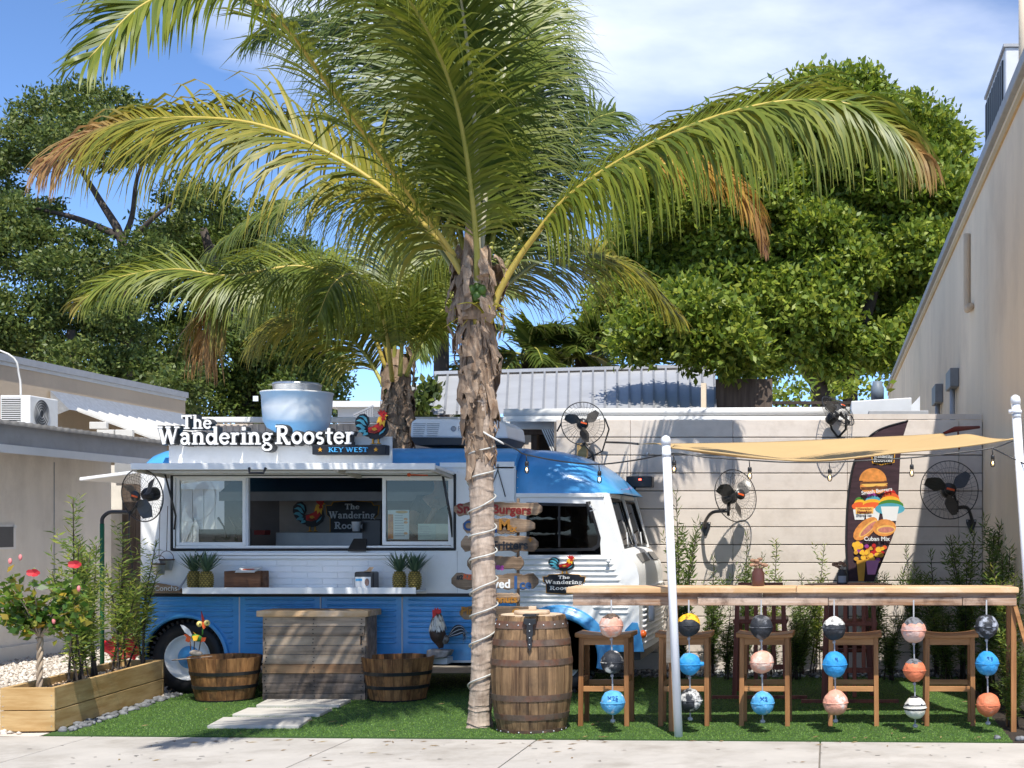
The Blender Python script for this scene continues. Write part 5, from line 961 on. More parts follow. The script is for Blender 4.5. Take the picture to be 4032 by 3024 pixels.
# ------------------------------------------------------------------ fans
def fan(loc, r, rz, rx, lab, blades=3, name='wall_fan', ring=.0055, rings=7):
    """cage fan facing -y, turned by rz and tipped by rx"""
    t = thing(name, lab, 'fan', loc, 'black cage fans'); R = rotm(rx, 0, rz); c = Vector(loc); T = lambda x, y, z: c + R @ Vector((x, y, z))
    b = MB(); b.tube([T(r * math.cos(a * math.pi / 20), 0, r * math.sin(a * math.pi / 20)) for a in range(40)], ring, 6, closed=True); b.build('cage_ring', m_blackm, t)
    b = MB()
    for k in range(36):
        a = k * math.pi / 18
        for sg, dp in ((-1, .07), (1, .09)): b.tube([T(r * .22 * math.cos(a), sg * dp, r * .22 * math.sin(a)), T(r * .7 * math.cos(a + .1), sg * dp * .85, r * .7 * math.sin(a + .1)), T(r * math.cos(a + .15), 0, r * math.sin(a + .15))], .0012, 3, cap=False)
    for f, dp in ((.45, .068), (.75, .055)): b.tube([T(r * f * math.cos(a * math.pi / 16), -dp, r * f * math.sin(a * math.pi / 16)) for a in range(32)], .0014, 4, closed=True)
    b.build('cage_wire', m_blackm, t)
    for k in range(blades):
        a0 = k * 2 * math.pi / blades + .5; V = []; F = []
        for i in range(7):
            q = .16 + .72 * i / 6
            for j, w_ in ((0, -1), (1, 0), (2, 1)):
                a = a0 + w_ * (.30 + .24 * math.sin(math.pi * i / 6)) * (.55 + .35 * (1 - q)) / max(.5, q) * .62 + .25 * q; V.append(T(r * q * math.cos(a), .03 * w_ + .0, r * q * math.sin(a)))
        for i in range(6):
            for j in range(2): F.append((3 * i + j, 3 * i + j + 1, 3 * i + j + 4, 3 * i + j + 3))
        b = MB(); b.smooth = True; b.add(V, F); b.build('blade', M('fan_blade', (.09, .085, .08), .35, metal=.3) if 'fan_blade' not in bpy.data.materials else bpy.data.materials['fan_blade'], t)
    b = MB(); b.tube([T(0, -.085, 0), T(0, -.07, 0)], r * .2, 20); hb = b.build('hub_badge', m_blackm, t); b = MB(); b.box(T(0, -.0865, 0), (r * .28, .003, r * .07), R @ rotm(0, .25, 0)); b.build('badge_stripe', m_orange, hb)
    b = MB(); b.tube([T(0, .03, 0), T(0, .06, 0), T(0, .15, 0), T(0, .17, 0)], [r * .2, r * .27, r * .26, r * .16], 16); b.build('motor', m_blackm, t); return t, T
def bracket(t, plate, mid, joint):
    b = MB(); b.prism([(plate.x - .055, plate.z + .06), (plate.x + .055, plate.z + .06), (plate.x + .052, plate.z + .02), (plate.x + .012, plate.z - .085), (plate.x - .012, plate.z - .085), (plate.x - .052, plate.z + .02)], plate.y - .012, plate.y); b.build('wall_plate', m_blackm, t, bev=.004)
    b = MB(); b.tube(spline([plate + Vector((0, -.01, 0)), plate + Vector((0, -.1, .05)), mid, joint], 16), .018, 8); b.tube([joint - Vector((0, 0, .05)), joint + Vector((0, 0, .07))], .016, 8); b.build('bracket_arm', m_blackm, t)
    for dx in (-.04, .04): b = MB(); b.ell(plate + Vector((dx, -.014, .045)), .009, 8, 5); b.build('bolt', m_galv, t)
s = FP / 14.9
t, T = fan(P(2897, 1952, 14.85), .27, .75, -.15, 'black wall fan turned aside, between white pole and flag'); pltt = P(2778, 2078, FY - .006); bracket(t, pltt, P(2805, 2018, 14.95), P(2868, 2012, 14.9))
b = MB(); b.tube([P(2868, 2012, 14.9), P(2872, 1975, 14.93)], .017, 8); b.build('neck', m_blackm, t)
t, T = fan(P(3738, 1929, 14.75), .295, .08, -.05, 'black wall fan in building shade at the right, facing forward'); pltt = P(3824, 2068, FY - .006); bracket(t, pltt, P(3808, 2000, 14.95), P(3768, 1998, 14.88))
b = MB(); b.tube([P(3768, 1998, 14.88), P(3756, 1945, 14.9)], .015, 8); b.build('neck', m_blackm, t)
t, T = fan(P(2296, 1668, 15.0), .222, .25, .0, 'black fan on a timber post above the cab', name='post_fan')
b = MB(); b.tube([T(.222, 0, .06), T(.27, .05, -.05), T(.2, .05, -.28), T(.04, .1, -.36)], .009, 6); b.tube([T(-.222, 0, .0), T(-.26, .05, -.08)], .009, 6); b.build('yoke', m_blackm, t)
b = MB(); p = P(2292, 1800, 15.12); b.bx(p.x - .05, p.x + .05, 15.1, 15.2, 1.4, P(0, 1745, 15.1).z); b.build('timber_post', w_planter, t)
b = MB(); b.tube([P(2290, 1755, 15.05), P(2300, 1745, 15.0), P(2335, 1790, 15.0), P(2338, 1820, 15.05)], .014, 6); b.build('clamp', m_blackm, t)
t, T = fan(P(3300, 1618, 15.1), .21, 1.0, -.75, 'black fan tipped steeply over the top of the board wall', name='tipped_fan')
b = MB(); b.tube([P(3262, 1640, 15.1), P(3275, 1690, 15.2), P(3300, 1722, FY - .01)], .013, 6); b.tube([P(3332, 1630, 15.1), P(3330, 1690, 15.2), P(3302, 1722, FY - .01)], .013, 6); b.build('yoke', m_blackm, t)
fy = 12.75
t, T = fan(P(560, 1950, fy), .232, -.35, .12, 'black fan on a green pole behind the planter', name='pole_fan')
bs = P(402, 2400, fy + .15); b = MB(); b.tube([(bs.x - .0, bs.y, .25), (bs.x, bs.y, P(0, 2062, bs.y).z)], .019, 10); b.build('green_pole', M('green_tape', (.01, .12, .05), .5), t)
b = MB(); b.tube(spline([P(402, 2064, bs.y), P(404, 2040, bs.y), P(425, 2020, bs.y), P(455, 2016, bs.y), P(520, 2018, bs.y)], 14), .017, 8); b.tube([P(520, 2018, bs.y), P(548, 1975, fy + .1)], .014, 6); b.build('bent_arm', m_blackm, t)
b = MB(); b.tube(spline([P(510, 2020, fy + .05), P(508, 2120, fy + .05), P(520, 2250, fy + .05), P(500, 2500, fy + .2)], 16), .006, 5); b.build('cord', m_blackm, t)
# speaker box with red light on the wall
sp = thing('wall_speaker', 'black speaker box with red light on the wall beside the cab', 'speaker', P(2518, 1900, 15.0))
b = MB(); p0, p1 = P(2466, 1875, 14.95), P(2570, 1920, 14.95); b.bx(p0.x, p1.x, 14.92, 15.08, p1.z, p0.z); b.build('box', m_char, sp, bev=.015, seg=3)
b = MB(); b.ell(P(2520, 1888, 14.915), (.016, .004, .01), 10, 6); b.build('red_light', emis('red_led', (1, .08, .05), 3), sp)
b = MB(); b.tube([P(2500, 1922, 15.0), P(2495, 1935, 15.1), P(2490, 1930, FY - .01)], .012, 6); b.build('mount', m_blackm, sp)
for u in (2472, 2548): b = MB(); b.tube([P(u, 1872, 15.0), P(u, 1790, FY - .01)], .003, 4); b.build('hanging_wire', m_grey, sp)
b = MB(); b.ell(P(2548, 1787, FY - .03), .018, 10, 8); b.build('wire_hook', m_steel, sp)
# feather flag
FLY = 14.55; s = FLY / FP; fx = lambda u: (u - U0) * s; fz = lambda v: EYE - (v - V0) * s
FG = thing('feather_flag', 'dark feather flag printed with burgers and shaved ice', 'flag', (fx(3440), FLY, 0))
left = [(3338, 2290), (3333, 2150), (3336, 2020), (3345, 1920), (3362, 1830), (3390, 1765), (3425, 1718), (3480, 1684), (3577, 1656)]
right = [(3572, 1668), (3556, 1720), (3545, 1800), (3540, 1900), (3534, 2020), (3520, 2100), (3500, 2150), (3465, 2235), (3440, 2290)]
b = MB(); b.prism([(fx(u), fz(v)) for u, v in left + right], FLY, FLY + .003); b.build('cloth', M('flag_cloth', (.045, .022, .03), .8, var=.4, scale=5, stretch=(1, 1, 6)), FG)
b = MB(); b.tube(spline([(fx(3337), FLY, 0), (fx(3337), FLY, fz(2290))] + [(fx(u - 1), FLY - .002, fz(v)) for u, v in left[1:]], 50), [.012] * 30 + [.008] * 21, 8); b.build('flag_pole', m_blackm, FG)
PRN = [0]
def pr(name, pts, mat, lay): PRN[0] += 1; y_ = FLY - .001 - .00018 * PRN[0]; b = MB(); b.prism([(fx(u), fz(v)) for u, v in pts], y_ - .0006, y_); return b.build(name, mat, FG)
el = lambda u, v, a, c, n=18, t0=0, t1=360: [(u + a * math.cos(math.radians(t0 + (t1 - t0) * i / n)), v + c * math.sin(math.radians(t0 + (t1 - t0) * i / n))) for i in range(n + (0 if t1 - t0 == 360 else 1))]
pr('printed_logo', [(3430, 1790), (3525, 1783), (3522, 1822), (3470, 1832), (3434, 1824)], m_ochre, 0); pr('printed_logo', [(3434, 1793), (3521, 1787), (3518, 1819), (3470, 1827), (3438, 1821)], m_navy, 1)
for sx, v in (('Wandering', 1797), ('Rooster', 1813)): serif(FG, sx, fx(3440), fz(v + 6), 76 * s, 13 * s, FLY - .012, .001, m_paper, one=True, name='flag_text')
m_meat = M('patty', srgb(105, 65, 40), .6, var=.5, scale=30); m_chs = M('cheese', srgb(235, 185, 95), .6)
pr('printed_burger', el(3440, 1915, 54, 32), m_bun, 0); pr('printed_burger', [(3388, 1897), (3492, 1895), (3498, 1908), (3440, 1916), (3386, 1908)], m_meat, 1); pr('printed_burger', [(3390, 1906), (3496, 1903), (3480, 1916), (3450, 1912), (3420, 1922)], m_chs, 2); pr('printed_burger', [(3389, 1918), (3494, 1914), (3492, 1928), (3392, 1930)], m_meat, 3)
pr('printed_burger', el(3437, 1893, 54, 50, 16, 180, 360), m_bun, 4); plain('flag_text', 'Smash Burgers', (fx(3452), FLY - .026, fz(1934)), .052, m_paper, FG, .02, rot=-.14)
def cone(u, v, k, lay, cols):
    for i, c in enumerate(cols): pr('printed_ice', el(u + (i % 2) * 3 * k, v - 15 * k + i * 13 * k, (24 + 8 * i) * k, 22 * k), c, lay + i * .3)
    pr('printed_cup', [(u - 34 * k, v + 28 * k), (u + 34 * k, v + 28 * k), (u + 24 * k, v + 82 * k), (u - 24 * k, v + 82 * k)], m_paper, lay + 1.2)
cone(3384, 1985, .75, 0, (m_green, m_yel, m_orange)); cone(3435, 1975, .95, 2, (m_purple, m_teal, m_yel, m_orange)); cone(3504, 1965, 1.05, 4, (m_redp, m_orange, m_yel, m_green, m_teal))
pr('flag_panel', [(3368, 1998), (3440, 1996), (3438, 2022), (3370, 2024)], m_chs, 7); plain('flag_text', 'Hawaiian', (fx(3404), FLY - .026, fz(2004)), .038, m_dkred, FG, .02); plain('flag_text', 'Shaved Ice', (fx(3404), FLY - .026, fz(2016)), .036, m_dkred, FG, .02)
def sub(u, v, a, c, th, lay):
    q = lambda pts: [(u + x * math.cos(th) - y * math.sin(th), v + x * math.sin(th) + y * math.cos(th)) for x, y in pts]
    pr('printed_sandwich', q(el(0, 0, a, c)), m_bun, lay); pr('printed_sandwich', q(el(a * .12, c * .2, a * .8, c * .5)), m_chs, lay + .4); pr('printed_sandwich', q(el(a * .14, c * .25, a * .7, c * .34)), M('ham', srgb(190, 120, 105), .6, var=.3, scale=40) if 'ham' not in bpy.data.materials else bpy.data.materials['ham'], lay + .8)
sub(3408, 2082, 60, 30, -.75, 5); sub(3482, 2078, 46, 34, -.05, 3.5); plain('flag_text', 'Cuban Mix', (fx(3452), FLY - .026, fz(2122)), .058, m_paper, FG, .02)
for i in range(46):
    v = random.uniform(2140, 2215); u = random.uniform(3362, 3490 - (v - 2140) * .45); pr('printed_fruit', el(u, v, random.uniform(7, 12), random.uniform(7, 11), 10), random.choice([m_yel, m_yel, m_orange, m_redp, m_purple, m_ochre]), .2 + i * .06)
pr('printed_cup', [(3372, 2205), (3408, 2205), (3402, 2288), (3380, 2288)], m_ochre, 3.5); pr('printed_cup', [(3410, 2208), (3462, 2206), (3446, 2262), (3416, 2262)], M('pinkcup', srgb(190, 120, 170), .5), 3.8)

# ------------------------------------------------------------------ sign post of driftwood boards
DY = 12.3; s = DY / FP; dx_ = lambda u: (u - U0) * s; dz_ = lambda v: EYE - (v - V0) * s
SP = thing('driftwood_signpost', 'post of painted driftwood menu boards behind the palm', 'signpost', (dx_(2036), DY, 0))
b = MB(); b.bx(dx_(2031), dx_(2041), DY + .03, DY + .055, 0, dz_(1962)); b.build('post', w_drift, SP)
def drift(u0, u1, v0, v1, tip, label, texts, name='sign_board'):
    rs = random.Random(int(u0 + v0)); top = []; bot = []; n = 17
    for i in range(n + 1):
        t = i / n; e = min(1, t / .06, (1 - t) / (.22 if tip else .05)); e = .35 + .65 * max(0, e) ** .6; m_ = (v0 + v1) / 2; hh = (v1 - v0) / 2
        top.append((u0 + (u1 - u0) * t, m_ - hh * e * rs.uniform(.74, 1.06))); bot.append((u0 + (u1 - u0) * t, m_ + hh * e * rs.uniform(.74, 1.06)))
    b = MB(); b.prism([(dx_(u), dz_(v)) for u, v in top + bot[::-1]], DY - .012, DY + .02); o = b.build(name, w_drift, SP, bev=.005); o['label'] = label
    for tx, u, v, size, mat, r in texts: plain('lettering', tx, (dx_(u), DY - .0145, dz_(v)), size, mat, o, .03, rot=r)
drift(1788, 2134, 1976, 2033, False, 'driftwood board lettered Smash Burgers in dark red', [('Sm', 1834, 2004, .115, m_dkred, -.03), ('Burgers', 2016, 2008, .105, m_dkred, .03)])
drift(1823, 2106, 2039, 2103, True, 'driftwood board lettered in blue and ochre with pointed end', [('Cu', 1856, 2072, .11, m_blue2, 0), ('n', 1948, 2082, .1, m_blue2, 0), ('M', 1988, 2068, .13, m_ochre2, 0), ('ix', 2022, 2082, .08, m_ochre2, 0)])
drift(1815, 2119, 2109, 2176, False, 'driftwood board lettered Fritters in black with yellow spot', [('Fritters', 2010, 2148, .1, m_navy, -.02), ('+', 2090, 2126, .08, m_ochre2, 0)])
drift(1840, 2062, 2190, 2246, False, 'dark knotty driftwood board with purple lettering', [('ies', 1966, 2232, .08, m_purple, .1)])
drift(1778, 2120, 2256, 2322, False, 'driftwood board lettered ved Ice in white and blue', [('#2', 1812, 2274, .05, m_navy, 0), ('KE', 1842, 2272, .06, m_orange, .1), ('ved', 1978, 2300, .1, m_paper, 0), ('I', 2032, 2296, .15, m_blue2, 0), ('ce', 2070, 2302, .11, m_blue2, 0)])
drift(1862, 2047, 2334, 2378, False, 'short driftwood board lettered onuts in yellow', [('onuts', 1994, 2360, .085, m_ochre2, -.02)])
drift(1810, 2132, 2386, 2440, True, 'lowest driftwood board lettered Pin and Col', [('Pin', 1842, 2406, .09, m_ochre2, 0), ('Col', 2050, 2416, .1, m_ochre2, .05)])
# board lying at the truck's rear corner
kw = thing('driftwood_plank', 'driftwood plank lettered KW Conchs on the truck rear corner', 'plank sign', (TX(636), SY - .05, TZ(2334)))
b = MB(); b.prism([(TX(u), TZ(v)) for u, v in ((542, 2334), (546, 2300), (570, 2292), (640, 2296), (700, 2306), (726, 2318), (724, 2334))], SY - .06, SY - .03); b.build('board', w_drift, kw, bev=.004); plain('lettering', 'KW Conchs', (TX(636), SY - .063, TZ(2316)), .068, m_paper, kw, .0)

# ------------------------------------------------------------------ things on the truck counter
def pineapple(p, lab, sc_=1.0, yaw=0):
    t = thing('pineapple', lab, 'pineapple', p, 'pineapples on the truck counter'); b = MB(); n1, n2 = 12, 9; R0, Hh = .058 * sc_, .165 * sc_
    prof = lambda z: R0 * (1 - abs(2 * z - 1) ** 3.2 * .38)
    b.lathe([(0, 0)] + [(prof(z) - .004, Hh * z) for z in np.linspace(0, 1, 10)] + [(0, Hh)], p, 20)
    o = b.build('fruit', M('pineapple_skin', (.10, .075, .02), .7, var=.4, scale=40) if 'pineapple_skin' not in bpy.data.materials else bpy.data.materials['pineapple_skin'], t)
    b = MB()
    for j in range(n2):
        for i in range(n1):
            z = (j + .5) / n2; a = 2 * math.pi * (i + .5 * (j % 2)) / n1; r = prof(z); c = p + Vector((r * math.cos(a), r * math.sin(a), Hh * z)); R = rotm(0, 0, a); sz = .0145 * sc_ * r / R0
            V = [c + R @ Vector(q) for q in ((0, -sz, 0), (0, 0, -sz * .8), (0, sz, 0), (0, 0, sz * .8), (.007 * sc_, 0, 0))]; b.add(V, [(0, 1, 4), (1, 2, 4), (2, 3, 4), (3, 0, 4)])
    b.build('eyes', M('pineapple_eye', (.42, .30, .07), .6, col2=(.2, .16, .04), scale=30) if 'pineapple_eye' not in bpy.data.materials else bpy.data.materials['pineapple_eye'], t)
    V = []; F = []; rs = random.Random(int(p.x * 100))
    for k in range(46):
        a = k * 2.4 + yaw; q = k / 46; ln = (.08 + .13 * math.sin(math.pi * min(1, q * .75 + .15))) * sc_ * rs.uniform(.8, 1.1); el_ = .62 + .85 * q; w_ = .011 * sc_; base = p + Vector((0, 0, Hh * .98)) + Vector((math.cos(a), math.sin(a), 0)) * .018 * (1 - q)
        d = Vector((math.cos(a) * math.cos(el_), math.sin(a) * math.cos(el_), math.sin(el_))); sd_ = Vector((-math.sin(a), math.cos(a), 0)); i0 = len(V)
        for f, ww in ((0, .8), (.35, 1), (.7, .7), (1, .05)):
            c = base + d * ln * f + Vector((math.cos(a), math.sin(a), -.25)) * .03 * f * f * (1 - q * .6); V += [tuple(c - sd_ * w_ * ww), tuple(c + sd_ * w_ * ww)]
        F += [(i0 + 2 * m_, i0 + 2 * m_ + 1, i0 + 2 * m_ + 3, i0 + 2 * m_ + 2) for m_ in range(3)]
    npmesh('crown', V, F, leafmat('pineapple_leaf', [(.05, .10, .055), (.09, .15, .09), (.14, .2, .13)], .5, .15) if 'pineapple_leaf' not in bpy.data.materials else bpy.data.materials['pineapple_leaf'], t)
CZ = TZ(2318) + .001
for u, Y, lab in ((765, 13.05, 'left pineapple of the pair beside the wooden box'), (813, 12.95, 'right pineapple of the pair beside the wooden box'), (1573, 12.98, 'left pineapple of the pair right of the napkin dispenser'), (1633, 12.98, 'right pineapple of the pair at the counter end')): p = P(u, 0, Y); p.z = CZ; pineapple(p, lab, 1.0, u)
CX = lambda u: (u - U0) / FP * 12.93
wb = thing('wooden_box', 'small brown wooden box holding menus on the counter', 'box', (CX(955), 13.0, CZ)); X0, X1 = CX(884), CX(1028)
w_box = wood('box_wood', (.07, .03, .015), (.2, .095, .05), ax=0)
for y in (12.93, 13.1): b = MB(); b.bx(X0, X1, y - .008, y + .008, CZ, CZ + .165); b.build('side', w_box, wb, bev=.003)
for x in (X0, X1): b = MB(); b.bx(x - .008, x + .008, 12.939, 13.091, CZ, CZ + .165); b.build('end', w_box, wb, bev=.003)
b = MB(); b.bx(X0, X1, 12.94, 13.09, CZ, CZ + .012); b.build('bottom', w_box, wb)
ms = thing('menu_stack', 'folded white menus lying on the wooden box', 'menus', (CX(960), 13.0, CZ + .17))
for i in range(3): b = MB(); b.box((CX(968), 13.0, CZ + .172 + i * .006), (.17, .2, .003), rotm(.16, .0, .05 * i)); b.build('menu', m_paper, ms)
b = MB(); b.lathe([(0, 0), (1, 0)], (CX(975), 12.955, CZ + .1815), 18, rotm(.16, 0, 0) @ Matrix.Diagonal((.055, .03, 1))); b.build('menu_print', m_orange, ms)
nd = thing('napkin_dispenser', 'black napkin dispenser with printed front on the counter', 'dispenser', (CX(1437), 12.98, CZ))
b = MB(); b.bx(CX(1394), CX(1470), 12.93, 13.1, CZ, CZ + .16); b.build('case', m_blackm, nd, bev=.018, seg=4)
b = MB(); b.bx(CX(1399), CX(1460), 12.924, 12.931, CZ + .02, CZ + .115); b.build('front_card', m_paper, nd)
b = MB(); b.bx(CX(1401), CX(1427), 12.922, 12.9235, CZ + .08, CZ + .1); b.build('card_heading', m_sky2, nd)
b = MB(); b.ell((CX(1446), 12.922, CZ + .068), (.02, .002, .034), 12, 8); b.build('card_picture', M('card_skin', srgb(200, 160, 140), .6, col2=srgb(70, 50, 50), scale=20), nd)
b = MB(); b.add([(CX(1412), 12.99, CZ + .155), (CX(1452), 12.99, CZ + .158), (CX(1464), 12.99, CZ + .2), (CX(1446), 12.99, CZ + .2), (CX(1436), 12.99, CZ + .172)], [(0, 1, 2, 3, 4)]); b.build('napkin', M('kraft', (.42, .29, .18), .8), nd)
def bucket(p, lab, k):
    t = thing('tin_bucket', lab, 'bucket', p, 'tin buckets hung on the truck'); b = MB(); b.lathe([(0, 0), (.045, 0), (.062, .098), (.066, .1), (.062, .102), (.058, .098), (.043, .004)], p, 22); b.build('pail', m_galv, t)
    b = MB(); b.lathe([(.0625, .09), (.068, .094), (.068, .102), (.0625, .104)], p, 22); b.build('rim', m_rust, t)
    b = MB(); b.tube([p + Vector((.064 * math.cos(a), 0, .1 + .075 * math.sin(a))) for a in [math.pi * i / 12 for i in range(13)]], .003, 5); b.tube([p + Vector((0, 0, .175)), p + Vector((.0, .02, k))], .003, 4); b.build('handle', m_rust, t)
bucket(Vector((TX(646), SY - .10, TZ(2262))), 'front tin bucket hanging from a cord at the truck rear', .62); bucket(Vector((TX(668), SY - .06, TZ(2245) + .0)), 'rear tin bucket partly hidden behind the other bucket', .58)
# rooster figurine on a stone base beside the right tub
rf = thing('rooster_statue', 'white necked rooster figurine on a stone base above right tub', 'rooster statue', P(1735, 2595, 13.0))
Yr = 13.02; q = lambda u, v, y=0: P(u, v, Yr + y)
b = MB(); pts = [q(1737, 2552), q(1730, 2520), q(1722, 2490), q(1720, 2460), q(1722, 2430), q(1722, 2412)]; b.tube(spline(pts, 14), [.02, .03, .045, .06, .068, .07, .07, .068, .062, .055, .05, .044, .04, .034, .026], 14); b.build('body', M('rooster_dark', (.02, .014, .012), .5, col2=(.09, .05, .035), scale=14), rf)
V = []; F = []; rs = random.Random(3)
for k in range(230):
    a = rs.uniform(0, 6.28); z = rs.uniform(0, 1); c = q(1724 - 1 * z, 2466 - 50 * z); r = .074 * (1 - .52 * z); p = c + Vector((r * math.cos(a), r * math.sin(a), 0)); i0 = len(V); sd_ = Vector((-math.sin(a), math.cos(a), 0)) * .007; d = Vector((.012 * math.cos(a), .012 * math.sin(a), -.055)); V += [tuple(p - sd_ * .4), tuple(p + d * .5 - sd_), tuple(p + d), tuple(p + d * .5 + sd_)]; F.append((i0, i0 + 1, i0 + 2, i0 + 3))
npmesh('neck_feathers', V, F, leafmat('pale_feather', [(.5, .5, .46), (.66, .66, .63), (.4, .39, .35)], .6, .1), rf)
b = MB(); b.ell(q(1722, 2412), (.028, .026, .034), 12, 8); b.build('head', m_redp, rf)
b = MB(); b.prism([(q(u, v).x, q(u, v).z) for u, v in ((1706, 2420), (1706, 2398), (1712, 2404), (1716, 2391), (1721, 2400), (1727, 2391), (1731, 2401), (1738, 2396), (1740, 2412), (1728, 2418))], Yr - .03, Yr - .02); b.build('comb', m_redp, rf)
b = MB(); b.prism([(q(u, v).x, q(u, v).z) for u, v in ((1708, 2412), (1722, 2410), (1722, 2430), (1714, 2436), (1708, 2428))], Yr - .04, Yr - .03); b.build('wattle', m_redp, rf)
for k in range(15):
    f = k / 14; b = MB(); b.tube(spline([q(1748, 2522), q(1768, 2508 - 6 * (1 - f)), q(1788 + 12 * f, 2468 + 34 * f), q(1818 + 10 * f + random.uniform(-6, 4), 2462 + 34 * f), q(1842 - 16 * f + random.uniform(-6, 4), 2492 + 46 * f)], 14), [.014, .015, .016, .016, .015, .014, .013, .012, .011, .01, .008, .007, .005, .003, .001], 6, flat=.4); b.build('tail_feather', [m_navy, m_char, m_silver][2 if k % 5 == 2 else k % 2], rf)
b = MB(); b.ell(q(1752, 2518), (.04, .035, .045), 12, 8, rotm(0, .5, 0)); b.build('saddle', M('rooster_saddle', (.03, .018, .014), .6, col2=(.3, .28, .26), scale=30), rf)
b = MB(); V = [(1690, 2556), (1780, 2560), (1768, 2584), (1700, 2596), (1688, 2580)]; b.prism([(q(*v).x, q(*v).z) for v in V], Yr - .09, Yr + .09); b.build('stone_base', M('stone_base', (.3, .27, .25), .9, var=.4, scale=14, bump=.5), rf, bev=.01)
b = MB(); b.bx(q(1700, 0).x, q(1765, 0).x, Yr - .03, Yr + .16, .30, q(0, 2590).z); b.build('ledge', m_silver, rf)
# comic tin rooster standing on the left tub rim
tr = thing('tin_rooster', 'colourful tin rooster ornament with big eyes on left tub', 'ornament', P(770, 2590, 12.6)); Yq = 12.6; q = lambda u, v, y=0: P(u, v, Yq + y)
def tp(name, pts, mat, y=0, th=.006): b = MB(); b.prism([(q(u, v, y).x, q(u, v, y).z) for u, v in pts], Yq + y - th / 2, Yq + y + th / 2); b.build(name, mat, tr)
b = MB(); b.ell(q(776, 2512), (.05, .03, .03), 14, 8, rotm(0, .3, 0)); b.build('body', m_green, tr); tp('wing', [(757, 2505), (785, 2500), (776, 2522), (762, 2524)], m_yel, -.035)
tp('tail', [(710, 2460), (722, 2462), (745, 2478), (756, 2500), (750, 2506), (728, 2490)], m_silver); tp('tail', [(724, 2498), (745, 2494), (752, 2512), (745, 2530), (730, 2524), (735, 2510)], m_orange, .01); tp('tail', [(760, 2488), (772, 2500), (778, 2502)], m_yel, .012)
tp('chest', [(795, 2510), (812, 2510), (806, 2526), (790, 2528)], m_orange, -.01); tp('comb', [(792, 2404), (800, 2425), (808, 2450), (796, 2456), (793, 2430)], m_dkred); tp('beak', [(796, 2450), (808, 2450), (810, 2470), (802, 2478), (796, 2466)], m_orange, -.02)
b = MB(); b.tube([q(800, 2462), q(797, 2500)], .006, 6); b.build('neck', m_green, tr)
for u, v in ((786, 2457), (815, 2453)): b = MB(); b.ell(q(u, v, -.01), .026, 14, 10); e = b.build('eye', M('eye_yellow', srgb(240, 215, 130), .3) if u < 800 else bpy.data.materials['eye_yellow'], tr); b = MB(); b.ell(q(u + 1, v, -.034), .007, 8, 6); b.build('pupil', m_black, e)
for u, u2 in ((766, 764), (790, 784), (750, 751)): b = MB(); b.tube([q(u, 2525), q(u2, 2560)], .005, 5); b.build('leg', m_rust, tr)
b = MB(); b.ell(q(772, 2572), (.055, .045, .028), 14, 8, rotm(0, .15, 0)); b.build('stone', M('ornament_stone', (.35, .3, .25), .9, var=.4, scale=25), tr); b = MB(); b.tube([q(676, 2600), q(835, 2584)], .005, 5); b.build('stick', w_pallet, tr); b = MB(); b.tube([q(790, 2590, .0), q(792, 2640, .02), (q(792, 0).x, Yq + .05, .25)], .006, 6); b.build('stake', m_rust, tr)
# red bags behind the planter
rbg = thing('red_bag', 'crumpled red plastic soil bag behind the planter', 'bag', P(480, 2560, 14.4)); rs = random.Random(5)
b = MB(); b.ell(P(487, 2548, 14.4), (.17, .16, .13), 22, 14, warp=lambda p: 1 + .14 * math.sin(p.x * 43 + p.z * 31) + .12 * math.sin(p.y * 37 + p.x * 71 + 2)); b.build('bag', M('red_plastic', srgb(200, 30, 40), .3, var=.35, scale=9, spec=.6, bump=.6, bscale=18), rbg); plain('bag_print', '7.2', P(470, 2555, 14.22), .06, m_bluep, rbg, .02)
wbg = thing('white_bag', 'crumpled white bag lying on gravel by the planter', 'bag', P(380, 2600, 14.6)); b = MB(); p = P(420, 2590, 14.4); p.z = .06; b.ell(p, (.22, .12, .07), 18, 10, warp=lambda p: 1 + .15 * math.sin(p.x * 40 + p.y * 33)); b.build('bag', m_paper, wbg)
# ------------------------------------------------------------------ foliage helpers
def nrm(a): return a / np.maximum(1e-9, np.linalg.norm(a, axis=-1, keepdims=True))
def leafcards(P0, D, Ln, Wd, fold=0.0):
    n = len(P0); D = nrm(D); ref = nrm(rng.normal(0, 1, (n, 3))); S = nrm(np.cross(D, ref)); Ln = Ln[:, None]; Wd = Wd[:, None]; N_ = np.cross(S, D)
    V = np.stack([P0, P0 + D * Ln * .45 - S * Wd * .5 + N_ * Ln * .06, P0 + D * Ln - N_ * Ln * .1, P0 + D * Ln * .45 + S * Wd * .5 + N_ * Ln * .06], 1)
    return V.reshape(-1, 3), np.arange(4 * n).reshape(-1, 4)
def blob_leaves(c, r, n_cl, per, spread, ln, wd, squash=(1, 1, .8)):
    d = nrm(rng.normal(0, 1, (n_cl, 3))); rad = r * rng.uniform(.55, 1.08, (n_cl, 1)); cc = np.array(c) + d * rad * np.array(squash)
    k = n_cl * per; off = rng.normal(0, spread, (k, 3)) * np.array([1, 1, .6]); pos = np.repeat(cc, per, 0) + off; dr = np.repeat(d, per, 0) * .6 + nrm(rng.normal(0, 1, (k, 3))) * .9 + np.array([0, 0, .1])
    return leafcards(pos, dr, rng.uniform(.5, 1.4, k) * ln, rng.uniform(.8, 1.2, k) * wd)
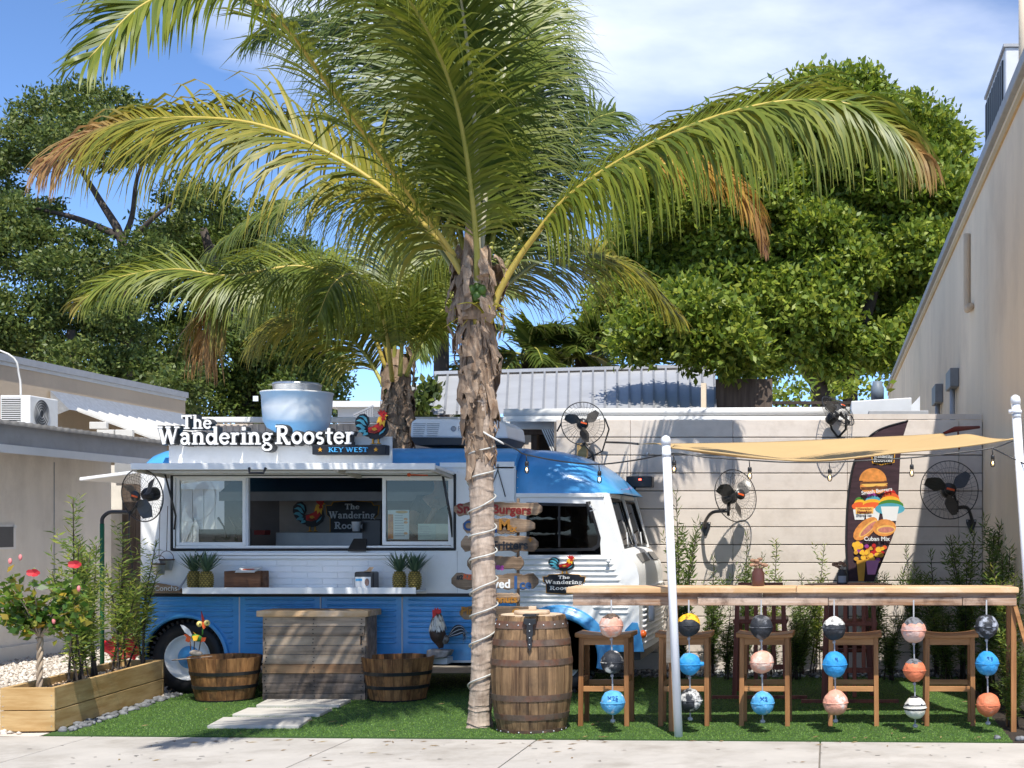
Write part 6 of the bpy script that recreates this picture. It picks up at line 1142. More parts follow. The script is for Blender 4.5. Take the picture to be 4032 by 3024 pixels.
def tree(name, label, cat, blobs, Y, mat, leaf=(.16, .09), dens=1.0, trunk=(), base=None, dep=2.0, spread=.2, per=14, limb_mat=None):
    t = thing(name, label, cat, base or (P(blobs[0][0], 0, Y).x, Y, 0)); Vs = []; Fs = []; o = 0
    for (u, v, rp) in blobs:
        y = Y + random.uniform(-dep, dep) * .5
        lf = leaf
        if name == 'shade_tree' and 2480 < u < 2900 and v > 1180: y = random.uniform(20.2, 21.2); lf = (leaf[0] * .55, leaf[1] * .55)
        c = P(u, v, y); r = rp * y / FP; ncl = max(6, int(dens * 95 * (r / .9) ** 2)); V, F = blob_leaves(c, r, ncl * (3 if lf is not leaf else 1), per, spread * lf[0] / leaf[0], *lf); Vs.append(V); Fs.append(F + o); o += len(V)
    npmesh('crown', np.concatenate(Vs), np.concatenate(Fs), mat, t)
    for i, (pts, r0, r1) in enumerate(trunk):
        b = MB(); ps = spline([P(*p) for p in pts], 12); b.tube(ps, [r0 + (r1 - r0) * k / 12 for k in range(13)], 9); b.build('trunk' if i == 0 else 'limb', limb_mat or m_bark, t)
    return t
lf_bright = leafmat('tree_leaf_bright', [(.06, .11, .012), (.13, .20, .02), (.21, .28, .03), (.32, .36, .05)], .5, .35)
lf_dark = leafmat('tree_leaf_dark', [(.035, .065, .013), (.07, .11, .022), (.12, .165, .035), (.2, .23, .055)], .5, .3)
lf_mid = leafmat('tree_leaf_mid', [(.04, .075, .014), (.09, .14, .024), (.17, .21, .042)], .5, .3)
# ------------------------------------------------------------------ background trees
sil = [(3050, 420), (3350, 345), (3500, 420), (3680, 520), (3830, 620), (3860, 900), (3760, 1200), (3680, 1440), (3480, 1430), (3250, 1400), (3050, 1390), (2800, 1390), (2560, 1400), (2380, 1320), (2420, 1150), (2520, 900), (2600, 650), (2800, 480)]
def inside(u, v, poly):
    c = False; j = len(poly) - 1
    for i in range(len(poly)):
        (a, b_), (d, e) = poly[i], poly[j]
        if (b_ > v) != (e > v) and u < (d - a) * (v - b_) / (e - b_) + a: c = not c
        j = i
    return c
bl_ = []; rs = random.Random(4)
while len(bl_) < 88:
    u, v = rs.uniform(2350, 3860), rs.uniform(345, 1490)
    if inside(u, v, sil) and all((u - a) ** 2 + ((v - b_) * 1.15) ** 2 > 98 ** 2 for a, b_, c in bl_): bl_.append((u, v, rs.uniform(95, 165)))
tree('shade_tree', 'big bright green leafy tree behind the board wall at right', 'tree', bl_, 43, lf_bright, (.21, .115), .62, [([(3240, 1700, 42), (3240, 1540, 42), (3180, 1440, 42), (3000, 1200, 42), (2900, 900, 42)], .42, .12), ([(3240, 1560, 42), (3330, 1440, 42), (3450, 1100, 42), (3500, 700, 42)], .3, .1), ([(3360, 1700, 42), (3350, 1500, 42), (3420, 1250, 42)], .28, .12)], dep=5, spread=.20, per=44)
tree('umbrella_tree', 'tall dark tree with bare forked limbs at upper left', 'tree', [(180, 470, 130), (330, 420, 120), (90, 560, 120), (420, 500, 95), (480, 420, 70), (60, 640, 80), (250, 560, 110), (560, 570, 90), (40, 850, 120), (120, 1000, 150), (330, 980, 90), (250, 1080, 130), (580, 990, 90), (650, 880, 80), (-60, 950, 140), (700, 760, 80), (450, 640, 60), (420, 1080, 120), (560, 1080, 110), (-20, 740, 90), (160, 880, 110)], 30, lf_dark, (.115, .055), 1.35,
     [([(500, 1700, 30), (495, 1200, 30), (480, 950, 30), (400, 800, 30), (300, 640, 30)], .15, .04), ([(480, 960, 30), (520, 850, 30.3), (540, 700, 30.3), (600, 560, 30.3)], .07, .02), ([(470, 930, 30), (300, 860, 30), (140, 820, 29.7)], .09, .03), ([(485, 1000, 30), (580, 880, 29.6), (680, 800, 29.6)], .07, .03), ([(495, 1250, 30), (330, 1180, 29.8), (200, 1140, 29.8)], .16, .06)], dep=3, spread=.115, per=34)
tree('broad_tree', 'dense dark green tree mass behind the exhaust fan', 'tree', [(780, 940, 120), (700, 1080, 130), (900, 1180, 150), (520, 1150, 110), (1050, 1320, 140), (1250, 1420, 110), (880, 1400, 160), (680, 1340, 140), (1180, 1550, 110), (1000, 1560, 150), (800, 1560, 150), (1100, 1160, 110), (1310, 1500, 60), (1340, 1440, 40), (980, 1000, 110), (620, 1480, 120), (820, 800, 100), (900, 920, 110), (1010, 850, 90), (700, 980, 120), (1160, 1020, 110), (1250, 1250, 120), (1150, 1420, 120), (1080, 1650, 120), (1260, 1600, 90)], 33, lf_mid, (.12, .058), 1.6, [([(980, 1800, 33), (960, 1400, 33), (860, 1100, 33), (800, 900, 33)], .3, .08), ([(960, 1450, 33), (1150, 1350, 33), (1280, 1400, 33)], .12, .04)], dep=3, spread=.12, per=34)
tree('hedge_tree', 'low dark leafy tree directly behind the tan parapet', 'tree', [(60, 1250, 150), (250, 1290, 150), (430, 1320, 130), (100, 1420, 160), (330, 1450, 140), (540, 1480, 130), (660, 1590, 100), (460, 1220, 80), (-60, 1340, 140), (720, 1520, 100)], 29, lf_dark, (.11, .055), 1.7, [([(300, 1800, 29), (290, 1500, 29), (280, 1300, 29)], .25, .08)], dep=3, spread=.12, per=34)
tree('garden_bush', 'green bush seen beyond the dark deck railing', 'bush', [(3100, 1540, 70), (3170, 1560, 60), (3290, 1560, 60), (3420, 1550, 70), (3050, 1600, 60)], 27, lf_bright, (.14, .08), .9, dep=1, spread=.12)
tree('sea_grape', 'small dark round leaved shrub by the far house', 'shrub', [(1640, 1620, 30), (1665, 1580, 26), (1690, 1540, 18), (1650, 1600, 30)], 20, lf_dark, (.12, .12), 1.6, dep=.4, spread=.08)

# ------------------------------------------------------------------ palms
m_frond = leafmat('palm_leaf', [(.09, .13, .016), (.15, .19, .022), (.23, .25, .035)], .42, .3, dry=(.34, .20, .07), spec=.4)
m_frondy = leafmat('palm_leaf_yellow', [(.13, .15, .018), (.21, .21, .025), (.32, .27, .035)], .45, .3, dry=(.38, .22, .09), spec=.35)
m_frondd = leafmat('palm_leaf_deep', [(.05, .085, .013), (.08, .12, .018), (.135, .17, .027)], .42, .28, dry=(.25, .16, .06), spec=.4)
m_frondg = leafmat('palm_leaf_gold', [(.34, .2, .025), (.42, .25, .03), (.3, .15, .04)], .5, .3, dry=(.3, .17, .09))
m_rach = M('rachis_green', (.30, .32, .06), .45, col2=(.45, .40, .10), scale=4); m_rachy = M('rachis_gold', (.48, .36, .07), .45, col2=(.56, .43, .1), scale=4); m_rachp = M('rachis_pale', (.52, .48, .36), .5, col2=(.36, .36, .2), scale=5)
def frond(parent, pts, lm, rm, L0=.85, n=100, twist=.6, g=.16, start=.14, dry=(1.1, 1.2), r0=.027, wd=.023, seed=0, up=None, alpha=(1.05, .5), segs=5):
    rs = np.random.default_rng(seed); ps = spline([P(*p) for p in pts], 60); rads = [r0 * (1 - .88 * (i / 60) ** .8) for i in range(61)]
    b = MB(); b.tube(ps, rads, 8); fo = b.build('frond', rm, parent); V = []; F = []; A = []
    cum = [0]
    for i in range(60): cum.append(cum[-1] + (ps[i + 1] - ps[i]).length)
    tot = cum[-1]
    n = int(n * 1.8)
    for k in range(n):
        t = start + (1 - start) * (k + .5) / n; s_ = t * tot; i = min(59, next((j for j in range(60) if cum[j + 1] >= s_), 59)); f = (s_ - cum[i]) / max(1e-6, cum[i + 1] - cum[i]); p = ps[i].lerp(ps[i + 1], f); T = (ps[min(60, i + 2)] - ps[max(0, i - 1)]).normalized()
        U = up or Vector((0, 0, 1)); N_ = U - T * U.dot(T)
        if N_.length < .25: N_ = Vector((0, -1, 0)) - T * (-T.y)
        N_.normalize(); B = T.cross(N_); ca, sa = math.cos(twist), math.sin(twist); B, N2 = B * ca + N_ * sa, N_ * ca - B * sa
        prof = (math.sin(math.pi * (.16 + .80 * (t - start) / (1 - start)))) ** .55; al = alpha[0] + (alpha[1] - alpha[0]) * t
        for sg in (-1, 1):
            if rs.random() < .06: continue
            ln = L0 * prof * rs.uniform(.82, 1.08); d = (T * math.cos(al) + B * sg * math.sin(al) + N2 * rs.normal(.12, .07) + Vector(rs.normal(0, .065, 3))).normalized(); q = p.copy(); i0 = len(V); st = ln / segs; gg = g * rs.uniform(.35, 1.9)
            kink = rs.integers(1, segs) if rs.random() < .12 else -1; dd = rs.random() * .25
            for m_ in range(segs + 1):
                wv = T - d * T.dot(d)
                if wv.length < .15: wv = N2 - d * N2.dot(d)
                wv.normalize(); ww = wd * .5 * (.55 + .45 * min(1, m_ / 1.5)) * (1 - (m_ / segs) ** 2.2 * .95); V += [tuple(q - wv * ww), tuple(q + wv * ww)]
                fr_ = max(0, min(1, (t - dry[0]) / (dry[1] - dry[0]))); a_ = max(fr_, max(0, (m_ / segs - .86 - dd) * 2.0)); A += [a_, a_]
                q = q + d * st; d = (d + Vector((0, 0, -gg * (1 + .45 * m_)))).normalized()
                if m_ == kink: d = (d + Vector((0, 0, -1.4))).normalized()
            F += [(i0 + 2 * m_, i0 + 2 * m_ + 1, i0 + 2 * m_ + 3, i0 + 2 * m_ + 2) for m_ in range(segs)]
    npmesh('leaflets', V, F, lm, fo, attr=A); return fo
def palm_trunk(parent, pts, rad, name='trunk', step=.075):
    ps = spline(pts, 460); b = MB(); rr = []; r1 = random.Random(8); cuts_ = [0]
    while cuts_[-1] < 9: cuts_.append(cuts_[-1] + step * r1.uniform(.35, 1.5))
    cuts_ = np.array(cuts_); tl = [(r1.uniform(-.35, .35), r1.uniform(0, 6.28), r1.uniform(.3, 1.3)) for _ in cuts_]
    L_ = 0; rs = random.Random(2); V = []; n = 22
    for i, p in enumerate(ps):
        t = i / 460; r = np.interp(t, [a for a, c in rad], [c for a, c in rad]); L_ += 0 if i == 0 else (ps[i] - ps[i - 1]).length; 
        for j in range(n):
            a = 2 * math.pi * j / n; k_i = int(np.searchsorted(cuts_, L_)) ; LL = L_ + .03 * tl[k_i][0] * math.cos(a + tl[k_i][1]) + .006 * math.sin(a * 4 + k_i); k_i = max(1, int(np.searchsorted(cuts_, max(1e-4, LL)))); ph = min(1, max(0, LL - cuts_[k_i - 1]) / .05); rr_ = r; r_ = r * (.985 + .07 * tl[k_i][2] * (1 - ph) ** 4); r = r_; V.append(p + Vector((math.cos(a), math.sin(a), .12 * math.sin(a * 2 + i * .017))) * r * (1 + .02 * math.sin(a * 5 + i * .1) + rs.uniform(-.012, .012))); r = rr_
    F = [(i * n + j, i * n + (j + 1) % n, (i + 1) * n + (j + 1) % n, (i + 1) * n + j) for i in range(460) for j in range(n)]
    b.smooth = True; b.add(V, F); return b.build(name, m_trunk, parent)
def sheath(parent, c, a, r, z0, ln, wd, flare, seed):
    rs = random.Random(seed); V = []; F = []; k = 9
    for i in range(k + 1):
        t = i / k; w_ = wd * (1 - .75 * t ** 1.5) * (1 + .15 * rs.uniform(-1, 1)); rr = r * (1 + flare * math.sin(t * 2.6)) + .02 * rs.uniform(-1, 1) * t
        for j in (-1, -.33, .33, 1):
            aa = a + j * w_ / max(.05, r) * .5 + .15 * t * rs.uniform(-1, 1); V.append(c + Vector((math.cos(aa) * rr, math.sin(aa) * rr, z0 - ln * t + .03 * rs.uniform(-1, 1))))
    for i in range(k):
        for j in range(3):
            if i > 4 and rs.random() < .28: continue
            F.append((4 * i + j, 4 * i + j + 1, 4 * i + j + 5, 4 * i + j + 4))
    b = MB(); b.smooth = False; b.add(V, F); o = b.build('leaf_sheath', m_sheath, parent); s_ = o.modifiers.new('thickness', 'SOLIDIFY'); s_.thickness = .005
PM = thing('coconut_palm', 'coconut palm with big arching fronds in front of the truck', 'palm tree', G(1890, 2865))
palm_trunk(PM, [P(1888, 2875, 11.06), P(1890, 2800, 11.06), P(1899, 2680, 11.06), P(1906, 2400, 11.06), P(1901, 2150, 11.06), P(1896, 1900, 11.05), P(1893, 1700, 11.05), P(1882, 1450, 11.05), P(1876, 1180, 11.05)], [(0, .115), (.03, .095), (.1, .088), (.3, .09), (.55, .089), (.7, .094), (.8, .105), (.92, .11), (1, .07)])
for i in range(64):
    v = 1180 + i * 9.0; c = P(1880 + (v - 1200) * .015, v, 11.05); a = i * 2.4 + random.uniform(-.3, .3); low = i > 46
    sheath(PM, Vector((c.x, c.y, 0)), a, .108 if not low else .096, c.z + .05, random.uniform(.25, .5) * (.75 if low else 1), random.uniform(.03, .15), (random.uniform(.2, .9) if i % 3 == 0 else random.uniform(.02, .35)) * (.5 if low else 1), 50 + i)
b = MB(); b.tube(spline([P(1858, 1260, 11.02), P(1850, 1100, 11.0), P(1852, 980, 11.0), P(1848, 870, 11.02)], 12), [.11, .1, .09, .085, .08, .075, .07, .06, .05, .045, .04, .03, .02], 10); b.build('spear_sheath', m_sheath, PM)
FR = [('A', [(1880, 1280, 10.98), (1838, 1120, 10.95), (1695, 911, 10.9), (1385, 656, 10.75), (1020, 492, 10.75), (640, 465, 10.9), (400, 510, 11.1), (200, 625, 11.2)], m_frondy, m_rachy, dict(L0=1.05, n=135, twist=.75, g=.3, wd=.026, dry=(.78, .9), r0=.031)),
      ('B', [(1850, 1160, 11.1), (1810, 1040, 11.0), (1600, 750, 10.5), (1275, 310, 9.5), (1090, 70, 8.9), (820, -60, 8.4), (560, 20, 8.0), (350, 230, 7.8)], m_frond, m_rachy, dict(L0=.75, wd=.024, n=125, twist=.7, g=.1)),
      ('C', [(1862, 1150, 11.1), (1845, 900, 11.3), (1822, 650, 11.6), (1795, 365, 11.9), (1710, 70, 12.3), (1600, -150, 12.6)], m_frondd, m_rachp, dict(L0=.85, n=110, twist=-.15, g=.14)),
      ('D', [(1878, 1200, 10.95), (1880, 950, 10.9), (1880, 730, 10.85), (1860, 365, 10.6), (1815, 0, 10.2), (1760, -250, 9.6)], m_frondd, m_rachp, dict(L0=.8, n=110, twist=.1, g=.22, r0=.034, start=.3)),
      ('E', [(1885, 1150, 11.1), (1905, 850, 11.15), (1930, 620, 11.2), (1995, 237, 11.4), (2035, -70, 11.7), (2060, -250, 12.0)], m_frond, m_rachp, dict(L0=.8, n=115, twist=-.25, g=.12)),
      ('F', [(1925, 1270, 11.0), (1975, 1130, 11.0), (2090, 950, 10.95), (2280, 740, 10.8), (2640, 530, 10.6), (3000, 412, 10.5), (3280, 400, 10.5), (3450, 460, 10.5), (3620, 600, 10.5)], m_frond, m_rachy, dict(L0=1.05, n=145, twist=-.7, g=.42, wd=.027, dry=(.9, 1.0), r0=.031, start=.2)),
      ('G', [(1915, 1200, 11.2), (1990, 1050, 11.3), (2090, 850, 11.5), (2230, 620, 12.0), (2330, 480, 12.4), (2420, 440, 12.7)], m_frondd, m_rach, dict(L0=.8, n=90, twist=-.7, g=.2)),
      ('H', [(1930, 1230, 11.2), (2000, 1120, 11.8), (2180, 1010, 12.8), (2420, 1020, 13.6), (2660, 1230, 14.2)], m_frondy, m_rach, dict(L0=.8, n=95, twist=-.7, g=.2, wd=.028)),
      ('I', [(1930, 1200, 11.2), (2060, 960, 11.8), (2350, 720, 12.8), (2740, 640, 13.8), (2930, 770, 14.0), (3000, 950, 14.1)], m_frondg, m_rachy, dict(L0=.6, n=80, twist=-.7, g=.3, dry=(.85, 1.0), start=.62)),
      ('J', [(1850, 1150, 11.2), (1760, 850, 11.5), (1640, 500, 11.9), (1420, 180, 12.4), (1200, 80, 12.8), (1000, 150, 13.0)], m_frondd, m_rach, dict(L0=.9, n=110, twist=.6, g=.2)),
      ('Q', [(1870, 1150, 11.1), (1830, 800, 11.2), (1740, 400, 11.4), (1560, 60, 11.8), (1300, -120, 12.2), (1000, -100, 12.5)], m_frondd, m_rach, dict(L0=.95, n=110, twist=.5, g=.25)),
      ('R', [(1885, 1150, 11.2), (1940, 850, 11.5), (2010, 500, 12.0), (2080, 150, 12.7), (2120, -60, 13.3)], m_frondd, m_rach, dict(L0=.95, n=110, twist=-.2, g=.3)),
      ('K', [(1855, 1150, 11.2), (1790, 800, 11.4), (1700, 400, 11.6), (1500, -50, 12), (1350, -250, 12.4)], m_frondd, m_rach, dict(L0=.95, n=110, twist=.3, g=.25)),
      ('M', [(1895, 1150, 11.2), (1950, 900, 11.4), (2010, 700, 11.6), (2110, 350, 12.2), (2160, 200, 12.8), (2190, 260, 13.2)], m_frondd, m_rach, dict(L0=.85, n=105, twist=-.3, g=.35)),
      ('N', [(1860, 1220, 11.3), (1760, 1020, 11.8), (1600, 850, 12.6), (1350, 760, 13.8), (1050, 830, 14.8), (820, 1000, 15.4)], m_frond, m_rach, dict(L0=.85, n=100, twist=.7, g=.25)),
      ('O', [(1880, 1180, 11.0), (1870, 880, 10.7), (1800, 420, 10.2), (1650, 60, 9.6), (1450, -150, 9.0), (1200, -200, 8.5)], m_frond, m_rach, dict(L0=.85, n=100, twist=.35, g=.2)),
      ('P', [(1890, 1180, 11.1), (1900, 800, 11.3), (1905, 400, 11.7), (1900, 60, 12.4), (1890, -100, 13.0), (1880, -80, 13.6)], m_frondd, m_rach, dict(L0=.85, n=100, twist=-.1, g=.25))]
for i, (nm, pts, lm, rm, kw_) in enumerate(FR): frond(PM, pts, lm, rm, seed=100 + i, **kw_)
b = MB()
for i in range(6): b.ell(P(1858 + (i % 3) * 20, 1140 + (i // 3) * 32 + random.uniform(-6, 6), 10.88 + .03 * (i % 2)), (.034, .034, .042), 12, 8)
b.build('coconuts', M('green_nut', (.07, .13, .02), .4, var=.3), PM)
b = MB()
for i in range(26):
    a = random.uniform(0, 6.28); c = P(1915, 1240, 10.95); e = c + Vector((random.uniform(-.32, .2), random.uniform(-.2, .1), random.uniform(-.12, .08))); md = (c + e) / 2 + Vector((0, 0, .05)); b.tube(spline([c, md, e], 6), [.006, .006, .005, .005, .004, .003, .002], 5)
b.build('flower_stalks', M('yellow_stalk', (.5, .42, .04), .5), PM)
for i in range(26): c = P(1872, 1030 + i * 8, 11.05); sheath(PM, Vector((c.x, c.y, 0)), i * 2.4 + .4, .115 + .02 * (i % 3), c.z + .12, random.uniform(.2, .38), random.uniform(.04, .14), random.uniform(.0, .7), 250 + i)
# rope light wound round the trunk
tp = spline([P(1896, 2770, 11.06), P(1904, 2500, 11.06), P(1905, 2300, 11.06), P(1900, 2100, 11.06), P(1896, 1900, 11.05), P(1893, 1690, 11.05)], 240); q = []
for i, p in enumerate(tp):
    a = i / 240 * 2 * math.pi * 9.5 + .5 * math.sin(i * .09) + .25 * math.sin(i * .31); q.append(p + Vector((math.cos(a), math.sin(a), 0)) * .104)
b = MB(); b.tube(q, .0065, 6); RL = tag(b.build('rope_light', M('clear_rope_light', (.5, .5, .47), .35)), 'pale rope light wound around the palm trunk', 'rope light')
PM2 = thing('coconut_palm', 'smaller coconut palm rising behind the truck roof sign', 'palm tree', (P(1575, 0, 16.2).x, 16.2, 0))
palm_trunk(PM2, [Vector((P(1575, 0, 16.2).x, 16.2, 0)), P(1576, 1800, 16.2), P(1572, 1650, 16.2), P(1560, 1400, 16.2)], [(0, .14), (.5, .11), (.75, .12), (1, .12)])
for i in range(34):
    v = 1380 + i * 10.5; c = P(1560 + (v - 1400) * .04, v, 16.2); sheath(PM2, Vector((c.x, c.y, 0)), i * 2.4, .14, c.z + .05, random.uniform(.3, .5), random.uniform(.1, .2), random.uniform(.1, .9) if i % 2 == 0 else .2, 150 + i)
FR2 = [([(1545, 1480, 16.1), (1500, 1320, 16), (1390, 1160, 15.8), (1200, 1050, 15.6), (900, 1085, 15.3), (690, 1060, 15.2), (460, 1095, 15.1), (320, 1185, 15.0)], m_frond, m_rachy, dict(L0=.85, n=115, twist=.7, g=.2, dry=(.95, 1.05))),
       ([(1520, 1450, 16.1), (1440, 1250, 16), (1300, 1080, 16), (1060, 1010, 15.8), (920, 1080, 15.7), (840, 1230, 15.6), (800, 1390, 15.6)], m_frond, m_rachy, dict(L0=1.05, n=110, twist=.5, g=.45, dry=(.7, .85))),
       ([(1550, 1450, 16.1), (1560, 1250, 16), (1565, 1090, 16.2), (1580, 820, 16.5)], m_frond, m_rach, dict(L0=.9, n=80, twist=-.1, g=.15)),
       ([(1600, 1480, 16.1), (1640, 1380, 16), (1730, 1240, 16), (1850, 1080, 16.2), (2000, 1000, 16.4)], m_frond, m_rach, dict(L0=.95, n=90, twist=-.6, g=.2)),
       ([(1540, 1440, 16.2), (1480, 1250, 16.3), (1380, 1100, 16.5), (1230, 1010, 16.9), (1100, 1080, 17.3), (1000, 1230, 17.5)], m_frond, m_rach, dict(L0=1.1, n=100, twist=.5, g=.35)),
       ([(1590, 1440, 16.2), (1640, 1300, 16.3), (1690, 1150, 16.6), (1710, 950, 17)], m_frondy, m_rach, dict(L0=.85, n=80, twist=-.4, g=.2)),
       ([(1545, 1500, 16.0), (1520, 1300, 15.6), (1470, 1150, 15.2), (1390, 1080, 14.6), (1310, 1120, 14.1), (1250, 1250, 13.8)], m_frond, m_rachy, dict(L0=.95, n=95, twist=.4, g=.35)),
       ([(1530, 1560, 16.1), (1440, 1400, 16.2), (1300, 1260, 16.4), (1150, 1240, 16.6), (1020, 1330, 16.8)], m_frondy, m_rach, dict(L0=.95, n=90, twist=.6, g=.25)),
       ([(1575, 1480, 16.0), (1590, 1300, 15.8), (1640, 1120, 15.4), (1760, 1010, 15), (1850, 1040, 14.7)], m_frond, m_rach, dict(L0=.9, n=90, twist=-.5, g=.3))]
for i, (pts, lm, rm, kw_) in enumerate(FR2): frond(PM2, pts, lm, rm, seed=300 + i, **kw_)
def mini_palm(u, v, Y, R, nf, lab, mat, vb=1650, seed=0):
    c = P(u, v, Y); t = thing('fan_palm', lab, 'palm tree', (c.x, Y, 0), 'palms beyond the metal roof'); rs = random.Random(seed)
    b = MB(); b.tube([(c.x, Y, 0), c], [.16, .12], 10); b.build('trunk', m_bark, t)
    for i in range(nf):
        a = 2 * math.pi * i / nf + rs.uniform(-.3, .3); e = rs.uniform(-.3, 1.1); px_ = R * FP / Y; pts = []
        for f in (0, .3, .65, 1): pts.append((u + math.cos(a) * math.cos(e) * px_ * f, v - (math.sin(e) * f - .55 * f * f) * px_, Y + math.sin(a) * math.cos(e) * R * f))
        frond(t, pts, mat, m_rach, L0=R * .42, n=34, twist=rs.uniform(-.5, .5), g=.25, wd=.06, r0=.03, seed=seed * 40 + i, segs=3)
mini_palm(2080, 1400, 26, 1.45, 16, 'dark green palm low beyond the metal roof, left one', m_frondd, seed=1); mini_palm(2290, 1400, 26.5, 1.4, 16, 'dark green palm beside the bright tree, right one', m_frondd, seed=2)
mini_palm(1738, 1130, 25, 1.5, 11, 'tall slim palm whose trunk rises behind the metal roof', m_frondd, seed=3)
# ------------------------------------------------------------------ podocarpus shrubs
lf_pod = leafmat('podocarpus', [(.07, .13, .025), (.13, .20, .035), (.22, .29, .05), (.42, .44, .08)], .45, .35)
lf_podd = leafmat('podocarpus_deep', [(.045, .09, .018), (.09, .15, .028), (.17, .23, .045)], .45, .35)
def pod_meshes(seed, stems, mat, spread=.14):
    r_ = np.random.default_rng(seed); P0 = []; D = []; b = MB()
    for s_ in range(stems):
        a = r_.uniform(0, 6.28); h = r_.uniform(.6, 1.0) if s_ else 1.0; e = Vector((math.cos(a) * spread * r_.uniform(.2, 1.2), math.sin(a) * spread * r_.uniform(.2, 1.2), h)); m_ = Vector((e.x * .3, e.y * .3, h * .5)); b0 = Vector((r_.normal(0, .03), r_.normal(0, .03), 0))
        ps = spline([b0, m_, e], 20); b.tube(ps, [.009 - .0003 * i for i in range(21)], 5); axes = [(ps, .12)]
        for k in range(7):
            i = int(r_.uniform(5, 18)); a2 = r_.uniform(0, 6.28); l2 = r_.uniform(.06, .16); axes.append((spline([ps[i], ps[i] + Vector((math.cos(a2) * l2 * .6, math.sin(a2) * l2 * .6, l2 * .5)), ps[i] + Vector((math.cos(a2) * l2, math.sin(a2) * l2, l2 * 1.2))], 6), 0))
        for ax, st in axes:
            nn = 105 if st else 22
            for k in range(nn):
                t_ = (st + (1 - st) * k / nn); i = min(len(ax) - 2, int(t_ * (len(ax) - 1))); p = ax[i].lerp(ax[i + 1], t_ * (len(ax) - 1) - i); a = k * 2.4; up_ = .25 + .9 * max(0, t_ - .8) * 4; P0.append(p); D.append((math.cos(a), math.sin(a), up_ + r_.normal(0, .25)))
    P0 = np.array([tuple(p) for p in P0]); D = np.array(D); n = len(P0); V, F = leafcards(P0, D, r_.uniform(.045, .085, n), r_.uniform(.009, .013, n))
    t = thing('podocarpus_shrub', 'x', 'shrub', (0, 0, 0)); o1 = npmesh('foliage', V, F, mat, t); o2 = b.build('stems', m_bark, t, origin=(0, 0, 0)); return t
pods = [pod_meshes(1, 4, lf_pod, .12), pod_meshes(2, 5, lf_pod, .18), pod_meshes(3, 6, lf_podd, .18), pod_meshes(4, 8, lf_podd, .25)]; used = [False] * 4
def shrub(k, x, y, z, h, wd_, label, group):
    o = pods[k] if not used[k] else copy_tree(pods[k]); used[k] = True; o.location = (x, y, z); o.scale = (wd_, wd_, h); o.rotation_euler = (0, 0, random.uniform(0, 6)); o['label'] = label; o['group'] = group; o['category'] = 'shrub'
gp = 'podocarpus shrubs in the planter'
for k, u, vt, Y, w_, lab in ((0, 300, 1960, 11.5, 1.25, 'tallest yellow tipped podocarpus in the planter, behind the hibiscus'), (1, 372, 2090, 12.0, 1.0, 'podocarpus against the green fan pole in planter'), (0, 505, 2060, 12.45, 1.2, 'podocarpus right of the green fan pole in planter'), (0, 575, 2130, 12.85, 1.1, 'podocarpus at the far end of the planter by the truck'), (1, 350, 2330, 11.7, .8, 'short bushy podocarpus low in the planter middle')):
    p = P(u, vt, Y); xb = PA.x + (Y - 10.8) * -.102 - PW * random.uniform(.35, .65); shrub(k, p.x * .55 + xb * .45 if abs(p.x - xb) > .3 else xb * .5 + p.x * .5, Y, .27, p.z - .27, w_, lab, gp)
gw = 'podocarpus shrubs along the board wall'
for k, u, vt, Y, w_, lab in ((2, 2678, 1945, 14.6, 1.0, 'tall slim podocarpus right behind the white pole'), (2, 2800, 2200, 14.85, .9, 'podocarpus below the turned wall fan plate'), (2, 2935, 2105, 14.95, .8, 'podocarpus in front of the turned fan shadow'), (0, 3040, 2135, 14.9, .95, 'bright podocarpus right of the brown flower jar'), (2, 3150, 2270, 14.9, 1.0, 'low podocarpus left of the round table'), (0, 3215, 2150, 14.95, .8, 'podocarpus left of the feather flag'), (3, 3440, 2250, 14.9, .9, 'low podocarpus at the foot of the feather flag'), (2, 3600, 2155, 14.9, .8, 'podocarpus right of the feather flag in sun'), (2, 3690, 2175, 14.7, 1.0, 'dark podocarpus at the edge of the building shadow'), (3, 3800, 2105, 14.5, 1.1, 'podocarpus below the shaded wall fan plate'), (3, 3890, 2060, 13.6, 1.2, 'big podocarpus in the right corner by the cream wall'), (3, 3960, 2150, 12.6, 1.1, 'podocarpus beside the right shade pole'), (1, 3990, 2230, 11.8, 1.0, 'yellow green podocarpus at the right picture edge'), (3, 3985, 2560, 11.0, .9, 'short podocarpus at the lower right corner'), (3, 3870, 2560, 13.0, .9, 'short podocarpus behind the right end buoys'), (3, 3730, 2400, 14.2, 1.1, 'dark podocarpus behind the last stool'), (3, 3500, 2420, 14.4, 1.0, 'dark podocarpus between the last two stools'), (3, 3130, 2430, 14.5, 1.0, 'dark podocarpus between the middle and fourth stools'), (2, 2860, 2400, 14.5, .9, 'dark podocarpus between the second and middle stools')):
    p = P(u, vt, Y); shrub(k, p.x, Y, .01, p.z, w_, lab, gw)
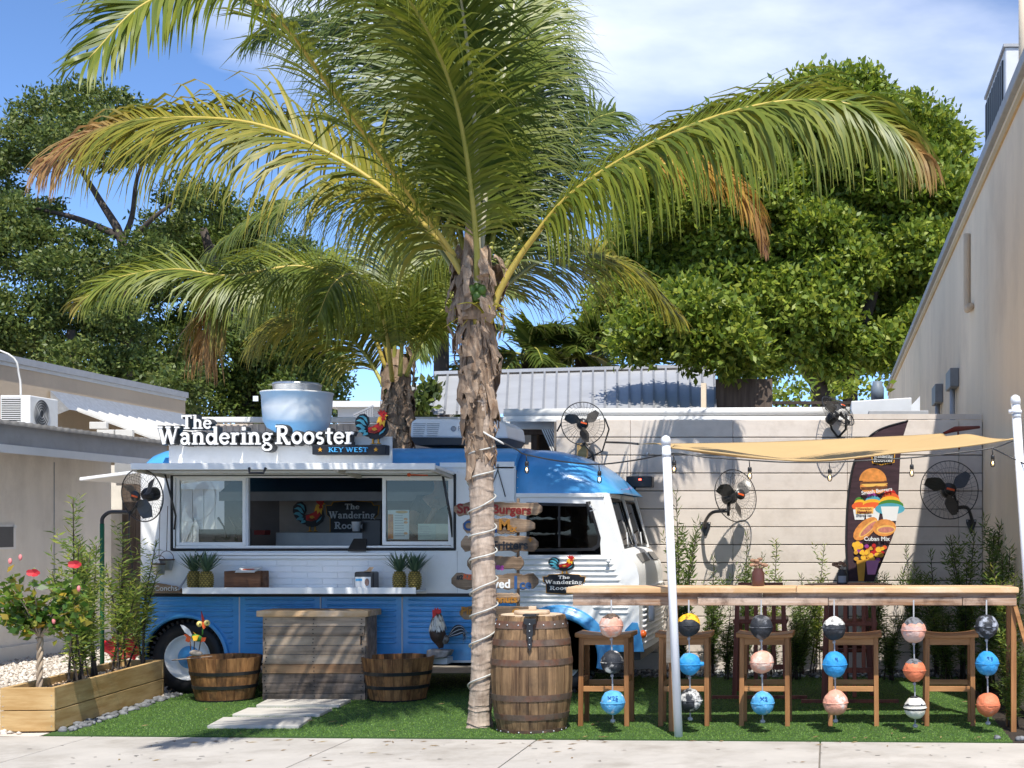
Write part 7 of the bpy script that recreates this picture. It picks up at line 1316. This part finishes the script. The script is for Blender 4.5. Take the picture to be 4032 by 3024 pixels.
# hibiscus in the planter
HB = thing('hibiscus', 'braided trunk hibiscus with red flowers at planter front', 'hibiscus', P(160, 2700, 11.0)); hb = P(155, 2700, 11.02); hb.z = .27; q = []
htop = P(158, 2510, 11.02)
for k in range(3):
    b = MB(); b.tube([hb.lerp(htop, i / 24) + Vector((math.cos(i * .5 + k * 2.09), math.sin(i * .5 + k * 2.09), 0)) * .013 for i in range(25)], .012, 7); b.build('trunk', M('pale_bark', (.36, .28, .2), .8, var=.3, scale=12) if k == 0 else bpy.data.materials['pale_bark'], HB)
P0 = []; D = []; b = MB()
for k in range(34):
    a = k * 2.4; e = P(165 + random.uniform(-175, 170), random.uniform(2225, 2480), 11.02 + random.uniform(-.22, .25)); m_ = htop.lerp(e, .5) + Vector((0, 0, .03)); ps = spline([htop, m_, e], 12); b.tube(ps, [.008 - .0005 * i for i in range(13)], 5)
    for j in range(30):
        t_ = .35 + .65 * j / 22; p = ps[min(11, int(t_ * 12))]; P0.append(p + Vector((random.gauss(0, .03), random.gauss(0, .03), random.gauss(0, .03)))); D.append((random.gauss(0, 1), random.gauss(0, 1), random.gauss(.1, .5)))
b.build('branches', bpy.data.materials['pale_bark'], HB); n = len(P0); V, F = leafcards(np.array([tuple(p) for p in P0]), np.array(D), rng.uniform(.05, .09, n), rng.uniform(.032, .058, n)); npmesh('foliage', V, F, leafmat('hibiscus_leaf', [(.03, .085, .012), (.07, .15, .02), (.12, .21, .025), (.15, .22, .03), (.4, .26, .03)], .35, .3), HB)
m_flower = leafmat('hibiscus_flower', [(.55, .03, .04), (.65, .05, .06)], .6, .25)
for (u, v) in ((135, 2255), (298, 2222)):
    c = P(u, v, 10.85); V = []; F = []
    for k in range(5):
        a = k * 1.2566; i0 = len(V); d = Vector((math.cos(a), -.35, math.sin(a) * .55)); sd_ = Vector((-math.sin(a), 0, math.cos(a) * .55))
        for f, ww in ((0, .15), (.5, .9), (.85, 1), (1.05, .5)): V += [tuple(c + d * .05 * f - sd_ * .026 * ww), tuple(c + d * .05 * f + sd_ * .026 * ww)]
        F += [(i0 + 2 * m_, i0 + 2 * m_ + 1, i0 + 2 * m_ + 3, i0 + 2 * m_ + 2) for m_ in range(3)]
    npmesh('flower', V, F, m_flower, HB)
for (u, v) in ((310, 2318), (80, 2195), (40, 2210), (212, 2445)): b = MB(); b.ell(P(u, v, 10.9), (.014, .014, .024), 8, 6); b.build('bud', M('bud_pink', srgb(220, 130, 130), .6) if u == 310 else bpy.data.materials['bud_pink'], HB)

# ------------------------------------------------------------------ person inside the truck
def skinned(name, pts, edges, mat, parent, sub=2):
    me = bpy.data.meshes.new(name); base = pts[0][0]; me.from_pydata([Vector(p) - Vector(base) for p, r in pts], edges, []); o = meshobj(name, me, parent, Vector(base)); me.materials.append(mat)
    sk = o.modifiers.new('skin', 'SKIN'); me.skin_vertices or None
    for i, (p, r) in enumerate(pts): me.skin_vertices[0].data[i].radius = (r, r) if not isinstance(r, tuple) else r
    me.skin_vertices[0].data[0].use_root = True; ss = o.modifiers.new('smooth', 'SUBSURF'); ss.levels = ss.render_levels = sub; me.polygons.foreach_set('use_smooth', [True] * len(me.polygons)); sk.use_smooth_shade = True; return o
Yp = 13.75; c = P(1735, 2076, Yp).x
PE = thing('person', 'person in a black shirt with raised forearm behind the right pane', 'person', (c, Yp, .46)); m_skin = M('skin', (.36, .2, .13), .5, var=.08)
z = lambda v: EYE - (v - V0) * Yp / FP
pts = [((c, Yp, 1.28), (.13, .1)), ((c, Yp, 1.5), (.13, .095)), ((c, Yp, 1.72), (.15, .09)), ((c, Yp, 1.83), (.075, .07)), ((c + .0, Yp - .01, 1.90), (.05, .05)), ((c, Yp - .02, 1.99), (.075, .085)), ((c, Yp - .02, 2.08), (.07, .08)),
       ((c - .19, Yp, 1.78), (.055, .055)), ((c - .26, Yp - .1, 1.55), (.045, .045)), ((c - .12, Yp - .26, 1.44), (.034, .034)), ((c - .02, Yp - .22, 1.64), (.026, .026)), ((c + .01, Yp - .2, 1.71), (.036, .02)),
       ((c + .19, Yp, 1.78), (.055, .055)), ((c + .24, Yp - .04, 1.52), (.045, .045)), ((c + .16, Yp - .2, 1.36), (.034, .034)), ((c + .05, Yp - .28, 1.3), (.028, .028)), ((c, Yp, 1.1), (.14, .11)), ((c - .1, Yp, .9), (.085, .085)), ((c - .1, Yp, .5), (.05, .05)), ((c + .1, Yp, .9), (.085, .085)), ((c + .1, Yp, .5), (.05, .05))]
skinned('body', pts, [(0, 1), (1, 2), (2, 3), (3, 4), (4, 5), (5, 6), (2, 7), (7, 8), (8, 9), (9, 10), (10, 11), (2, 12), (12, 13), (13, 14), (14, 15), (0, 16), (16, 17), (17, 18), (16, 19), (19, 20)], m_skin, PE)
skinned('shirt', [((c, Yp, 1.2), (.15, .125)), ((c, Yp, 1.5), (.145, .11)), ((c, Yp, 1.74), (.16, .1)), ((c - .19, Yp, 1.78), (.068, .068)), ((c - .24, Yp - .06, 1.64), (.064, .064)), ((c + .19, Yp, 1.78), (.068, .068)), ((c + .23, Yp - .03, 1.62), (.064, .064))], [(0, 1), (1, 2), (2, 3), (3, 4), (2, 5), (5, 6)], m_char, PE)
b = MB(); b.ell((c, Yp + .0, 2.06), (.085, .1, .085), 14, 10); b.build('hair', m_black, PE)
for k in range(4): b = MB(); x = c - .005 + .014 * k; b.tube([(x, Yp - .21, 1.73), (x, Yp - .235, 1.775), (x, Yp - .215, 1.80)], [.009, .008, .006], 6); b.build('finger', m_skin, PE)
b = MB(); b.tube([(c - .02, Yp - .21, 1.70), (c - .05, Yp - .22, 1.73), (c - .05, Yp - .22, 1.755)], [.01, .009, .006], 6); b.build('thumb', m_skin, PE)
